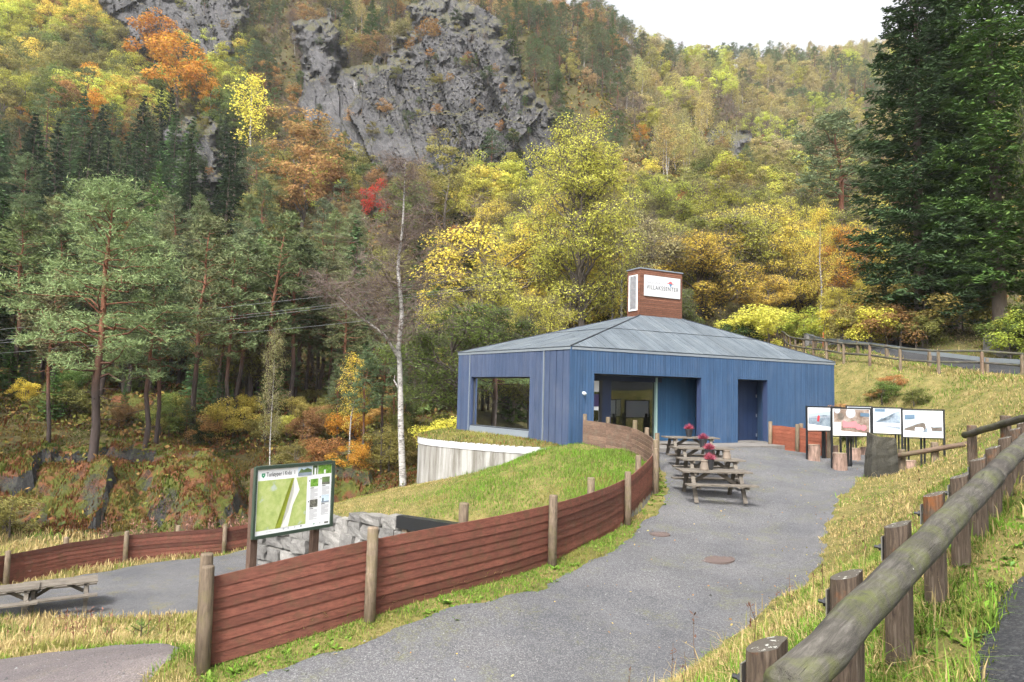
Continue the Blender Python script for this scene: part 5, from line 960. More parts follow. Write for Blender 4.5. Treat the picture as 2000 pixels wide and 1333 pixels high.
# side door in its own recess
r2 = 0.8; dR = sF(1479, 800, r2)[0]; dL = b0 - 0.25; rec = MB()
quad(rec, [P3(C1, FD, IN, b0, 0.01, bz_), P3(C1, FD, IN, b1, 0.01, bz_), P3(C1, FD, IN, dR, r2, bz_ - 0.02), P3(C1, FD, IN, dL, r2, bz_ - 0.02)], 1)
quad(rec, [P3(C1, FD, IN, b0, 0, Z0), P3(C1, FD, IN, b0, 0, bz_), P3(C1, FD, IN, dL, r2, bz_), P3(C1, FD, IN, dL, r2, Z0)])
for i in range(6):
    f0, f1 = i / 6, (i + 1) / 6 - 0.01; sa, ra, sb, rb_ = b1 + (dR - b1) * f0, r2 * f0, b1 + (dR - b1) * f1, r2 * f1
    quad(rec, [P3(C1, FD, IN, sa, ra, Z0), P3(C1, FD, IN, sb, rb_, Z0), P3(C1, FD, IN, sb, rb_, bz_ + 0.02), P3(C1, FD, IN, sa, ra, bz_ + 0.02)], 0, rgb.random())
part('door_recess', rec, [M['blue'], M['dark_seam']], bld)
mb = MB(); n_ = 8
for i in range(n_): mb.box(P3(C1, FD, IN, dL + (i + 0.5) * (dR - dL) / n_, r2 + 0.02, (Z0 + bz_) / 2), ((dR - dL) / n_ - 0.008, 0.03, bz_ - Z0), (FD, IN, UP), v=rgb.random())
mb.box(P3(C1, FD, IN, (dL + dR) / 2, r2 + 0.06, (Z0 + bz_) / 2), (dR - dL, 0.05, bz_ - Z0), (FD, IN, UP)); sdoor = part('side_door', mb, M['dark_blue'], bld)
for z_ in (Z0 + 0.3, Z0 + 1.15, Z0 + 2.0): sub('hinge', MB().box(P3(C1, FD, IN, dR - 0.07, r2 - 0.01, z_), (0.03, 0.04, 0.13), (FD, IN, UP)), M['steel'], sdoor)
# interior so that the glass looks into a room
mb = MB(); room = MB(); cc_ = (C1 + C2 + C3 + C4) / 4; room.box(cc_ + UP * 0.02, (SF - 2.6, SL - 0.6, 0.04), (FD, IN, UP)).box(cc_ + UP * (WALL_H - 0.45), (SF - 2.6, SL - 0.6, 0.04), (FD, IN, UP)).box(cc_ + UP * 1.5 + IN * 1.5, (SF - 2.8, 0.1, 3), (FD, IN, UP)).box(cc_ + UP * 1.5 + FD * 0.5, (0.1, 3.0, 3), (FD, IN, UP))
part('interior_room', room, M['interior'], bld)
# roof
ch_c = (C1 + C2 + C3 + C4) / 4; cb = 0.46
chp = ch_c - IN * cb
def sC(px, row): p = hit(px, row, chp, IN); return float((p - ch_c) @ FD), float(p[2])
cs0 = sC(1250, 570)[0]; cs1 = sC(1332, 575)[0]; cz0 = sC(1260, 618)[1]; cz1 = sC(1290, 530)[1]
ov = 0.05
E = [C1 - (FD + IN) * ov, C2 + (FD - IN) * ov, C4 + (FD + IN) * ov, C3 + (IN - FD) * ov]; E = [np.array([q[0], q[1], EAVE]) for q in E]
K = [ch_c + FD * cs0 - IN * cb, ch_c + FD * cs1 - IN * cb, ch_c + FD * cs1 + IN * cb, ch_c + FD * cs0 + IN * cb]; K = [np.array([q[0], q[1], cz0]) for q in K]
roof = part('roof', MB().prism([E[0] - UP * 0.10, E[1] - UP * 0.10, E[2] - UP * 0.10, E[3] - UP * 0.10], (0, 0, 0.085)), M['zinc'], bld)
for i in range(4):
    A, B, Cc, D = E[i], E[(i + 1) % 4], K[(i + 1) % 4], K[i]; S = np.linalg.norm(B - A); es = (B - A) / S; nn = np.cross(B - A, D - A); nn /= np.linalg.norm(nn); nn = nn if nn[2] > 0 else -nn; et = np.cross(nn, es); et = et if et[2] > 0 else -et
    sD = (D - A) @ es; sCc = (Cc - A) @ es; T_ = (D - A) @ et; mb = MB(); s = 0.0
    tm = lambda q: max(0.0, T_ * min(1, q / sD, (S - q) / (S - sCc)))
    while s < S - 1e-6:
        e = min(S, s + 0.145); pts = sorted({s, e, *[q for q in (sD, sCc) if s < q < e]}); v = rgb.random(); off = rgb.normal() * 0.003
        for q0, q1 in zip(pts[:-1], pts[1:]):
            ee = q1 - (0.007 if q1 == e else 0); P_ = [A + es * q0, A + es * ee, A + es * ee + et * tm(ee), A + es * q0 + et * tm(q0)]
            mb.add(np.array([p_ + nn * (0.03 + off) for p_ in P_] + [p_ for p_ in P_]), [[0, 1, 2, 3], [0, 4, 5, 1], [1, 5, 6, 2], [3, 2, 6, 7], [0, 3, 7, 4]], v=v)
        s = e
    mb.add([A - es * 0 + nn * 0.004, B + nn * 0.004, Cc + nn * 0.004, D + nn * 0.004], [[0, 1, 2, 3]], v=0.2)
    sub('roof_slope', mb, M['roof'], roof)['kind'] = 'stuff'
    sub('hip_cap', MB().beam(A + nn * 0.035, D + nn * 0.035, 0.05, 0.05), M['dark_seam'], roof)
    f_ = 0.52; sub('cross_seam', MB().beam(A + (D - A) * f_ + nn * 0.04, B + (Cc - B) * f_ + nn * 0.04, 0.022, 0.016, nn), M['dark_seam'], roof)
# chimney with the name board
hc = (cz1 - cz0); cm = (cs0 + cs1) / 2
chim = part('chimney', MB().box(ch_c + FD * cm + UP * (cz0 + hc / 2 - 0.3 - BZ), (cs1 - cs0 - 0.06, 2 * cb - 0.06, hc + 0.6), (FD, IN, UP)), M['dark_seam'], bld)
mb = MB(); z_ = cz0 - 0.35; CW = cs1 - cs0
while z_ < cz1 - 0.02:
    v = rgb.random
    for c_, sz, ax in ((ch_c + FD * cm - IN * (cb - 0.01), (CW, 0.03, 0.072), 0), (ch_c + FD * cm + IN * (cb - 0.01), (CW, 0.03, 0.072), 0), (ch_c + FD * (cs0 + 0.01), (0.03, 2 * cb - 0.03, 0.072), 0), (ch_c + FD * (cs1 - 0.01), (0.03, 2 * cb - 0.03, 0.072), 0)):
        mb.box(np.array([c_[0], c_[1], z_ + 0.036]), sz, (FD, IN, UP), v=v())
    z_ += 0.084
sub('cladding', mb, M['chimney'], chim)['kind'] = 'stuff'
sub('coping', MB().box(ch_c + FD * cm + UP * (cz1 - BZ + 0.025), (CW + 0.08, 2 * cb + 0.08, 0.05), (FD, IN, UP)), M['zinc'], chim)
ga = MB(); gc = ch_c + FD * (cs0 - 0.03); ga_z0, ga_z1 = cz0 + 0.28, cz1 - 0.28
for dy in (-0.27, 0.27): ga.box(np.array([*(gc + IN * dy)[:2], (ga_z0 + ga_z1) / 2]), (0.05, 0.05, ga_z1 - ga_z0 + 0.05), (FD, IN, UP))
for z_ in (ga_z0, ga_z1): ga.box(np.array([*gc[:2], z_]), (0.05, 0.49, 0.05), (FD, IN, UP))
vg = sub('vent_grille', ga, M['white'], chim)
gs = MB(); z_ = ga_z0 + 0.05
while z_ < ga_z1 - 0.03: gs.box(np.array([*gc[:2], z_]), (0.03, 0.49, 0.022), (FD, IN, UP)); z_ += 0.052
sub('grille_slats', gs, M['grille'], chim)
x0_, zt_ = sC(1257.5, 538); x1_, zb_ = sC(1326.8, 583.5); sgp = chp - IN * 0.03; zt_ = (sC(1257.5, 538)[1] + sC(1327, 545)[1]) / 2; zb_ = (sC(1257, 579)[1] + sC(1326.5, 584)[1]) / 2
sboard = sub('name_board', MB().box(np.array([*(ch_c + FD * (x0_ + x1_) / 2 - IN * (cb + 0.035))[:2], (zt_ + zb_) / 2]), (x1_ - x0_, 0.04, zt_ - zb_), (FD, IN, UP)), M['board_white'], chim)
def text_mesh(txt, size, mat, sx=1.0, extrude=0.0, align='LEFT', spacing=1.0):
    cu = bpy.data.curves.new('text', 'FONT'); cu.body = txt; cu.size = size; cu.align_x = align; cu.space_character = spacing; cu.extrude = extrude; cu.offset = size * 0.005
    ob = bpy.data.objects.new('text', cu); COL.objects.link(ob); dg = bpy.context.evaluated_depsgraph_get(); dg.update(); me = bpy.data.meshes.new_from_object(ob.evaluated_get(dg)); bpy.data.objects.remove(ob, do_unlink=True)
    me.materials.clear(); me.materials.append(mat); return me
def put_text(name, txt, size, mat, origin, ex, ey, parent, sx=1.0, spacing=1.0, fit=None):
    """flat lettering in the plane of ex, ey starting at origin (world)"""
    me = text_mesh(txt, size, mat, spacing=spacing); n = len(me.vertices); co = np.empty(n * 3); me.vertices.foreach_get('co', co); co = co.reshape(-1, 3)
    if fit: sx = fit / (co[:, 0].max() + 1e-6)
    W_ = np.asarray(origin) + np.outer(co[:, 0] * sx, ex) + np.outer(co[:, 1], ey); root = parent
    while root.parent: root = root.parent
    W_ = W_ - np.array(root.location); me.vertices.foreach_set('co', W_.ravel()); me.update(); return link(name, me, parent)
so_ = lambda s, z, lift=0.06: np.array([*(ch_c + FD * s - IN * (cb + lift))[:2], z]); bw = x1_ - x0_; bh = zt_ - zb_
put_text('lettering', 'VILLAKSSENTER', bh * 0.29, M['ink'], so_(x0_ + bw * 0.055, zb_ + bh * 0.33), FD, UP, chim, fit=bw * 0.89, spacing=1.2)
put_text('faint_lettering', 'NASJONALT', bh * 0.2, M['faint_ink'], so_(x0_ + bw * 0.055, zb_ + bh * 0.60), FD, UP, chim, fit=bw * 0.48, spacing=1.1)
M['coral'] = m_plain('coral', (0.45, 0.10, 0.11), 0.5); M['sea'] = m_plain('sea', (0.06, 0.22, 0.34), 0.5); M['deep'] = m_plain('deep', (0.03, 0.12, 0.3), 0.5)
lx, lz = x0_ + bw * 0.72, zb_ + bh * 0.68; em = MB(); u_ = bh * 0.19
def epoly(pts, m, lift): P_ = [so_(lx + a * u_, lz + b * u_, lift) for a, b in pts]; em.add(P_, None, [[0, i, i + 1] for i in range(1, len(P_) - 1)], m=m)
epoly([(-0.62, 0.15), (0.62, 0.15), (0, -0.75)], 1, 0.0600); epoly([(-0.33, -0.3), (0.33, -0.3), (0, -0.75)], 2, 0.0630)
epoly([(-0.62, 0.2), (0.62, 0.2), (0.45, 0.5), (0.2, 0.66), (0, 0.7), (-0.2, 0.66), (-0.45, 0.5)], 0, 0.0600); epoly([(-1.15, 0.12), (1.1, -0.02), (1.1, 0.08), (-0.6, 0.3), (-1.15, 0.28)], 0, 0.0645)
part('emblem', em, [M['coral'], M['sea'], M['deep']], bld)
# small lamp on the front wall
s_, z_ = sF(1138, 768); part('wall_lamp', MB().tube([P3(C1, FD, IN, s_, -0.03, z_), P3(C1, FD, IN, s_, -0.12, z_), P3(C1, FD, IN, s_, -0.16, z_ - 0.05)], [0.05, 0.05, 0.06], 8), M['white'], bld)
part('threshold', MB().box(P3(C1, FD, IN, (a0 + a1) / 2 - 0.1, r1 / 2 - 0.1, BZ + 0.02), (a1 - a0 - 0.1, r1 + 0.1, 0.08), (FD, IN, UP)).box(P3(C1, FD, IN, (b0 + b1) / 2, r2 / 2, BZ + 0.02), (b1 - b0 - 0.05, r2, 0.08), (FD, IN, UP)), M['slab'], bld)
sl_poly = [P3(C1, FD, IN, q, r_, BZ - 0.30) for q, r_ in ((1.9, -0.035), (10.9, -0.035), (10.9, -1.55), (2.6, -1.75))]
tag(MB().prism(sl_poly, (0, 0, 0.335)).build('entrance_slab', M['slab']), 'flat concrete slab in front of the blue building', kind='structure')

# --- curved concrete wall with turf ledge under the picture window
cw = thing('curved_concrete_wall', 'curved streaked concrete retaining wall under the picture window', 'wall', (conc_line[3][0], conc_line[3][1], -5.0))
cl = catmull(np.array([(x, y, 0) for x, y in conc_line]), 4); mb = MB(); fl = MB(); TOPZ = -1.98
cn = np.gradient(cl, axis=0); cn = np.stack([-cn[:, 1], cn[:, 0]], 1); cn = cn / np.linalg.norm(cn, axis=1)[:, None]    # outward: left of travel is away from the building? fixed below
if np.dot(cn[10], C1[:2] + (C3 - C1)[:2] * 0.5 - cl[10, :2]) > 0: cn = -cn
for i in range(len(cl) - 1):
    a, b, na, nb2 = cl[i, :2], cl[i + 1, :2], cn[i], cn[i + 1]
    for mbx, o0, o1, z0, z1 in ((mb, 0.0, -0.28, -6.6, TOPZ), (fl, 0.025, -0.3, TOPZ - 0.22, TOPZ + 0.03)):
        q = [[*(a + na * o0), z0], [*(b + nb2 * o0), z0], [*(b + nb2 * o0), z1], [*(a + na * o0), z1], [*(a + na * o1), z0], [*(b + nb2 * o1), z0], [*(b + nb2 * o1), z1], [*(a + na * o1), z1]]; mbx.add(q, [[0, 1, 2, 3], [3, 2, 6, 7], [5, 4, 7, 6]] + ([[0, 4, 5, 1]] if mbx is fl else []) + ([[4, 0, 3, 7]] if i == 0 else []))
part('wall_body', mb, M['concrete'], cw); part('flashing', fl, M['flash'], cw)
ledge_poly = [tuple(q[:2]) for q in cl] + [tuple(C3[:2] + (0.5, 0.9)), tuple(C1[:2] + (LD * 0.3)[:2])]
X, Y = np.meshgrid(np.arange(-4.2, 2.4, 0.1), np.arange(24.3, 32.2, 0.1)); d = polydist(ledge_poly, X, Y); Z = TOPZ + 0.07 + 0.16 * ss(0.0, -0.7, d) * (0.4 + fbm(X * 1.3, Y * 1.3, 9, 3)) - 0.06 * ss(-0.1, 0.1, d); kp = d < 0.08
h, wd = X.shape; i = (np.arange(h - 1)[:, None] * wd + np.arange(wd - 1)[None])[kp[:-1, :-1] & kp[1:, 1:]]; used, inv = np.unique(np.stack([i, i + 1, i + wd + 1, i + wd], -1), return_inverse=True)
tag(MB().add(np.stack([X, Y, Z], -1).reshape(-1, 3)[used], inv.reshape(-1, 4), v=0.25).build('turf_ledge', M['ground'], smooth=True), 'strip of turf on top of the curved concrete wall', kind='structure')
# ================================================================== fences and walls
erg = np.random.default_rng(21)
def h1(x, y): return float(Hs(np.array([x]), np.array([y]))[0])
def plank_fence(name, label, pts, curve, k, rows, ph, mats_, post_h, post_r, post_side, back_posts, red_until, lift=-0.02):
    th = thing(name, label, 'fence', tuple(pts[len(pts) // 2]))
    T_ = np.gradient(curve[:, :2], axis=0); T_ /= np.linalg.norm(T_, axis=1)[:, None]; NR = np.stack([T_[:, 1], -T_[:, 0]], 1)      # to the right of travel: path side
    for i in range(len(pts) - 1):
        seg = curve[i * k:(i + 1) * k + 1]; nr = NR[i * k:(i + 1) * k + 1]; step = max(1, k // 4); idx = list(range(0, k + 1, step)); seg = seg[idx]; nr = nr[idx]
        for j in range(rows):
            dz = erg.normal() * 0.0025; z0 = lift + j * ph + dz; z1 = z0 + ph + 0.006; o0 = -0.02 + erg.normal() * 0.002; th_ = 0.02
            V = []
            for q, n_ in zip(seg, nr):
                for o_, z_ in ((o0 + 0.008, z0), (o0 - 0.006, z1), (o0 - 0.006 - th_, z1), (o0 + 0.008 - th_, z0)): V.append([q[0] + n_[0] * o_, q[1] + n_[1] * o_, q[2] + z_])
            m_ = len(seg); Q = []
            for a in range(m_ - 1):
                for b in range(4): Q.append([a * 4 + b, a * 4 + (b + 1) % 4, a * 4 + 4 + (b + 1) % 4, a * 4 + 4 + b])
            Q += [[3, 2, 1, 0], [(m_ - 1) * 4 + b for b in range(4)]]
            part('plank', MB().add(V, Q, v=erg.random()), mats_[0] if i < red_until else mats_[1], th)
    pm = []
    for i, q in enumerate(pts):
        n_ = NR[min(i * k, len(NR) - 1)]; c = np.array([q[0] + n_[0] * post_side, q[1] + n_[1] * post_side, q[2]]); ht = post_h + erg.normal() * 0.03; lean = erg.normal(size=2) * 0.012
        part('post', MB().tube([c - UP * 0.4, c + np.array([lean[0] * 0.5, lean[1] * 0.5, ht * 0.5]), c + np.array([*lean, ht - 0.02]), c + np.array([*lean, ht])], np.array([1.02, 1, 0.98, 0.9]) * post_r, 10, rough=0.05, seed=i), M['post'], th, True)
    for i in back_posts:
        q = curve[int(i * k)]; n_ = NR[int(i * k)]; c = np.array([q[0] - n_[0] * (post_side + 0.05), q[1] - n_[1] * (post_side + 0.05), q[2] - 0.3]); ht = post_h + 0.36
        part('post', MB().tube([c, c + UP * (ht - 0.02), c + UP * ht], np.array([1, 0.98, 0.9]) * post_r, 10, rough=0.05, seed=int(i * 10)), M['post'], th, True)
    return th
plank_fence('plank_fence', 'long curving red plank fence with round posts beside the gravel path', fence_pts, fence_curve, 8, 8, 0.126, (M['red_plank'], M['brown_plank']), 1.2, 0.075, 0.075, (0.05, 1.62, 2.55, 3.5), 4)
lp = np.array([hitz(px, row, -6.55) for px, row in ((-230, 1215), (8, 1140), (243, 1096), (436, 1077), (560, 1058))]); lcv = catmull(lp, 6)
for q in (lp, lcv): q[:, 2] = H(q[:, 0], q[:, 1])
plank_fence('low_plank_fence', 'red plank fence around the lower gravel terrace below the mossy rock', lp, lcv, 6, 7, 0.14, (M['red_plank'], M['red_plank']), 1.1, 0.085, 0.08, (0.5, 1.5, 2.5), 99)
# short fence at the right side of the building
rp = np.array([at(1507, 868, 28.2), at(1560, 873, 26.9), at(1621, 880, 25.6)]); rcv = catmull(rp, 6)
for q in (rp, rcv): q[:, 2] = H(q[:, 0], q[:, 1])
M['new_plank'] = m_wood('new_plank', (0.19, 0.055, 0.03), (0.29, 0.095, 0.055), (2, 2, 9), 4.0, var=0.2)
plank_fence('short_plank_fence', 'short reddish plank fence between the building and the display panels', rp, rcv, 6, 7, 0.14, (M['new_plank'], M['new_plank']), 1.08, 0.08, 0.08, (1.0,), 99)

# --- stone wall under the turf mound
sw = thing('stone_wall', 'dry stone wall of grey boulders below the turf mound', 'wall', (-6.0, 24.0, -6.5))
def stone_mesh(seed):
    rg = np.random.default_rng(seed); g = np.linspace(-1, 1, 4); mb = MB(); P = []; idx = {}
    Q = []
    def vid(p):
        k = tuple(np.round(p, 4))
        if k not in idx: idx[k] = len(P); P.append(p)
        return idx[k]
    for ax in range(3):
        for sg_ in (-1, 1):
            for i in range(3):
                for j in range(3):
                    c = []
                    for a, b in ((i, j), (i + 1, j), (i + 1, j + 1), (i, j + 1)):
                        p = [0, 0, 0]; p[ax] = sg_; p[(ax + 1) % 3] = g[a]; p[(ax + 2) % 3] = g[b]; c.append(vid(p))
                    Q.append(c if sg_ > 0 else c[::-1])
    P = np.array(P, float); rr = np.linalg.norm(P, axis=1, keepdims=True); P = P * (1.0 - 0.085 * (rr - 1)) * 0.5; P *= np.where(np.abs(P) > 0.45, 1 + rg.normal(size=P.shape) * 0.02, 1.0); P += rg.normal(size=P.shape) * 0.02
    sh = rg.normal(size=(3, 3)) * 0.06; P = P + P @ sh; mb.add(P, Q); return mb.mesh('stone', [M['stone']])
SM = [stone_mesh(40 + i) for i in range(7)]
wl = np.array(wall_line[:6]); wlen = np.r_[0, np.cumsum(np.linalg.norm(np.diff(wl, axis=0), axis=1))]
topz = lambda s: np.interp(s, [0, wlen[1], wlen[2], wlen[4], wlen[5]], [-5.4, -5.0, -4.4, -4.02, -4.0])
zrow = -6.75; r_ = 0
while zrow < -3.95:
    hh = erg.uniform(0.42, 0.56); s = -0.2 - erg.random() * 0.3
    while s < wlen[4] + 0.15:
        wd_ = erg.uniform(0.5, 1.0); sc_ = s + wd_ / 2
        if sc_ < 0.1 - (zrow + 6.75) * 0.0: sc_ = max(sc_, 0.1)
        hz_ = min(hh, topz(sc_) + 0.12 - zrow)
        if hz_ > 0.2:
            x, y = np.interp(sc_, wlen, wl[:, 0]), np.interp(sc_, wlen, wl[:, 1]); k = min(len(wl) - 2, int(np.searchsorted(wlen, sc_)) - 1 if sc_ > 0 else 0); t = wl[max(0, k) + 1] - wl[max(0, k)]; an = math.atan2(t[1], t[0])
            nrm = np.array([math.sin(an), -math.cos(an)]); nrm = nrm if nrm[1] < 0 else -nrm
            o = link('stone', SM[int(erg.integers(0, 7))], sw); c = np.array([x, y]) + nrm * (0.12 - (zrow + 6.75) * 0.05 + erg.normal() * 0.05)
            o.location = (c[0] - sw.location[0], c[1] - sw.location[1], zrow + hz_ / 2 - sw.location[2]); o.rotation_euler = (erg.normal() * 0.035, erg.normal() * 0.03, an + erg.normal() * 0.04 + (math.pi if erg.random() < 0.5 else 0)); o.scale = (wd_ * 0.965, 0.62, hz_ * 0.965)
        s += wd_
    zrow += hh * 0.98
ce = thing('cellar_entrance', 'black framed cellar entrance in the stone wall under the turf', 'entrance', (-2.0, 20.6, -6.4)); A_ = np.array([-3.25, 21.32, -4.02]); B_ = np.array([-0.2, 19.35, -3.98]); dirc = (B_ - A_) / np.linalg.norm(B_ - A_); nc = np.array([dirc[1], -dirc[0], 0])
part('lintel', MB().beam(A_ + nc * 0.1, B_ + nc * 0.1, 0.3, 0.36), M['black'], ce)
part('timber_post', MB().box(A_ + dirc * 0.28 + nc * 0.08 - UP * 1.25, (0.2, 0.2, 2.1), (dirc, nc, UP)), M['post'], ce)
dm = MB().box((A_ + B_) / 2 - UP * 1.3 - nc * 0.1, (2.9, 0.08, 2.3), (dirc, nc, UP)); dpart = part('door', dm, M['black'], ce)
gm = MB()
for i in range(22): gm.box((A_ + B_) / 2 - UP * (0.3 + i * 0.09) - nc * 0.04, (2.6, 0.03, 0.03), (dirc, nc, UP))
sub('grille', gm, M['dark_seam'], dpart)

# ================================================================== trail map board
TL, TR_, BL, BR = at(495, 912, 12.6), at(648, 901, 14.0), at(497, 1053, 12.6), at(648, 1029, 14.0)
cen = (TL + TR_ + BL + BR) / 4; ex = (TR_ - TL); ex[2] = 0; bwid = np.linalg.norm(ex); ex /= bwid; bhei = np.linalg.norm(TL - BL); nb_ = np.array([ex[1], -ex[0], 0]); nb_ = nb_ if nb_[1] < 0 else -nb_
ez = np.array([0, 0, 1.0]); O_ = cen - ex * bwid / 2 - ez * bhei / 2
tb = thing('trail_map_board', 'trail map board titled Turløyper i Kvås on two brown posts', 'sign', (cen[0], cen[1], h1(cen[0], cen[1])))
M['brown'] = m_wood('brown_stain', (0.06, 0.036, 0.026), (0.125, 0.08, 0.06), (9, 9, 1.2), 4.0); M['green_frame'] = m_plain('green_frame', (0.035, 0.055, 0.04), 0.5)
BP = lambda u, v, l=0.0: O_ + ex * u * bwid + ez * v * bhei + nb_ * l
fr = MB()
for (u0, v0), (u1, v1) in (((0, 0.5), (0, 0.5)),): pass
fr.box(BP(0.008, 0.5), (0.045, 0.07, bhei), (ex, nb_, ez)).box(BP(0.992, 0.5), (0.06, 0.09, bhei), (ex, nb_, ez)).box(BP(0.5, 0.985), (bwid - 0.09, 0.085, 0.06), (ex, nb_, ez)).box(BP(0.5, 0.015), (bwid - 0.09, 0.085, 0.06), (ex, nb_, ez))
part('frame', fr, M['green_frame'], tb); zg = h1(cen[0], cen[1]) - 0.3
for u in (0.045, 0.82):
    t0 = BP(u, 0.97, -0.1); zb_p = min(h1(t0[0], t0[1]), -4.0) - 0.4; part('post', MB().box(np.array([t0[0], t0[1], (t0[2] + zb_p) / 2]), (0.14, 0.12, t0[2] - zb_p), (ex, nb_, ez)), M['brown'], tb)
part('backing', MB().box(BP(0.5, 0.5, -0.005), (bwid - 0.06, 0.03, bhei - 0.06), (ex, nb_, ez)), M['green_frame'], tb)
def mk_map():
    t = NT('map_print'); v = t.coord('Object'); n = t.noise(v, 7, 7, 0.65); n2 = t.noise(v, 4, 4, 0.5); c = t.ramp(n, [(0.35, (0.33, 0.42, 0.13)), (0.5, (0.42, 0.5, 0.17)), (0.65, (0.5, 0.55, 0.24))]); c = t.mix(t.mr(n2, 0.62, 0.7, 0, 0.7), c, (0.5, 0.56, 0.6)); return t.bsdf(c, 0.3, None, 0.5)
M['map'] = mk_map(); M['map_band'] = m_plain('map_band', (0.28, 0.33, 0.04), 0.3); M['map_road'] = m_plain('map_road', (0.8, 0.8, 0.72), 0.3)
def mk_photo(name, a, b, c, sc=9.0):
    t = NT(name); n = t.noise(t.coord('Object'), sc, 6, 0.7); return t.bsdf(t.ramp(n, [(0.3, a), (0.5, b), (0.7, c)]), 0.3, None, 0.5)
M['ph_forest'] = mk_photo('forest_print', (0.03, 0.10, 0.015), (0.17, 0.36, 0.05), (0.45, 0.6, 0.2), 14); M['ph_sky'] = m_plain('sky_print', (0.62, 0.74, 0.85), 0.3, 0.5, 0, 0.1); M['ph_hill'] = mk_photo('hill_print', (0.05, 0.10, 0.04), (0.13, 0.2, 0.08), (0.2, 0.26, 0.12)); M['ph_water'] = m_plain('water_print', (0.25, 0.3, 0.36), 0.3, 0.5, 0, 0.3); M['ph_dark'] = mk_photo('dark_print', (0.03, 0.035, 0.04), (0.12, 0.12, 0.1), (0.4, 0.38, 0.32), 22); M['grey_ink'] = m_plain('grey_ink', (0.42, 0.42, 0.45), 0.5); M['shield'] = m_plain('shield_green', (0.03, 0.28, 0.13), 0.4)
pr = MB(); pm_ = [M['white'], M['map'], M['map_band'], M['map_road'], M['ph_forest'], M['ph_sky'], M['ph_hill'], M['ph_water'], M['ph_dark'], M['grey_ink'], M['shield'], M['ink']]; lev = [0.012]
def pp(pts, m, l): pr.add([BP(u, v, l) for u, v in pts], None, [[0, i, i + 1] for i in range(1, len(pts) - 1)], m=m)
def rc(u0, v0, u1, v1, m, l): pp([(u0, v0), (u1, v0), (u1, v1), (u0, v1)], m, l)
rc(0.03, 0.035, 0.975, 0.965, 0, 0.012); rc(0.035, 0.10, 0.645, 0.80, 1, 0.0145)
pp([(0.26, 0.10), (0.33, 0.10), (0.38, 0.26), (0.44, 0.46), (0.475, 0.58), (0.475, 0.80), (0.445, 0.80), (0.44, 0.6), (0.37, 0.40), (0.31, 0.22)], 2, 0.0165)
pp([(0.33, 0.10), (0.42, 0.10), (0.47, 0.4), (0.55, 0.62), (0.5, 0.80), (0.475, 0.80), (0.475, 0.58), (0.41, 0.3)], 3, 0.0175)
rc(0.52, 0.82, 0.70, 0.955, 5, 0.0145); pp([(0.52, 0.86), (0.56, 0.925), (0.60, 0.90), (0.64, 0.93), (0.70, 0.90), (0.70, 0.86)], 6, 0.0165); rc(0.52, 0.82, 0.70, 0.865, 7, 0.0185)
rc(0.715, 0.82, 0.775, 0.955, 6, 0.0145); rc(0.735, 0.82, 0.757, 0.92, 0, 0.0165); rc(0.785, 0.82, 0.97, 0.955, 4, 0.0145); rc(0.865, 0.82, 0.89, 0.88, 0, 0.0165)
for u, v, m in ((0.69, 0.64, 4), (0.845, 0.655, 6), (0.69, 0.33, 8), (0.845, 0.38, 5)):
    rc(u, v, u + 0.105, v + 0.115, m, 0.0145); rc(u - 0.022, v + 0.08, u - 0.01, v + 0.1, 11, 0.0145)
    rc(u, v - 0.025, u + 0.05, v - 0.015, 11, 0.0145)
    for q in range(9): rc(u, v - 0.045 - q * 0.017, u + (0.105 if q % 4 != 3 else 0.06), v - 0.039 - q * 0.017, 9, 0.0145)
rc(0.86, 0.38, 0.875, 0.45, 11, 0.0165); rc(0.845, 0.38, 0.95, 0.40, 7, 0.0185); rc(0.845, 0.66, 0.95, 0.69, 8, 0.0165)
for q in range(5): rc(0.16 + q * 0.016, 0.065, 0.168 + q * 0.016, 0.075, 9, 0.0145)
for u, m in ((0.36, 9), (0.42, 9), (0.5, 9), (0.58, 11), (0.75, 10), (0.83, 9)): rc(u, 0.07, u + 0.018, 0.085, m, 0.0145)
rc(0.9, 0.06, 0.955, 0.085, 8, 0.0145)
pp([(0.075, 0.905), (0.115, 0.905), (0.115, 0.865), (0.095, 0.835), (0.075, 0.865)], 10, 0.0145); pp([(0.085, 0.885), (0.105, 0.885), (0.095, 0.868)], 0, 0.0165)
part('map_print', pr, pm_, tb)
put_text('lettering', 'Turløyper i Kvås  1', bhei * 0.085, M['ink'], BP(0.13, 0.855, 0.0165), ex, ez, tb, fit=bwid * 0.35)

# ================================================================== picnic tables, pots
def picnic_proto(mat):
    t = thing('picnic_table', 'x', 'table'); L = 1.8
    def pt(nm, mb): return mb.build(nm, mat, t)
    for i in range(5): pt('top_plank', MB().box((0, -0.30 + i * 0.15, 0.735), (L, 0.142, 0.04), v=erg.random()))
    for s_ in (-1, 1):
        for i in range(2): pt('seat_plank', MB().box((0, s_ * (0.60 + i * 0.135), 0.45), (L, 0.128, 0.04), v=erg.random()))
    for x in (-0.62, 0.62):
        for s_ in (-1, 1): pt('leg', MB().beam((x, s_ * 0.22, 0.713), (x, s_ * 0.62, 0.0), 0.045, 0.10, (1, 0, 0), v=erg.random()))
        pt('crossbar', MB().box((x + 0.05, 0, 0.405), (0.045, 1.46, 0.10), v=erg.random())); pt('top_batten', MB().box((x + 0.05, 0, 0.68), (0.045, 0.7, 0.07), v=erg.random()))
        pt('brace', MB().beam((x * 0.92, 0, 0.42), (x * 0.18, 0, 0.70), 0.09, 0.04, (0, 1, 0), v=erg.random()))
    return t
proto = picnic_proto(M['grey_table']); g_t = 'picnic tables in front of the building'
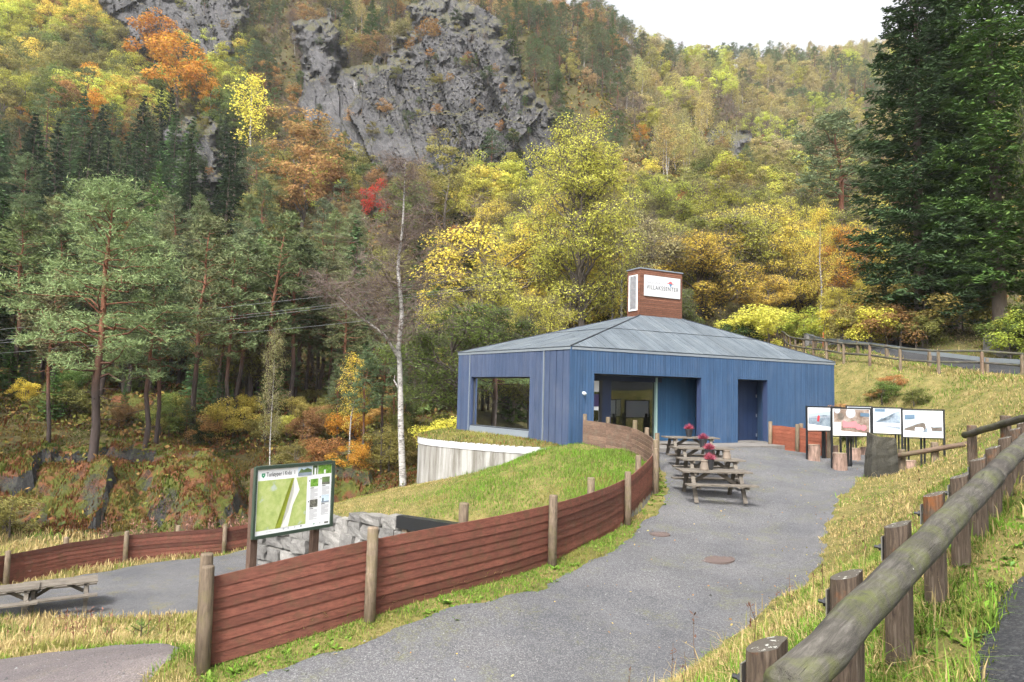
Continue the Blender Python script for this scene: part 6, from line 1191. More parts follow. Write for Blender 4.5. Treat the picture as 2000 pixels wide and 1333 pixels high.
spots = [(1395, 18.0, 0.02, 'nearest of the four picnic tables on the gravel forecourt', g_t), (1389, 19.75, 0.03, 'second nearest of the four picnic tables on the gravel forecourt', g_t), (1372, 21.5, 0.04, 'third of the four picnic tables on the forecourt, counted from the camera', g_t), (1350, 23.2, 0.07, 'picnic table closest to the entrance slab', g_t), (152, 19.9, 0.55, 'picnic table on the lower terrace in the dry grass', 'picnic tables on the lower terrace'), (36, 18.9, 0.55, 'picnic table cut by the left edge of the photo', 'picnic tables on the lower terrace')]
TB = []
for i, (px, y, rz, lab, gr) in enumerate(spots):
    o = proto if i == 0 else copy_tree(proto); x = (px - 1000) / F * y; zs = h1(x, y) + 0.025
    if px < 200: zs = h1(x, y) + 0.06
    o.location = (x, y, zs); o.rotation_euler = (0, 0, rz); o['label'] = lab; o['group'] = gr; TB.append((x, y, zs))
def lathe(mb, prof, n=14, m=0, c=(0, 0, 0)):
    a = np.linspace(0, 2 * np.pi, n, endpoint=False); V = np.array([[r * math.cos(q), r * math.sin(q), z] for r, z in prof for q in a]) + np.array(c); k = len(prof); i = np.arange(k - 1)[:, None] * n; j = np.arange(n)[None]; j2 = (j + 1) % n
    return mb.add(V, np.stack([i + j, i + j2, i + n + j2, i + n + j], -1).reshape(-1, 4), m=m)
M['pot'] = m_plain('black_pot', (0.025, 0.025, 0.028), 0.45); M['heather'] = m_leaf('heather', 0.3, 0.5, 0.02); M['clay'] = m_plain('clay_pot', (0.17, 0.135, 0.105), 0.8)
hm = MB(); rg = np.random.default_rng(6); n = 420; az = rg.random(n) * 6.28; el = rg.uniform(0.25, 1.5, n); D = np.stack([np.cos(az) * np.cos(el), np.sin(az) * np.cos(el), np.sin(el)], 1); tris_at(hm, np.array([0, 0, 0.24]) + D * 0.05, D, rg.uniform(0.08, 0.19, n), 0.022, rg, 0)
hme = hm.mesh('flowers', [M['heather']])
potm = lathe(MB(), [(0.0, 0.0), (0.085, 0.0), (0.125, 0.24), (0.135, 0.24), (0.135, 0.262), (0.115, 0.262), (0.11, 0.235), (0.0, 0.235)]).mesh('bucket', [M['pot']])
for i, (px, ti, dx, dy, lab) in enumerate([(1347, 3, -0.03, 0.05, 'pot of pink heather on the table closest to the entrance slab'), (1372, 2, 0.03, -0.05, 'pot of pink heather on the third picnic table'), (1387, 1, -0.03, 0, 'pot of pink heather on the second nearest picnic table'), (1390, 0, -0.07, 0.1, 'pot of pink heather on the nearest picnic table')]):
    x, y, z = TB[ti]; o = thing('heather_pot', lab, 'plant pot', (x + dx, y + dy, z + 0.757), float(i), 'heather pots on the picnic tables'); link('bucket', potm, o); f_ = link('flowers', hme, o); f_.color = (0.42, 0.10, 0.15, 1)
clm = lathe(MB(), [(0.0, 0.0), (0.115, 0.0), (0.12, 0.03), (0.085, 0.2), (0.095, 0.25), (0.07, 0.26), (0.06, 0.2), (0, 0.2)]).mesh('clay_jar', [M['clay']])
for ti, dx, lab in ((1, 0.45, 'brown clay candle jar on the second nearest picnic table'), (0, -0.26, 'brown clay candle jar on the nearest picnic table')):
    x, y, z = TB[ti]; o = link('clay_jar', clm); tag(o, lab, 'jar', 'clay jars on the picnic tables'); o.location = (x + dx, y - 0.08, z + 0.757)

# ================================================================== display panels, standing stone, stumps
M['pk'] = m_plain('pink_print', (0.5, 0.2, 0.22), 0.35); M['rk'] = mk_photo('pebble_print', (0.10, 0.065, 0.05), (0.24, 0.18, 0.145), (0.37, 0.33, 0.3), 5); M['bl'] = mk_photo('landscape_print', (0.09, 0.12, 0.16), (0.2, 0.25, 0.3), (0.34, 0.39, 0.43), 5); M['mt'] = mk_photo('mountain_print', (0.085, 0.07, 0.06), (0.13, 0.11, 0.095), (0.19, 0.165, 0.15), 9); M['rd'] = m_plain('red_print', (0.45, 0.04, 0.05), 0.35); M['pb'] = m_plain('pale_sky_print', (0.36, 0.42, 0.47), 0.35, 0.5, 0, 0.06); M['tagb'] = m_plain('tag_print', (0.10, 0.16, 0.23), 0.35)
PM = [M['white'], M['pk'], M['rk'], M['bl'], M['mt'], M['rd'], M['pb'], M['tagb'], M['grey_ink']]
def panel(label, pl_, pr_, t0, b0_, art, mids=(0.55,)):
    """stand between two foot points, panel between rows t0 (top) and b0_ (bottom) measured at the first foot"""
    A, B = pl_, pr_; d = B - A; d[2] = 0; W_ = np.linalg.norm(d); d /= W_; nn = np.array([d[1], -d[0], 0]); nn = nn if nn[1] < 0 else -nn
    zg = min(h1(A[0], A[1]), h1(B[0], B[1])) - 0.1; t = thing('display_panel', label, 'sign', (A[0], A[1], zg), group='display panels on the forecourt'); Q_ = lambda u, v, l: A + d * (u * W_) + nn * l + np.array([0, 0, b0_ + v * (t0 - b0_) - A[2]])
    for u in (0.0, 1.0): part('post', MB().box(np.array([*(A + d * u * W_)[:2], (zg + t0 + 0.03) / 2]), (0.055, 0.055, t0 + 0.03 - zg), (d, nn, UP)), M['black'], t)
    for u in mids:
        for e in (-0.05, 0.05): part('rear_post', MB().box(np.array([*(A + d * (u * W_ + e) - nn * 0.32)[:2], (zg + b0_ + 0.2) / 2]), (0.05, 0.05, b0_ + 0.2 - zg), (d, nn, UP)), M['black'], t)
    part('frame', MB().box(Q_(0.5, 1.03, 0), (W_ + 0.06, 0.05, 0.045), (d, nn, UP)).box(Q_(0.5, -0.03, 0), (W_ - 0.05, 0.04, 0.03), (d, nn, UP)), M['black'], t)
    part('board', MB().box(Q_(0.5, 0.5, 0.0), (W_ - 0.06, 0.03, (t0 - b0_) * 0.99), (d, nn, UP)), M['white'], t)
    mb = MB(); mg = 0.045 / W_ + 0.01
    for k, (m, pts) in enumerate(art): mb.add([Q_(mg + (1 - 2 * mg) * u, 0.01 + 0.98 * v, 0.0175 + 0.002 * k) for u, v in pts], None, [[0, i, i + 1] for i in range(1, len(pts) - 1)], m=m)
    part('print', mb, PM, t); return t
def foot(px, row, y): p = at(px, row, y); p[2] = h1(p[0], p[1]); return p
def circ(u, v, r, n=12, asp=1.45): return [(u + r / asp * math.cos(q), v + r * math.sin(q)) for q in np.linspace(0, 6.283, n, endpoint=False)]
full = [(0, 0), (1, 0), (1, 1), (0, 1)]; wedge = lambda a, b: [(0, 0), (1, 0), (1, b), (0, a)]
zt = lambda px, row, y: at(px, row, y)[2]
panel('display panel with a person in red, partly hidden by the pebble panel', foot(1576, 895, 24.6), foot(1642, 893, 25.2), zt(1576, 796, 24.6), zt(1576, 841, 24.6), [(0, full), (6, [(0, 0.25), (1, 0.2), (1, 0.9), (0, 0.75)]), (3, [(0, 0.25), (1, 0.1), (1, 0.62), (0.5, 0.68), (0, 0.58)]), (8, [(0, 0.58), (1, 0.62), (1, 0.6), (0, 0.555)]), (5, [(0.27, 0.4), (0.33, 0.38), (0.36, 0.6), (0.33, 0.68), (0.28, 0.62)]), (0, wedge(0.28, 0.08))], (0.7,))
panel('display panel with brown pebbles and two pink roe', foot(1625, 910, 23.0), foot(1701, 908, 23.3), zt(1625, 798.5, 23.0), zt(1625, 851, 23.0), [(2, full)] + [(8, circ(0.48, 0.86, 0.2)), (4, circ(0.2, 0.72, 0.14)), (8, circ(0.1, 0.95, 0.12)), (2, circ(0.85, 0.6, 0.16)), (1, [(0.25, 0.3), (0.7, 0.3), (0.62, 0.56), (0.4, 0.5), (0.25, 0.58)]), (0, [(0, 0.22), (0.2, 0.22), (0.2, 0.5), (0, 0.5)]), (0, wedge(0.2, 0.08)), (7, [(0.74, 0.74), (1, 0.72), (1, 0.86), (0.74, 0.88)]), (1, circ(0.68, 0.33, 0.12)), (1, circ(0.83, 0.3, 0.12))], (0.62,))
panel('display panel with a hazy blue lake view', foot(1705, 905, 24.6), foot(1763, 908, 24.2), zt(1705, 797.5, 24.6), zt(1705, 846, 24.6), [(6, full), (3, [(0, 0.4), (0.3, 0.62), (0.6, 0.55), (0.8, 0.85), (1, 0.9), (1, 0.2), (0, 0.35)]), (8, [(0, 0.32), (1, 0.26), (1, 0.42), (0, 0.44)]), (0, wedge(0.2, 0.13)), (7, [(0.04, 0.88), (0.42, 0.88), (0.42, 0.985), (0.04, 0.985)])], (0.85,))
panel('display panel with a mountain and a white water jet, farthest right', foot(1763, 912, 22.9), foot(1845, 911, 22.6), zt(1763, 801, 22.9), zt(1763, 853.5, 22.9), [(6, full), (4, [(0, 0.3), (0.2, 0.4), (0.36, 0.5), (0.5, 0.55), (0.66, 0.44), (0.8, 0.36), (1, 0.4), (1, 0.25), (0, 0.22)]), (0, [(0.28, 0.25), (0.52, 0.25), (0.5, 0.36), (0.3, 0.36)]), (0, [(0.6, 0.14), (0.75, 0.14), (0.7, 0.4), (0.58, 0.56), (0.54, 0.8), (0.555, 0.5), (0.64, 0.34)]), (3, [(0.5, 0.2), (0.62, 0.2), (0.62, 0.36), (0.56, 0.32)]), (0, wedge(0.25, 0.12)), (7, [(0.02, 0.66), (0.28, 0.69), (0.28, 0.84), (0.02, 0.82)])], (0.57, 0.18))
panel('display panel standing behind the others with only its top edge showing', foot(1654, 892, 26.0), foot(1704, 893, 25.6), zt(1654, 794.5, 26.0), zt(1654, 838, 26.0), [(6, full), (3, [(0, 0.1), (1, 0.1), (1, 0.5), (0, 0.6)])], (0.3,))
# standing stone
rg = np.random.default_rng(31); p = at(1721, 918, 21.0); zs = h1(p[0], p[1]); mb = MB(); nz_, na_ = 9, 12; ringz = np.linspace(-0.25, 1.17, nz_); V = []
for i, z_ in enumerate(ringz):
    for j in range(na_):
        a = j / na_ * 6.283; cx = math.copysign(abs(math.cos(a)) ** 0.55, math.cos(a)); cy = math.copysign(abs(math.sin(a)) ** 0.55, math.sin(a)); k = 1 - 0.02 * i; V.append([cx * 0.46 * k + rg.normal() * 0.018 + (0.03 if i > 6 else 0), cy * 0.34 * k + rg.normal() * 0.018, z_ + (rg.normal() * 0.05 - 0.06 * cx if i == nz_ - 1 else 0)])
Q = [[i * na_ + j, i * na_ + (j + 1) % na_, (i + 1) * na_ + (j + 1) % na_, (i + 1) * na_ + j] for i in range(nz_ - 1) for j in range(na_)]; V.append([0, 0, 1.16]); T = [[(nz_ - 1) * na_ + j, (nz_ - 1) * na_ + (j + 1) % na_, nz_ * na_] for j in range(na_)]
o = mb.add(V, Q, T).build('standing_stone', M['dark_stone']); o.location = (p[0], p[1], zs); tag(o, 'dark upright boulder at the gravel edge in front of the display panels', 'stone')
M['stump'] = m_wood('stump_bark', (0.10, 0.065, 0.05), (0.34, 0.23, 0.18), (7, 7, 0.8), 3.0, var=0.3); M['stump_top'] = m_plain('stump_top', (0.24, 0.19, 0.14), 0.9, 0.1, 0, 0.4, 14)
for px, row, top, y, wpx, lab in [(1590, 895, 862, 24.4, 22, 'log stump seat under the panel with the person in red'), (1640, 911, 877, 22.8, 26, 'log stump seat under the pebble panel'), (1667, 891, 867, 25.4, 24, 'reddish log stump seat behind the pebble panel'), (1775, 915, 893, 22.3, 26, 'low pale log stump behind the small log rail'), (1688, 889, 873, 26.4, 14, 'small log stump beside the reddish stump'), (1629, 888, 864, 25.9, 16, 'dark log stump at the foot of the short fence')]:
    p = at(px, row, y); z_ = h1(p[0], p[1]); hgt = (row - top) / F * y * 0.98; r_ = wpx / F * y / 2; t = thing('log_stump', lab, 'stump', (p[0], p[1], z_), group='log stump seats')
    MB().tube([[0, 0, -0.1], [0, 0, hgt * 0.3], [0.01, 0, hgt * 0.7], [0, 0.01, hgt]], np.array([1.06, 1.0, 0.98, 0.97]) * r_, 14, cap=False, rough=0.12, seed=px).build('bark', M['stump'], t); lathe(MB(), [(r_ * 0.99, hgt - 0.004), (r_ * 0.9, hgt + 0.004), (0, hgt + 0.004)]).build('cut_top', M['stump_top'], t)

# ================================================================== log rails
def log_mb(P, r, seed=0, n=12): return MB().tube(P, r, n, rough=0.04, seed=seed)
def local_log(name, a, b, r, mat, parent, seed=0, k=9, sag=0.0):
    """log in its own frame so that the grain follows it"""
    a = np.asarray(a, float); b = np.asarray(b, float); L = np.linalg.norm(b - a); t = np.linspace(0, 1, k); r = np.interp(t, [0, 1], r) if isinstance(r, tuple) else r; rg = np.random.default_rng(seed); P = np.stack([t * L, rg.normal(size=k) * 0.004, rg.normal(size=k) * 0.004 - sag * np.sin(np.pi * t)], 1)
    o = MB().tube(P, r * (1 + rg.normal(size=k) * 0.008), 20, rough=0.012, seed=seed).build(name, mat, parent, True); x = (b - a) / L; y = np.cross(UP, x); y /= np.linalg.norm(y); z = np.cross(x, y)
    m = Matrix(((x[0], y[0], z[0], a[0]), (x[1], y[1], z[1], a[1]), (x[2], y[2], z[2], a[2]), (0, 0, 0, 1)))
    if parent: m = Matrix.Translation(-Vector(parent.location)) @ m
    o.matrix_local = m; return o
gr_ = thing('guard_rail', 'mossy log guard rail on weathered half-round posts in the right foreground', 'guard rail', (1.0, 2.3, -1.45))
RP = lambda t: np.array([1.03 + 0.662 * t, 2.27 + 0.75 * t, -0.825 + 0.0595 * (t + 0.33)])
local_log('rail', RP(-0.33), RP(4.05), (0.064, 0.084), M['log_rail'], gr_, 3, 14); local_log('rail', RP(4.06), RP(9.6), (0.078, 0.088), M['log_rail'], gr_, 4, 14); local_log('rail', RP(9.62), RP(16), 0.09, M['log_rail'], gr_, 5, 10)
gd = np.array([0.662, 0.75, 0]); gd /= np.linalg.norm(gd); gn = np.array([-gd[1], gd[0], 0])
for i, (px, row, t) in enumerate([(1497, 1258, 0.0), (1645, 1122, 0.93), (1752, 1024, 1.9), (1822, 965, 2.92), (1870, 930, 3.92), (1910, 897, 4.9), (1940, 874, 5.9), (1962, 855, 6.9), (1983, 838, 7.9), (2004, 826, 8.9), (2020, 815, 9.9), (2033, 806, 10.9), (2050, 800, 11.9)]):
    c = np.array([0.9 + 0.662 * t, 2.4 + 0.75 * t, 0.0]); zt_p = at(px, row, c[1])[2]; zb = h1(c[0], c[1]) - 0.4; n_ = 16; V = []; a = np.linspace(0, 2 * np.pi, n_, endpoint=False); rg = np.random.default_rng(i)
    # half-round section with its flat towards the rail, top cut on a slant
    sec = np.stack([np.cos(a) * 0.082, np.sin(a) * 0.075], 1); sec[:, 1] = np.maximum(sec[:, 1], -0.052); sec *= (1 + rg.normal(size=(n_, 1)) * 0.025)
    zs_ = [zb, zt_p - 0.35, zt_p - 0.12, zt_p]
    for k, z_ in enumerate(zs_):
        for q in sec:
            w_ = gd * q[0] + gn * q[1]; V.append([c[0] + w_[0] * (1 - 0.02 * k), c[1] + w_[1] * (1 - 0.02 * k), z_ + ((-q[1] * 0.3 + q[0] * 0.1) if k == 3 else 0)])
    Q = [[k * n_ + j, k * n_ + (j + 1) % n_, (k + 1) * n_ + (j + 1) % n_, (k + 1) * n_ + j] for k in range(3) for j in range(n_)]; V.append([c[0], c[1], zt_p + 0.004]); T = [[3 * n_ + j, 3 * n_ + (j + 1) % n_, 4 * n_] for j in range(n_)]
    mb = MB().add(np.array(V) - np.array([c[0], c[1], zt_p - 0.6]), Q, T); o = mb.build('post', M['guard_post'], gr_); o.location = Vector((c[0], c[1], zt_p - 0.6)) - gr_.location
    if i < 7:
        b = c + np.array([0, 0, zt_p - 0.14]); part('plate', MB().box(b + gn * 0.078 + gd * -0.01, (0.07, 0.006, 0.13), (gd, gn, UP)), M['steel'], gr_); part('bolt', MB().tube([b + gn * 0.07, b + gn * 0.125], 0.009, 6).tube([b + gn * 0.088, b + gn * 0.102], 0.02, 6), M['black'], gr_)
M['rail_brown'] = m_wood('rail_brown', (0.075, 0.05, 0.035), (0.2, 0.135, 0.095), (1.0, 8, 8), 4.0, moss=((0.10, 0.1, 0.05), 0.4))
lr = thing('small_log_rail', 'small log rail on short posts beside the standing stone', 'rail', tuple(foot(1795, 915, 21.3)))
for px, row, top, y in ((1762, 922, 878, 21.6), (1826, 917, 864, 21.0)):
    p = at(px, row, y); z_ = h1(p[0], p[1]); part('post', MB().tube([[p[0], p[1], z_ - 0.2], [p[0], p[1], zt(px, top + 2, y)], [p[0], p[1], zt(px, top, y)]], [0.11, 0.105, 0.095], 10, rough=0.08, seed=px), M['post'], lr)
local_log('log', at(1750, 891, 21.5), at(1894, 866, 20.3), 0.075, M['rail_brown'], lr, 7)
l2 = thing('long_log_rail', 'log rail on tall posts climbing the grassy bank behind the guard rail', 'rail', tuple(foot(1930, 900, 15.5)))
for px, row, top, y in ((1900, 928, 831, 15.8), (1966, 900, 812, 14.6), (2035, 890, 795, 13.4)):
    p = at(px, row, y); z_ = h1(p[0], p[1]); part('post', MB().tube([[p[0], p[1], z_ - 0.2], [p[0], p[1], zt(px, top + 2, y)], [p[0], p[1], zt(px, top, y)]], [0.10, 0.098, 0.09], 10, rough=0.08, seed=px), M['guard_post'], l2)
local_log('log', at(1884, 850, 16.0), at(2050, 803, 13.0), 0.075, M['log_rail'], l2, 9)
# fence along the far road bend
FP = [(31, 28.9), (26.5, 29.2), (22, 30.0), (18.9, 31.3), (17.6, 34), (17.2, 38), (18.0, 44), (20.5, 52)]; fc = catmull(np.array([(x, y, 0) for x, y in FP]), 20); cum = np.r_[0, np.cumsum(np.linalg.norm(np.diff(fc[:, :2], axis=0), axis=1))]
rf = thing('roadside_log_fence', 'two-rail log fence along the grassy bank below the road bend', 'fence', (20, 31, 1.2)); s = 0.0; tops = []; mids = []; k = 0
while s < cum[-1]:
    x, y = np.interp(s, cum, fc[:, 0]), np.interp(s, cum, fc[:, 1]); z_ = h1(x, y); part('post', MB().tube([[x, y, z_ - 0.3], [x, y, z_ + 0.97], [x, y, z_ + 0.99]], [0.075, 0.07, 0.06], 8, rough=0.06, seed=k), M['post'] if k % 3 else M['rail_brown'], rf); tops.append([x, y, z_ + 1.02]); mids.append([x - 0.0, y + 0.11, z_ + 0.52]); s += 1.75 + erg.normal() * 0.12; k += 1
for i in range(len(tops) - 1): local_log('top_rail', tops[i], np.array(tops[i + 1]), 0.058, M['log_rail'], rf, i, 4); local_log('middle_rail', mids[i], np.array(mids[i + 1]), 0.05, M['log_rail'], rf, i + 50, 4)
M['rail_steel'] = m_plain('rail_steel', (0.10, 0.115, 0.125), 0.6, 0.3); r2_ = thing('road_guard_rail', 'low timber guard rail at the road edge behind the log fence', 'guard rail', (21, 33, 1.5)); off = []
tg = np.gradient(fc[:, :2], axis=0); tg /= np.linalg.norm(tg, axis=1)[:, None]; oc = fc[:, :2] + np.stack([-tg[:, 1], tg[:, 0]], 1) * -1.5
if np.hypot(*(oc[60] - np.array([25, 36]))) > np.hypot(*(fc[60, :2] - np.array([25, 36]))): oc = fc[:, :2] + np.stack([-tg[:, 1], tg[:, 0]], 1) * 1.5
cu2 = np.r_[0, np.cumsum(np.linalg.norm(np.diff(oc, axis=0), axis=1))]; s = 0; prev = None; k = 0
while s < cu2[-1]:
    x, y = np.interp(s, cu2, oc[:, 0]), np.interp(s, cu2, oc[:, 1]); z_ = h1(x, y); part('post', MB().box((x, y, z_ + 0.25), (0.13, 0.13, 0.9)), M['post'], r2_); cur = np.array([x, y, z_ + 0.62])
    if prev is not None: part('beam', MB().beam(prev, cur, 0.09, 0.2), M['rail_steel'], r2_)
    prev = cur; s += 2.3; k += 1
p = at(1608, 690, 43); z_ = h1(p[0], 43); M['orange_paint'] = m_plain('orange_paint', (0.55, 0.14, 0.04), 0.5)
sp_ = thing('snow_pole', 'thin orange snow pole at the road edge beyond the roof', 'pole', (p[0], 43, z_)); part('pole', MB().tube([[p[0], 43, z_ - 0.2], [p[0], 43, zt(1608, 650, 43)]], 0.035, 6), M['orange_paint'], sp_); part('reflector', MB().tube([[p[0], 43, zt(1608, 668, 43)], [p[0], 43, zt(1608, 663, 43)]], 0.042, 6), M['white'], sp_)
o = link('roadside_boulder', SM[2]); p = at(1580, 672, 46); o.location = (p[0], 46, h1(p[0], 46) + 0.3); o.scale = (0.6, 0.5, 0.8); tag(o, 'pale boulder at the road edge near the orange snow pole', 'boulder')
o = link('roadside_boulder', SM[4]); p = at(1965, 672, 36.5); o.location = (p[0], 36.5, h1(p[0], 36.5) + 0.3); o.scale = (1.7, 1.2, 1.5); tag(o, 'grey boulder below the trunk of the right huge fir', 'boulder')

# ================================================================== cables, manholes
M['cable'] = m_plain('cable', (0.18, 0.185, 0.19), 0.5)
for i, (l0, l1, m0, m1) in enumerate([((330, 612), (905, 546), 33, 'top'), ((330, 632), (905, 563), 33, 'second'), ((330, 637), (905, 568), 33, 'third'), ((330, 662), (905, 602), 33, 'lowest')]):
    A = at(*l0, 45.4 + i * 0.05); Bm = at(*l1, 49); d_ = Bm - A; E2 = at(1700, (445, 458, 462, 482)[i], 78); A0 = A - (Bm - A) * 0.9
    P = catmull(np.array([A0 + np.array([0, 0, 0.4]), A, Bm, E2, E2 + (E2 - Bm) * 0.7]), 12); o = MB().tube(P, 0.011, 5).build('power_cable', M['cable']); tag(o, f'{m1} of the four power cables crossing in front of the forest', 'cable', 'power cables')
M['rust_iron'] = m_plain('rusty_iron', (0.105, 0.078, 0.07), 0.8, 0.3, 0.1, 0.35, 20)
for px, row, zz_, r_, lab in ((1390, 1087, -3.03, 0.42, 'large rusty manhole cover in the gravel path'), (1288, 1051, -2.98, 0.22, 'small rusty manhole cover near the fence')):
    p = hitz(px, row, zz_); z_ = h1(p[0], p[1]) + 0.037; t = thing('manhole_cover', lab, 'manhole', (p[0], p[1], z_)); lathe(MB(), [(r_, -0.05), (r_, 0.012), (r_ * 0.9, 0.014), (r_ * 0.89, 0.006)], 24).build('rim', M['rust_iron'], t); lathe(MB(), [(r_ * 0.885, 0.006), (r_ * 0.6, 0.012), (r_ * 0.58, 0.006), (r_ * 0.3, 0.012), (r_ * 0.28, 0.006), (0, 0.010)], 24).build('lid', M['rust_iron'], t)

# ================================================================== grass, weeds, litter
grg = np.random.default_rng(55)
bl_poly = [tuple(q[:2]) for q in (C1, C2, C4, C3)]
def blades(name, label, xx, yy, zfun, hgt, wid, pal, wts=None, bend=0.55, patch=0.9, ptch_s=0.8, hvar=0.5):
    n = len(xx); zz = zfun(xx, yy); az = grg.random(n) * 6.283; D = np.stack([np.cos(az), np.sin(az), np.zeros(n)], 1); hh = np.broadcast_to(hgt, (n,)) * grg.uniform(1 - hvar, 1 + hvar, n); ww = np.broadcast_to(wid, (n,)) * grg.uniform(0.7, 1.4, n)
    S = np.stack([-D[:, 1], D[:, 0], np.zeros(n)], 1); P0 = np.stack([xx, yy, zz - 0.02], 1); be = grg.random(n) ** 1.2 * bend; M1 = P0 + UP * (hh * 0.55)[:, None] + D * (hh * be * 0.35)[:, None]; T1 = P0 + UP * (hh * (1 - 0.35 * be))[:, None] + D * (hh * be * 1.1)[:, None]; w_ = ww[:, None]
    V = np.stack([P0 - S * w_ * 0.5, P0 + S * w_ * 0.5, M1 + S * w_ * 0.4, M1 - S * w_ * 0.4, T1], 1).reshape(-1, 3); b = np.arange(n) * 5
    pal = np.array(pal); k = np.clip((vn(xx * ptch_s, yy * ptch_s, 81) * 1.3 - 0.15 + (vn(xx * ptch_s * 4, yy * ptch_s * 4, 82) - 0.5) * 0.5 + grg.normal(size=n) * 0.16) * len(pal), 0, len(pal) - 0.01).astype(int); c = pal[k] * grg.uniform(0.7, 1.25, (n, 1))
    mb = MB().add(V, np.stack([b, b + 1, b + 2, b + 3], 1), np.stack([b + 3, b + 2, b + 4], 1), col=np.repeat(c, 5, 0)); o = mb.build(name, M['blade']); return tag(o, label, kind='stuff')
def cand(N, y0, y1, u0, u1):
    y = np.exp(grg.uniform(math.log(y0), math.log(y1), N)); return grg.uniform(u0, u1, N) * y, y
G = {'dry': (0.36, 0.27, 0.12), 'straw': (0.45, 0.35, 0.17), 'mid': (0.22, 0.22, 0.06), 'grn': (0.13, 0.2, 0.035), 'lush': (0.15, 0.28, 0.035), 'dk': (0.07, 0.11, 0.02), 'red': (0.22, 0.11, 0.05)}
# bank right of the path
def on_path(x, y, m=0.0): return (polydist(path_poly, x, y) < m) | (polydist(road_poly, x, y) < m)
def clear(x, y): return ~(polydist(bl_poly, x, y) < 0.1)
rail_side = lambda x, y: (x - 0.9) * 0.75 - (y - 2.4) * 0.662       # positive on the road side of the guard rail
x, y = cand(300000, 1.6, 48, -0.1, 0.85); xv, yv = cand(270000, 6, 17, -0.5, 0.2); x = np.r_[x, xv]; y = np.r_[y, yv]; d, s_ = segdist(bound, x, y); ok = (d * s_ < 0.1) & clear(x, y) & (rail_side(x, y) < 0.1) & ~((x < 2.3) & (y > 24)); x, y = x[ok], y[ok]
pd = polydist(path_poly, x, y) + (fbm(x * 1.6, y * 1.6, 5, 4) - 0.5) * 0.48; rd_ = polydist(road_poly, x, y); ok = ((pd > -0.02) | ((pd > -0.2) & (grg.random(len(x)) < 0.05))) & (rd_ > 0.05); ok &= (pd > 0.25) | (grg.random(len(x)) < 0.5); x, y, pd = x[ok], y[ok], pd[ok]
near_f, _ = segdist([tuple(p[:2]) for p in fence_curve], x, y); verge = near_f < 1.0
blades('verge_grass', 'green verge along the foot of the red plank fence', x[verge], y[verge], H, 0.025 + 0.05 * grg.random(verge.sum()), 0.003 + 0.0007 * y[verge], [G['mid'], G['grn'], G['lush'], G['grn'], G['lush'], G['dry']], bend=1.0)
b_ = ~verge; far = y > 24
blades('bank_grass', 'dry yellow and green grass on the bank between path and road', x[b_], y[b_], H, (0.03 + 0.075 * vn(x[b_] * 0.6, y[b_] * 0.6, 19) + 0.12 * (grg.random(b_.sum()) < 0.03)) * np.where(y[b_] > 20, 1.5, 1.0), 0.003 + 0.0008 * y[b_], [G['grn'], G['mid'], G['dry'], G['straw'], G['dry'], G['mid'], G['straw'], G['lush'], G['grn']], bend=1.4, ptch_s=0.45)
# road side of the guard rail
x, y = cand(150000, 1.3, 14, 0.2, 1.3); ok = (rail_side(x, y) > -0.1) & (polydist(road_poly, x, y) > -0.06 + 0.1 * grg.random(len(x))) & (grg.random(len(x)) < 0.55 + 1.0 * vn(x * 1.3, y * 1.3, 28)); x, y = x[ok], y[ok]
blades('roadside_grass', 'lush green grass and weeds on the road side of the guard rail', x, y, H, 0.03 + 0.17 * vn(x * 2.1, y * 2.1, 29) ** 2.2 + 0.12 * (grg.random(len(x)) < 0.03), 0.004 + 0.0010 * y, [G['dk'], G['grn'], G['mid'], G['lush'], G['dry'], G['grn'], G['straw'], G['mid'], G['lush']], bend=1.2, ptch_s=1.3)
# mound
x = grg.uniform(-9.2, 5.2, 130000); y = grg.uniform(13.8, 29.2, 130000); ok = polydist(mound_poly, x, y) < -0.05; x, y = x[ok], y[ok]; lush = ss(-2.6, 1.6, x + (y - 20) * 0.22 + (vn(x * 0.5, y * 0.5, 37) - 0.5) * 3.5) ; k = grg.random(len(x)) < lush
blades('mound_grass', 'long bright green grass on the upper mound by the fence', x[k], y[k], HM, (0.05 + 0.12 * vn(x[k], y[k], 39)) , 0.014, [G['mid'], G['lush'], G['grn'], G['lush'], G['grn']], bend=1.0)
blades('mound_dry_grass', 'short dry yellow turf on the lower mound', x[~k], y[~k], HM, 0.03 + 0.045 * vn(x[~k], y[~k], 40), 0.015, [G['mid'], G['dry'], G['straw'], G['dry'], G['grn'], G['mid']], bend=1.0)
x = grg.uniform(-4.2, 2.4, 16000); y = grg.uniform(24.3, 32, 16000); ok = (polydist(ledge_poly, x, y) < 0.04); x, y = x[ok], y[ok]
blades('ledge_grass', 'rough turf growing over the edge of the concrete wall', x, y, lambda a, b: TOPZ + 0.08 + 0.14 * ss(0.0, -0.7, polydist(ledge_poly, a, b)), 0.10, 0.02, [G['mid'], G['dry'], G['dk'], G['grn'], G['red'], G['mid']], bend=1.1)
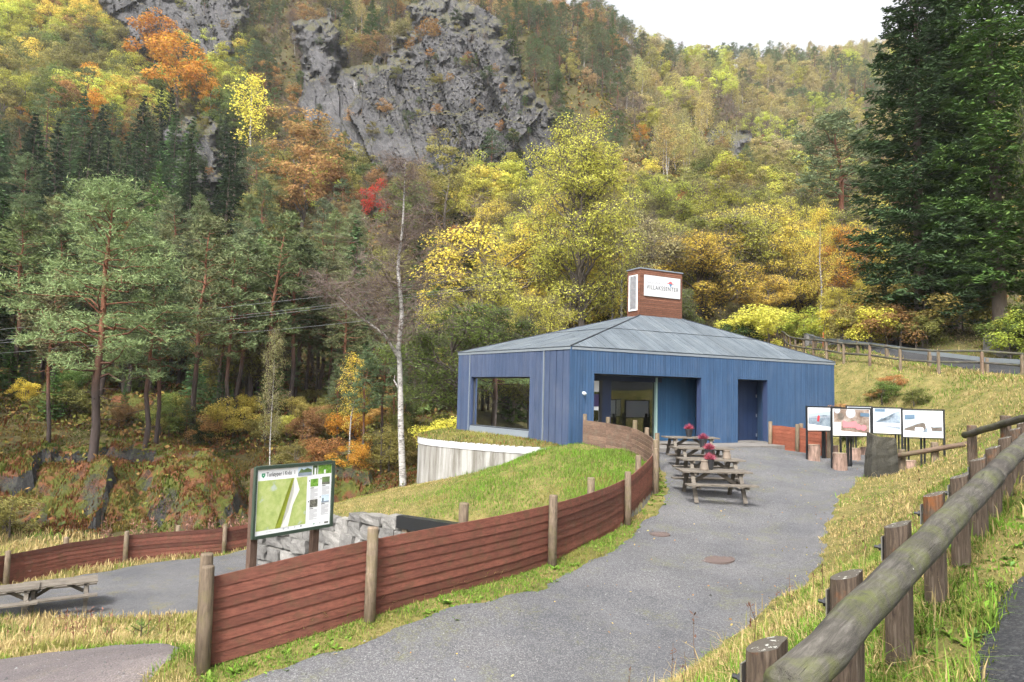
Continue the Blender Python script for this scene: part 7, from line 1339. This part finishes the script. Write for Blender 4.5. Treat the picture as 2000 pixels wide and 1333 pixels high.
# left slope of dry grass
x, y = cand(120000, 5.5, 31, -0.86, 0.0); d, s_ = segdist(bound, x, y); ok = (d * s_ > 0.05) & (polydist(mound_poly, x, y) > 0.2); x, y = x[ok], y[ok]
lpd = polydist(low_poly, x, y) + (fbm(x * 1.6, y * 1.6, 5, 4) - 0.5) * 0.48; tpd = polydist(ter_poly, x, y) + (fbm(x * 1.6, y * 1.6, 5, 4) - 0.5) * 0.48; ok = (lpd > 0) & (tpd > 0); x, y, lpd, tpd = x[ok], y[ok], lpd[ok], tpd[ok]; edge = np.minimum(lpd, 1.2) / 1.2
e_ = (lpd < 0.55) & (grg.random(len(x)) < 0.8)
blades('slope_grass', 'tall straw-coloured dry grass on the slope above the lower terrace', x[~e_], y[~e_], H, (0.11 + 0.2 * vn(x[~e_] * 0.9, y[~e_] * 0.9, 49)) * np.clip(edge[~e_] + 0.35, 0, 1), 0.004 + 0.0009 * y[~e_], [G['mid'], G['straw'], G['dry'], G['straw'], G['dry'], G['straw'], G['grn']], bend=0.9, ptch_s=0.6)
blades('slope_edge_grass', 'short green grass along the reddish gravel path', x[e_], y[e_], H, 0.10, 0.004 + 0.0009 * y[e_], [G['grn'], G['lush'], G['mid'], G['straw']], bend=0.9)
# broad-leaved weeds by the fence foot and by the guard rail
def weeds(name, label, x, y, sz, pal):
    mb = MB()
    n_l = 9; n = len(x); az = grg.random((n, n_l)) * 6.283; el = grg.uniform(0.15, 0.8, (n, n_l)); D = np.stack([np.cos(az) * np.cos(el), np.sin(az) * np.cos(el), np.sin(el)], -1).reshape(-1, 3); L = (np.broadcast_to(sz, (n,))[:, None] * grg.uniform(0.5, 1.2, (n, n_l))).reshape(-1); z = H(x, y); C = np.repeat(np.stack([x, y, z], 1), n_l, 0)
    S = unit(np.cross(D, UP)); m_ = C + D * (L * 0.55)[:, None]; V = np.stack([C, m_ + S * (L * 0.2)[:, None], C + D * L[:, None] - UP * (L * 0.15)[:, None], m_ - S * (L * 0.2)[:, None]], 1).reshape(-1, 3); c = np.array(pal)[grg.integers(0, len(pal), n * n_l)] * grg.uniform(0.7, 1.25, (n * n_l, 1))
    return tag(mb.add(V, np.arange(n * n_l * 4).reshape(-1, 4), col=np.repeat(c, 4, 0)).build(name, M['blade']), label, kind='stuff')
t = grg.uniform(0, 0.6, 260); i = (t * (len(fence_curve) - 1)).astype(int); q = fence_curve[i][:, :2] + grg.normal(size=(260, 2)) * 0.05 + np.array([0.1, -0.16]) + grg.random((260, 1)) ** 2 * np.array([0.3, -0.4])
weeds('fence_foot_weeds', 'small leafy weeds along the foot of the red fence', q[:, 0], q[:, 1], 0.03 + 0.09 * grg.random(260) ** 2, [G['lush'], G['grn'], (0.2, 0.3, 0.06)])
x, y = cand(1500, 1.6, 8, 0.3, 1.1); rs = rail_side(x, y); ok = (rs > -0.3) & (rs < 1.1) & (polydist(road_poly, x, y) > 0.05); weeds('rail_foot_weeds', 'leafy nettles and weeds under the guard rail', x[ok], y[ok], 0.025 + 0.07 * grg.random(ok.sum()) ** 2, [G['grn'], G['dk'], (0.12, 0.22, 0.06), G['lush']])
# heather and moss on the outcrops
def z_all(a, b):
    z = H(a, b)
    for x0, x1, y0, y1, fn, sd_ in ((-36, -10.5, 29.6, 44, z_oc1, 3), (-16.5, -4, 33, 45, z_oc2, 8), (-50, -16, 44, 58, z_oc3, 12)):
        m_ = (a > x0) & (a < x1) & (b > y0) & (b < y1); z = np.where(m_, np.maximum(z, oc_z(a, b, fn, sd_)), z)
    return z
x, y = cand(130000, 30, 60, -0.8, -0.05); ok = (x < -4.6) & (vn(x * 0.7, y * 0.7, 95) + 0.5 * vn(x * 2.2, y * 2.2, 96) > 0.5) & (polydist(bl_poly, x, y) > 3) & (segdist([tuple(q[:2]) for q in lcv], x, y)[0] > 0.8); x, y = x[ok], y[ok]
blades('heather', 'rusty heather and moss cushions growing over the rocks', x, y, z_all, 0.05 + 0.24 * vn(x * 0.9, y * 0.9, 97) ** 1.5, 0.05, [(0.05, 0.07, 0.015), (0.085, 0.09, 0.015), (0.13, 0.05, 0.025), (0.09, 0.04, 0.02), (0.16, 0.075, 0.03), (0.08, 0.085, 0.018), (0.15, 0.11, 0.035)], bend=0.7, ptch_s=0.55)
# withered stalks
def stalks(name, label, x, y, hgt, r, col, zf, leafy=6, lcol=None):
    mb = MB()
    for a, b, z_ in zip(x, y, zf(x, y)):
        h_ = hgt * grg.uniform(0.6, 1.2); ln = grg.normal(size=2) * 0.1 * h_; top = np.array([a + ln[0], b + ln[1], z_ + h_]); mb.tube([[a, b, z_ - 0.05], (np.array([a, b, z_]) + top) / 2 + grg.normal(size=3) * 0.02, top], [r, r * 0.8, r * 0.5], 4, cap=False); mb.C[-1] = np.broadcast_to(np.array(col) * grg.uniform(0.6, 1.3), (len(mb.V[-1]), 3)); k = leafy; f_ = grg.uniform(0.35, 1, k)[:, None]
        if k:
            C = np.array([a, b, z_]) + (top - np.array([a, b, z_])) * f_; D = unit(grg.normal(size=(k, 3)) + np.array([0, 0, 0.3])); S = unit(np.cross(D, UP)); L = h_ * 0.13; V = np.stack([C, C + D * L * 0.5 + S * L * 0.16, C + D * L, C + D * L * 0.5 - S * L * 0.16], 1).reshape(-1, 3); mb.add(V, np.arange(k * 4).reshape(-1, 4), col=np.repeat(np.array(lcol or col) * grg.uniform(0.6, 1.4, (k, 1)), 4, 0))
    return tag(mb.build(name, M['litter']), label, kind='stuff')
i = grg.uniform(0.45, 1.0, 120); q = np.stack([np.interp(i, np.linspace(0, 1, len(lcv)), lcv[:, 0]), np.interp(i, np.linspace(0, 1, len(lcv)), lcv[:, 1])], 1) + np.array([-0.6, 0.9]) * grg.uniform(0.5, 1.9, (120, 1)); stalks('withered_fireweed', 'withered pinkish fireweed stalks behind the low red fence', q[:, 0], q[:, 1], 1.35, 0.010, (0.2, 0.125, 0.09), H, 9, (0.22, 0.12, 0.09))
x = grg.uniform(1.0, 9, 90); y = grg.uniform(5, 15, 90); ok = (rail_side(x, y) < -0.2) & (polydist(path_poly, x, y) > 0.3); stalks('withered_stalks', 'thin withered flower stalks on the dry bank', x[ok], y[ok], 0.45, 0.0035, (0.13, 0.08, 0.05), H, 7, (0.12, 0.06, 0.04))
x = grg.uniform(-12, -4.5, 60); y = grg.uniform(11.5, 17, 60); stalks('slope_stalks', 'withered docks standing in the straw-coloured grass', x, y, 0.6, 0.006, (0.2, 0.1, 0.07), H, 8, (0.22, 0.1, 0.07))
# bushes on the bank
for k, (px, row, y, cc, hh) in enumerate([(1685, 785, 30, 'dark green', 0.8), (1730, 765, 30.5, 'green', 1.0), (1745, 750, 31, 'rust', 0.7), (1710, 755, 31, 'rust', 0.6), (1790, 770, 29, 'green', 0.8), (1640, 790, 31.5, 'rust', 1.1), (1660, 800, 30, 'dark green', 0.8), (1605, 860, 26.6, 'orange', 0.6)]):
    p = at(px, row, y); tree('shrub', cc, p[0], y, hh, f'{cc} low bush on the grassy bank right of the building' if k < 7 else 'small orange bush at the end of the short plank fence', 'low bushes on the bank' if k < 7 else None, 1.5)
# two young pines in the dry grass
for px, row, y, hh, lab in ((212, 1192, 14.6, 0.42, 'tiny young pine in the dry grass near the lower table'), (278, 1198, 14.2, 0.62, 'young pine in the dry grass left of the fence end')):
    rg = np.random.default_rng(px); t_ = MB().tube([[0, 0, -0.1], [0, 0, hh]], [0.02, 0.008], 6); c_ = MB(); st_ = []; dd = []
    for i in range(11):
        az = i * 2.4; L = hh * rg.uniform(0.35, 0.6) * (1.1 - i / 14); a = np.array([0, 0, hh * (0.15 + 0.07 * i)]); b = a + np.array([math.cos(az) * L, math.sin(az) * L, L * 0.75]); t_.tube([a, b], [0.008, 0.004], 4); f_ = rg.uniform(0.2, 1.1, (60, 1)); st_.append(a + (b - a) * f_); dd.append(rg.normal(size=(60, 3)) + unit(b - a) * 1.1)
    st_.append(np.array([0, 0, hh * 0.8]) + rg.random((60, 1)) * np.array([0, 0, hh * 0.25])); dd.append(rg.normal(size=(60, 3)) + UP); tris_at(c_, np.concatenate(st_), np.concatenate(dd), 0.075, 0.009, rg, 1)
    p = at(px, row, y); tree('pine', 'green', p[0], y, 1, lab, mesh=pair('pine', (t_, c_)), name='pine')
# fallen leaves and loose stones on the gravel
n = 900; x = grg.uniform(-3, 13, n); y = grg.uniform(5.5, 26, n); ok = polydist(path_poly, x, y) < -0.1; x, y = x[ok], y[ok]; n = len(x); C = np.stack([x, y, H(x, y) + 0.047], 1); N_ = unit(grg.normal(size=(n, 3)) * 0.35 + UP); T_ = unit(np.cross(N_, grg.normal(size=(n, 3)))); B_2 = np.cross(N_, T_); s_ = grg.uniform(0.012, 0.032, (n, 1)); c = np.array([(0.42, 0.3, 0.09), (0.3, 0.16, 0.06), (0.36, 0.33, 0.12), (0.2, 0.12, 0.06)])[grg.integers(0, 4, n)]
tag(MB().add(np.stack([C - T_ * s_, C + B_2 * s_ * 0.6, C + T_ * s_, C - B_2 * s_ * 0.6], 1).reshape(-1, 3), np.arange(n * 4).reshape(-1, 4), col=np.repeat(c, 4, 0)).build('fallen_leaves', M['litter']), 'fallen yellow and brown leaves on the gravel path', kind='stuff')
n = 5200; y = np.exp(grg.uniform(math.log(6), math.log(17), n)); x = grg.uniform(-0.8, 0.55, n) * y; ok = (polydist(path_poly, x, y) < -0.05) | (polydist(low_poly, x, y) < -0.1); x, y = x[ok], y[ok]; n = len(x); r_ = grg.uniform(0.007, 0.017, n) * (1 + (grg.random(n) < 0.02) * 1.2); base = np.array([[1, 0, 0], [-0.5, 0.87, 0], [-0.5, -0.87, 0], [0.1, 0.1, 0.9]]); V = np.stack([x, y, H(x, y) + 0.034], 1)[:, None] + (base[None] * r_[:, None, None]) * grg.uniform(0.6, 1.3, (n, 4, 1)); c = np.clip(grg.normal(0.15, 0.05, (n, 1)), 0.06, 0.32) * np.array([1, 0.98, 0.97]); b = np.arange(n)[:, None] * 4
tag(MB().add(V.reshape(-1, 3), None, (b[:, :, None] + np.array([[0, 1, 3], [1, 2, 3], [2, 0, 3]])[None]).reshape(-1, 3), col=np.repeat(c, 4, 0)).build('loose_gravel', M['litter']), 'loose pebbles scattered over the gravel path', kind='stuff')

# ================================================================== haze
hz = NT('haze'); pv = hz.n('ShaderNodeVolumePrincipled'); pv.inputs['Color'].default_value = (0.93, 0.95, 1.0, 1); pv.inputs['Density'].default_value = 0.00022; pv.inputs['Anisotropy'].default_value = 0.2; hz.l(pv.outputs[0], hz.out.inputs['Volume'])
o = MB().box((0, 345, 140), (1700, 780, 310)).build('haze', hz.m); tag(o, 'thin pale haze hanging in the valley air', kind='stuff')
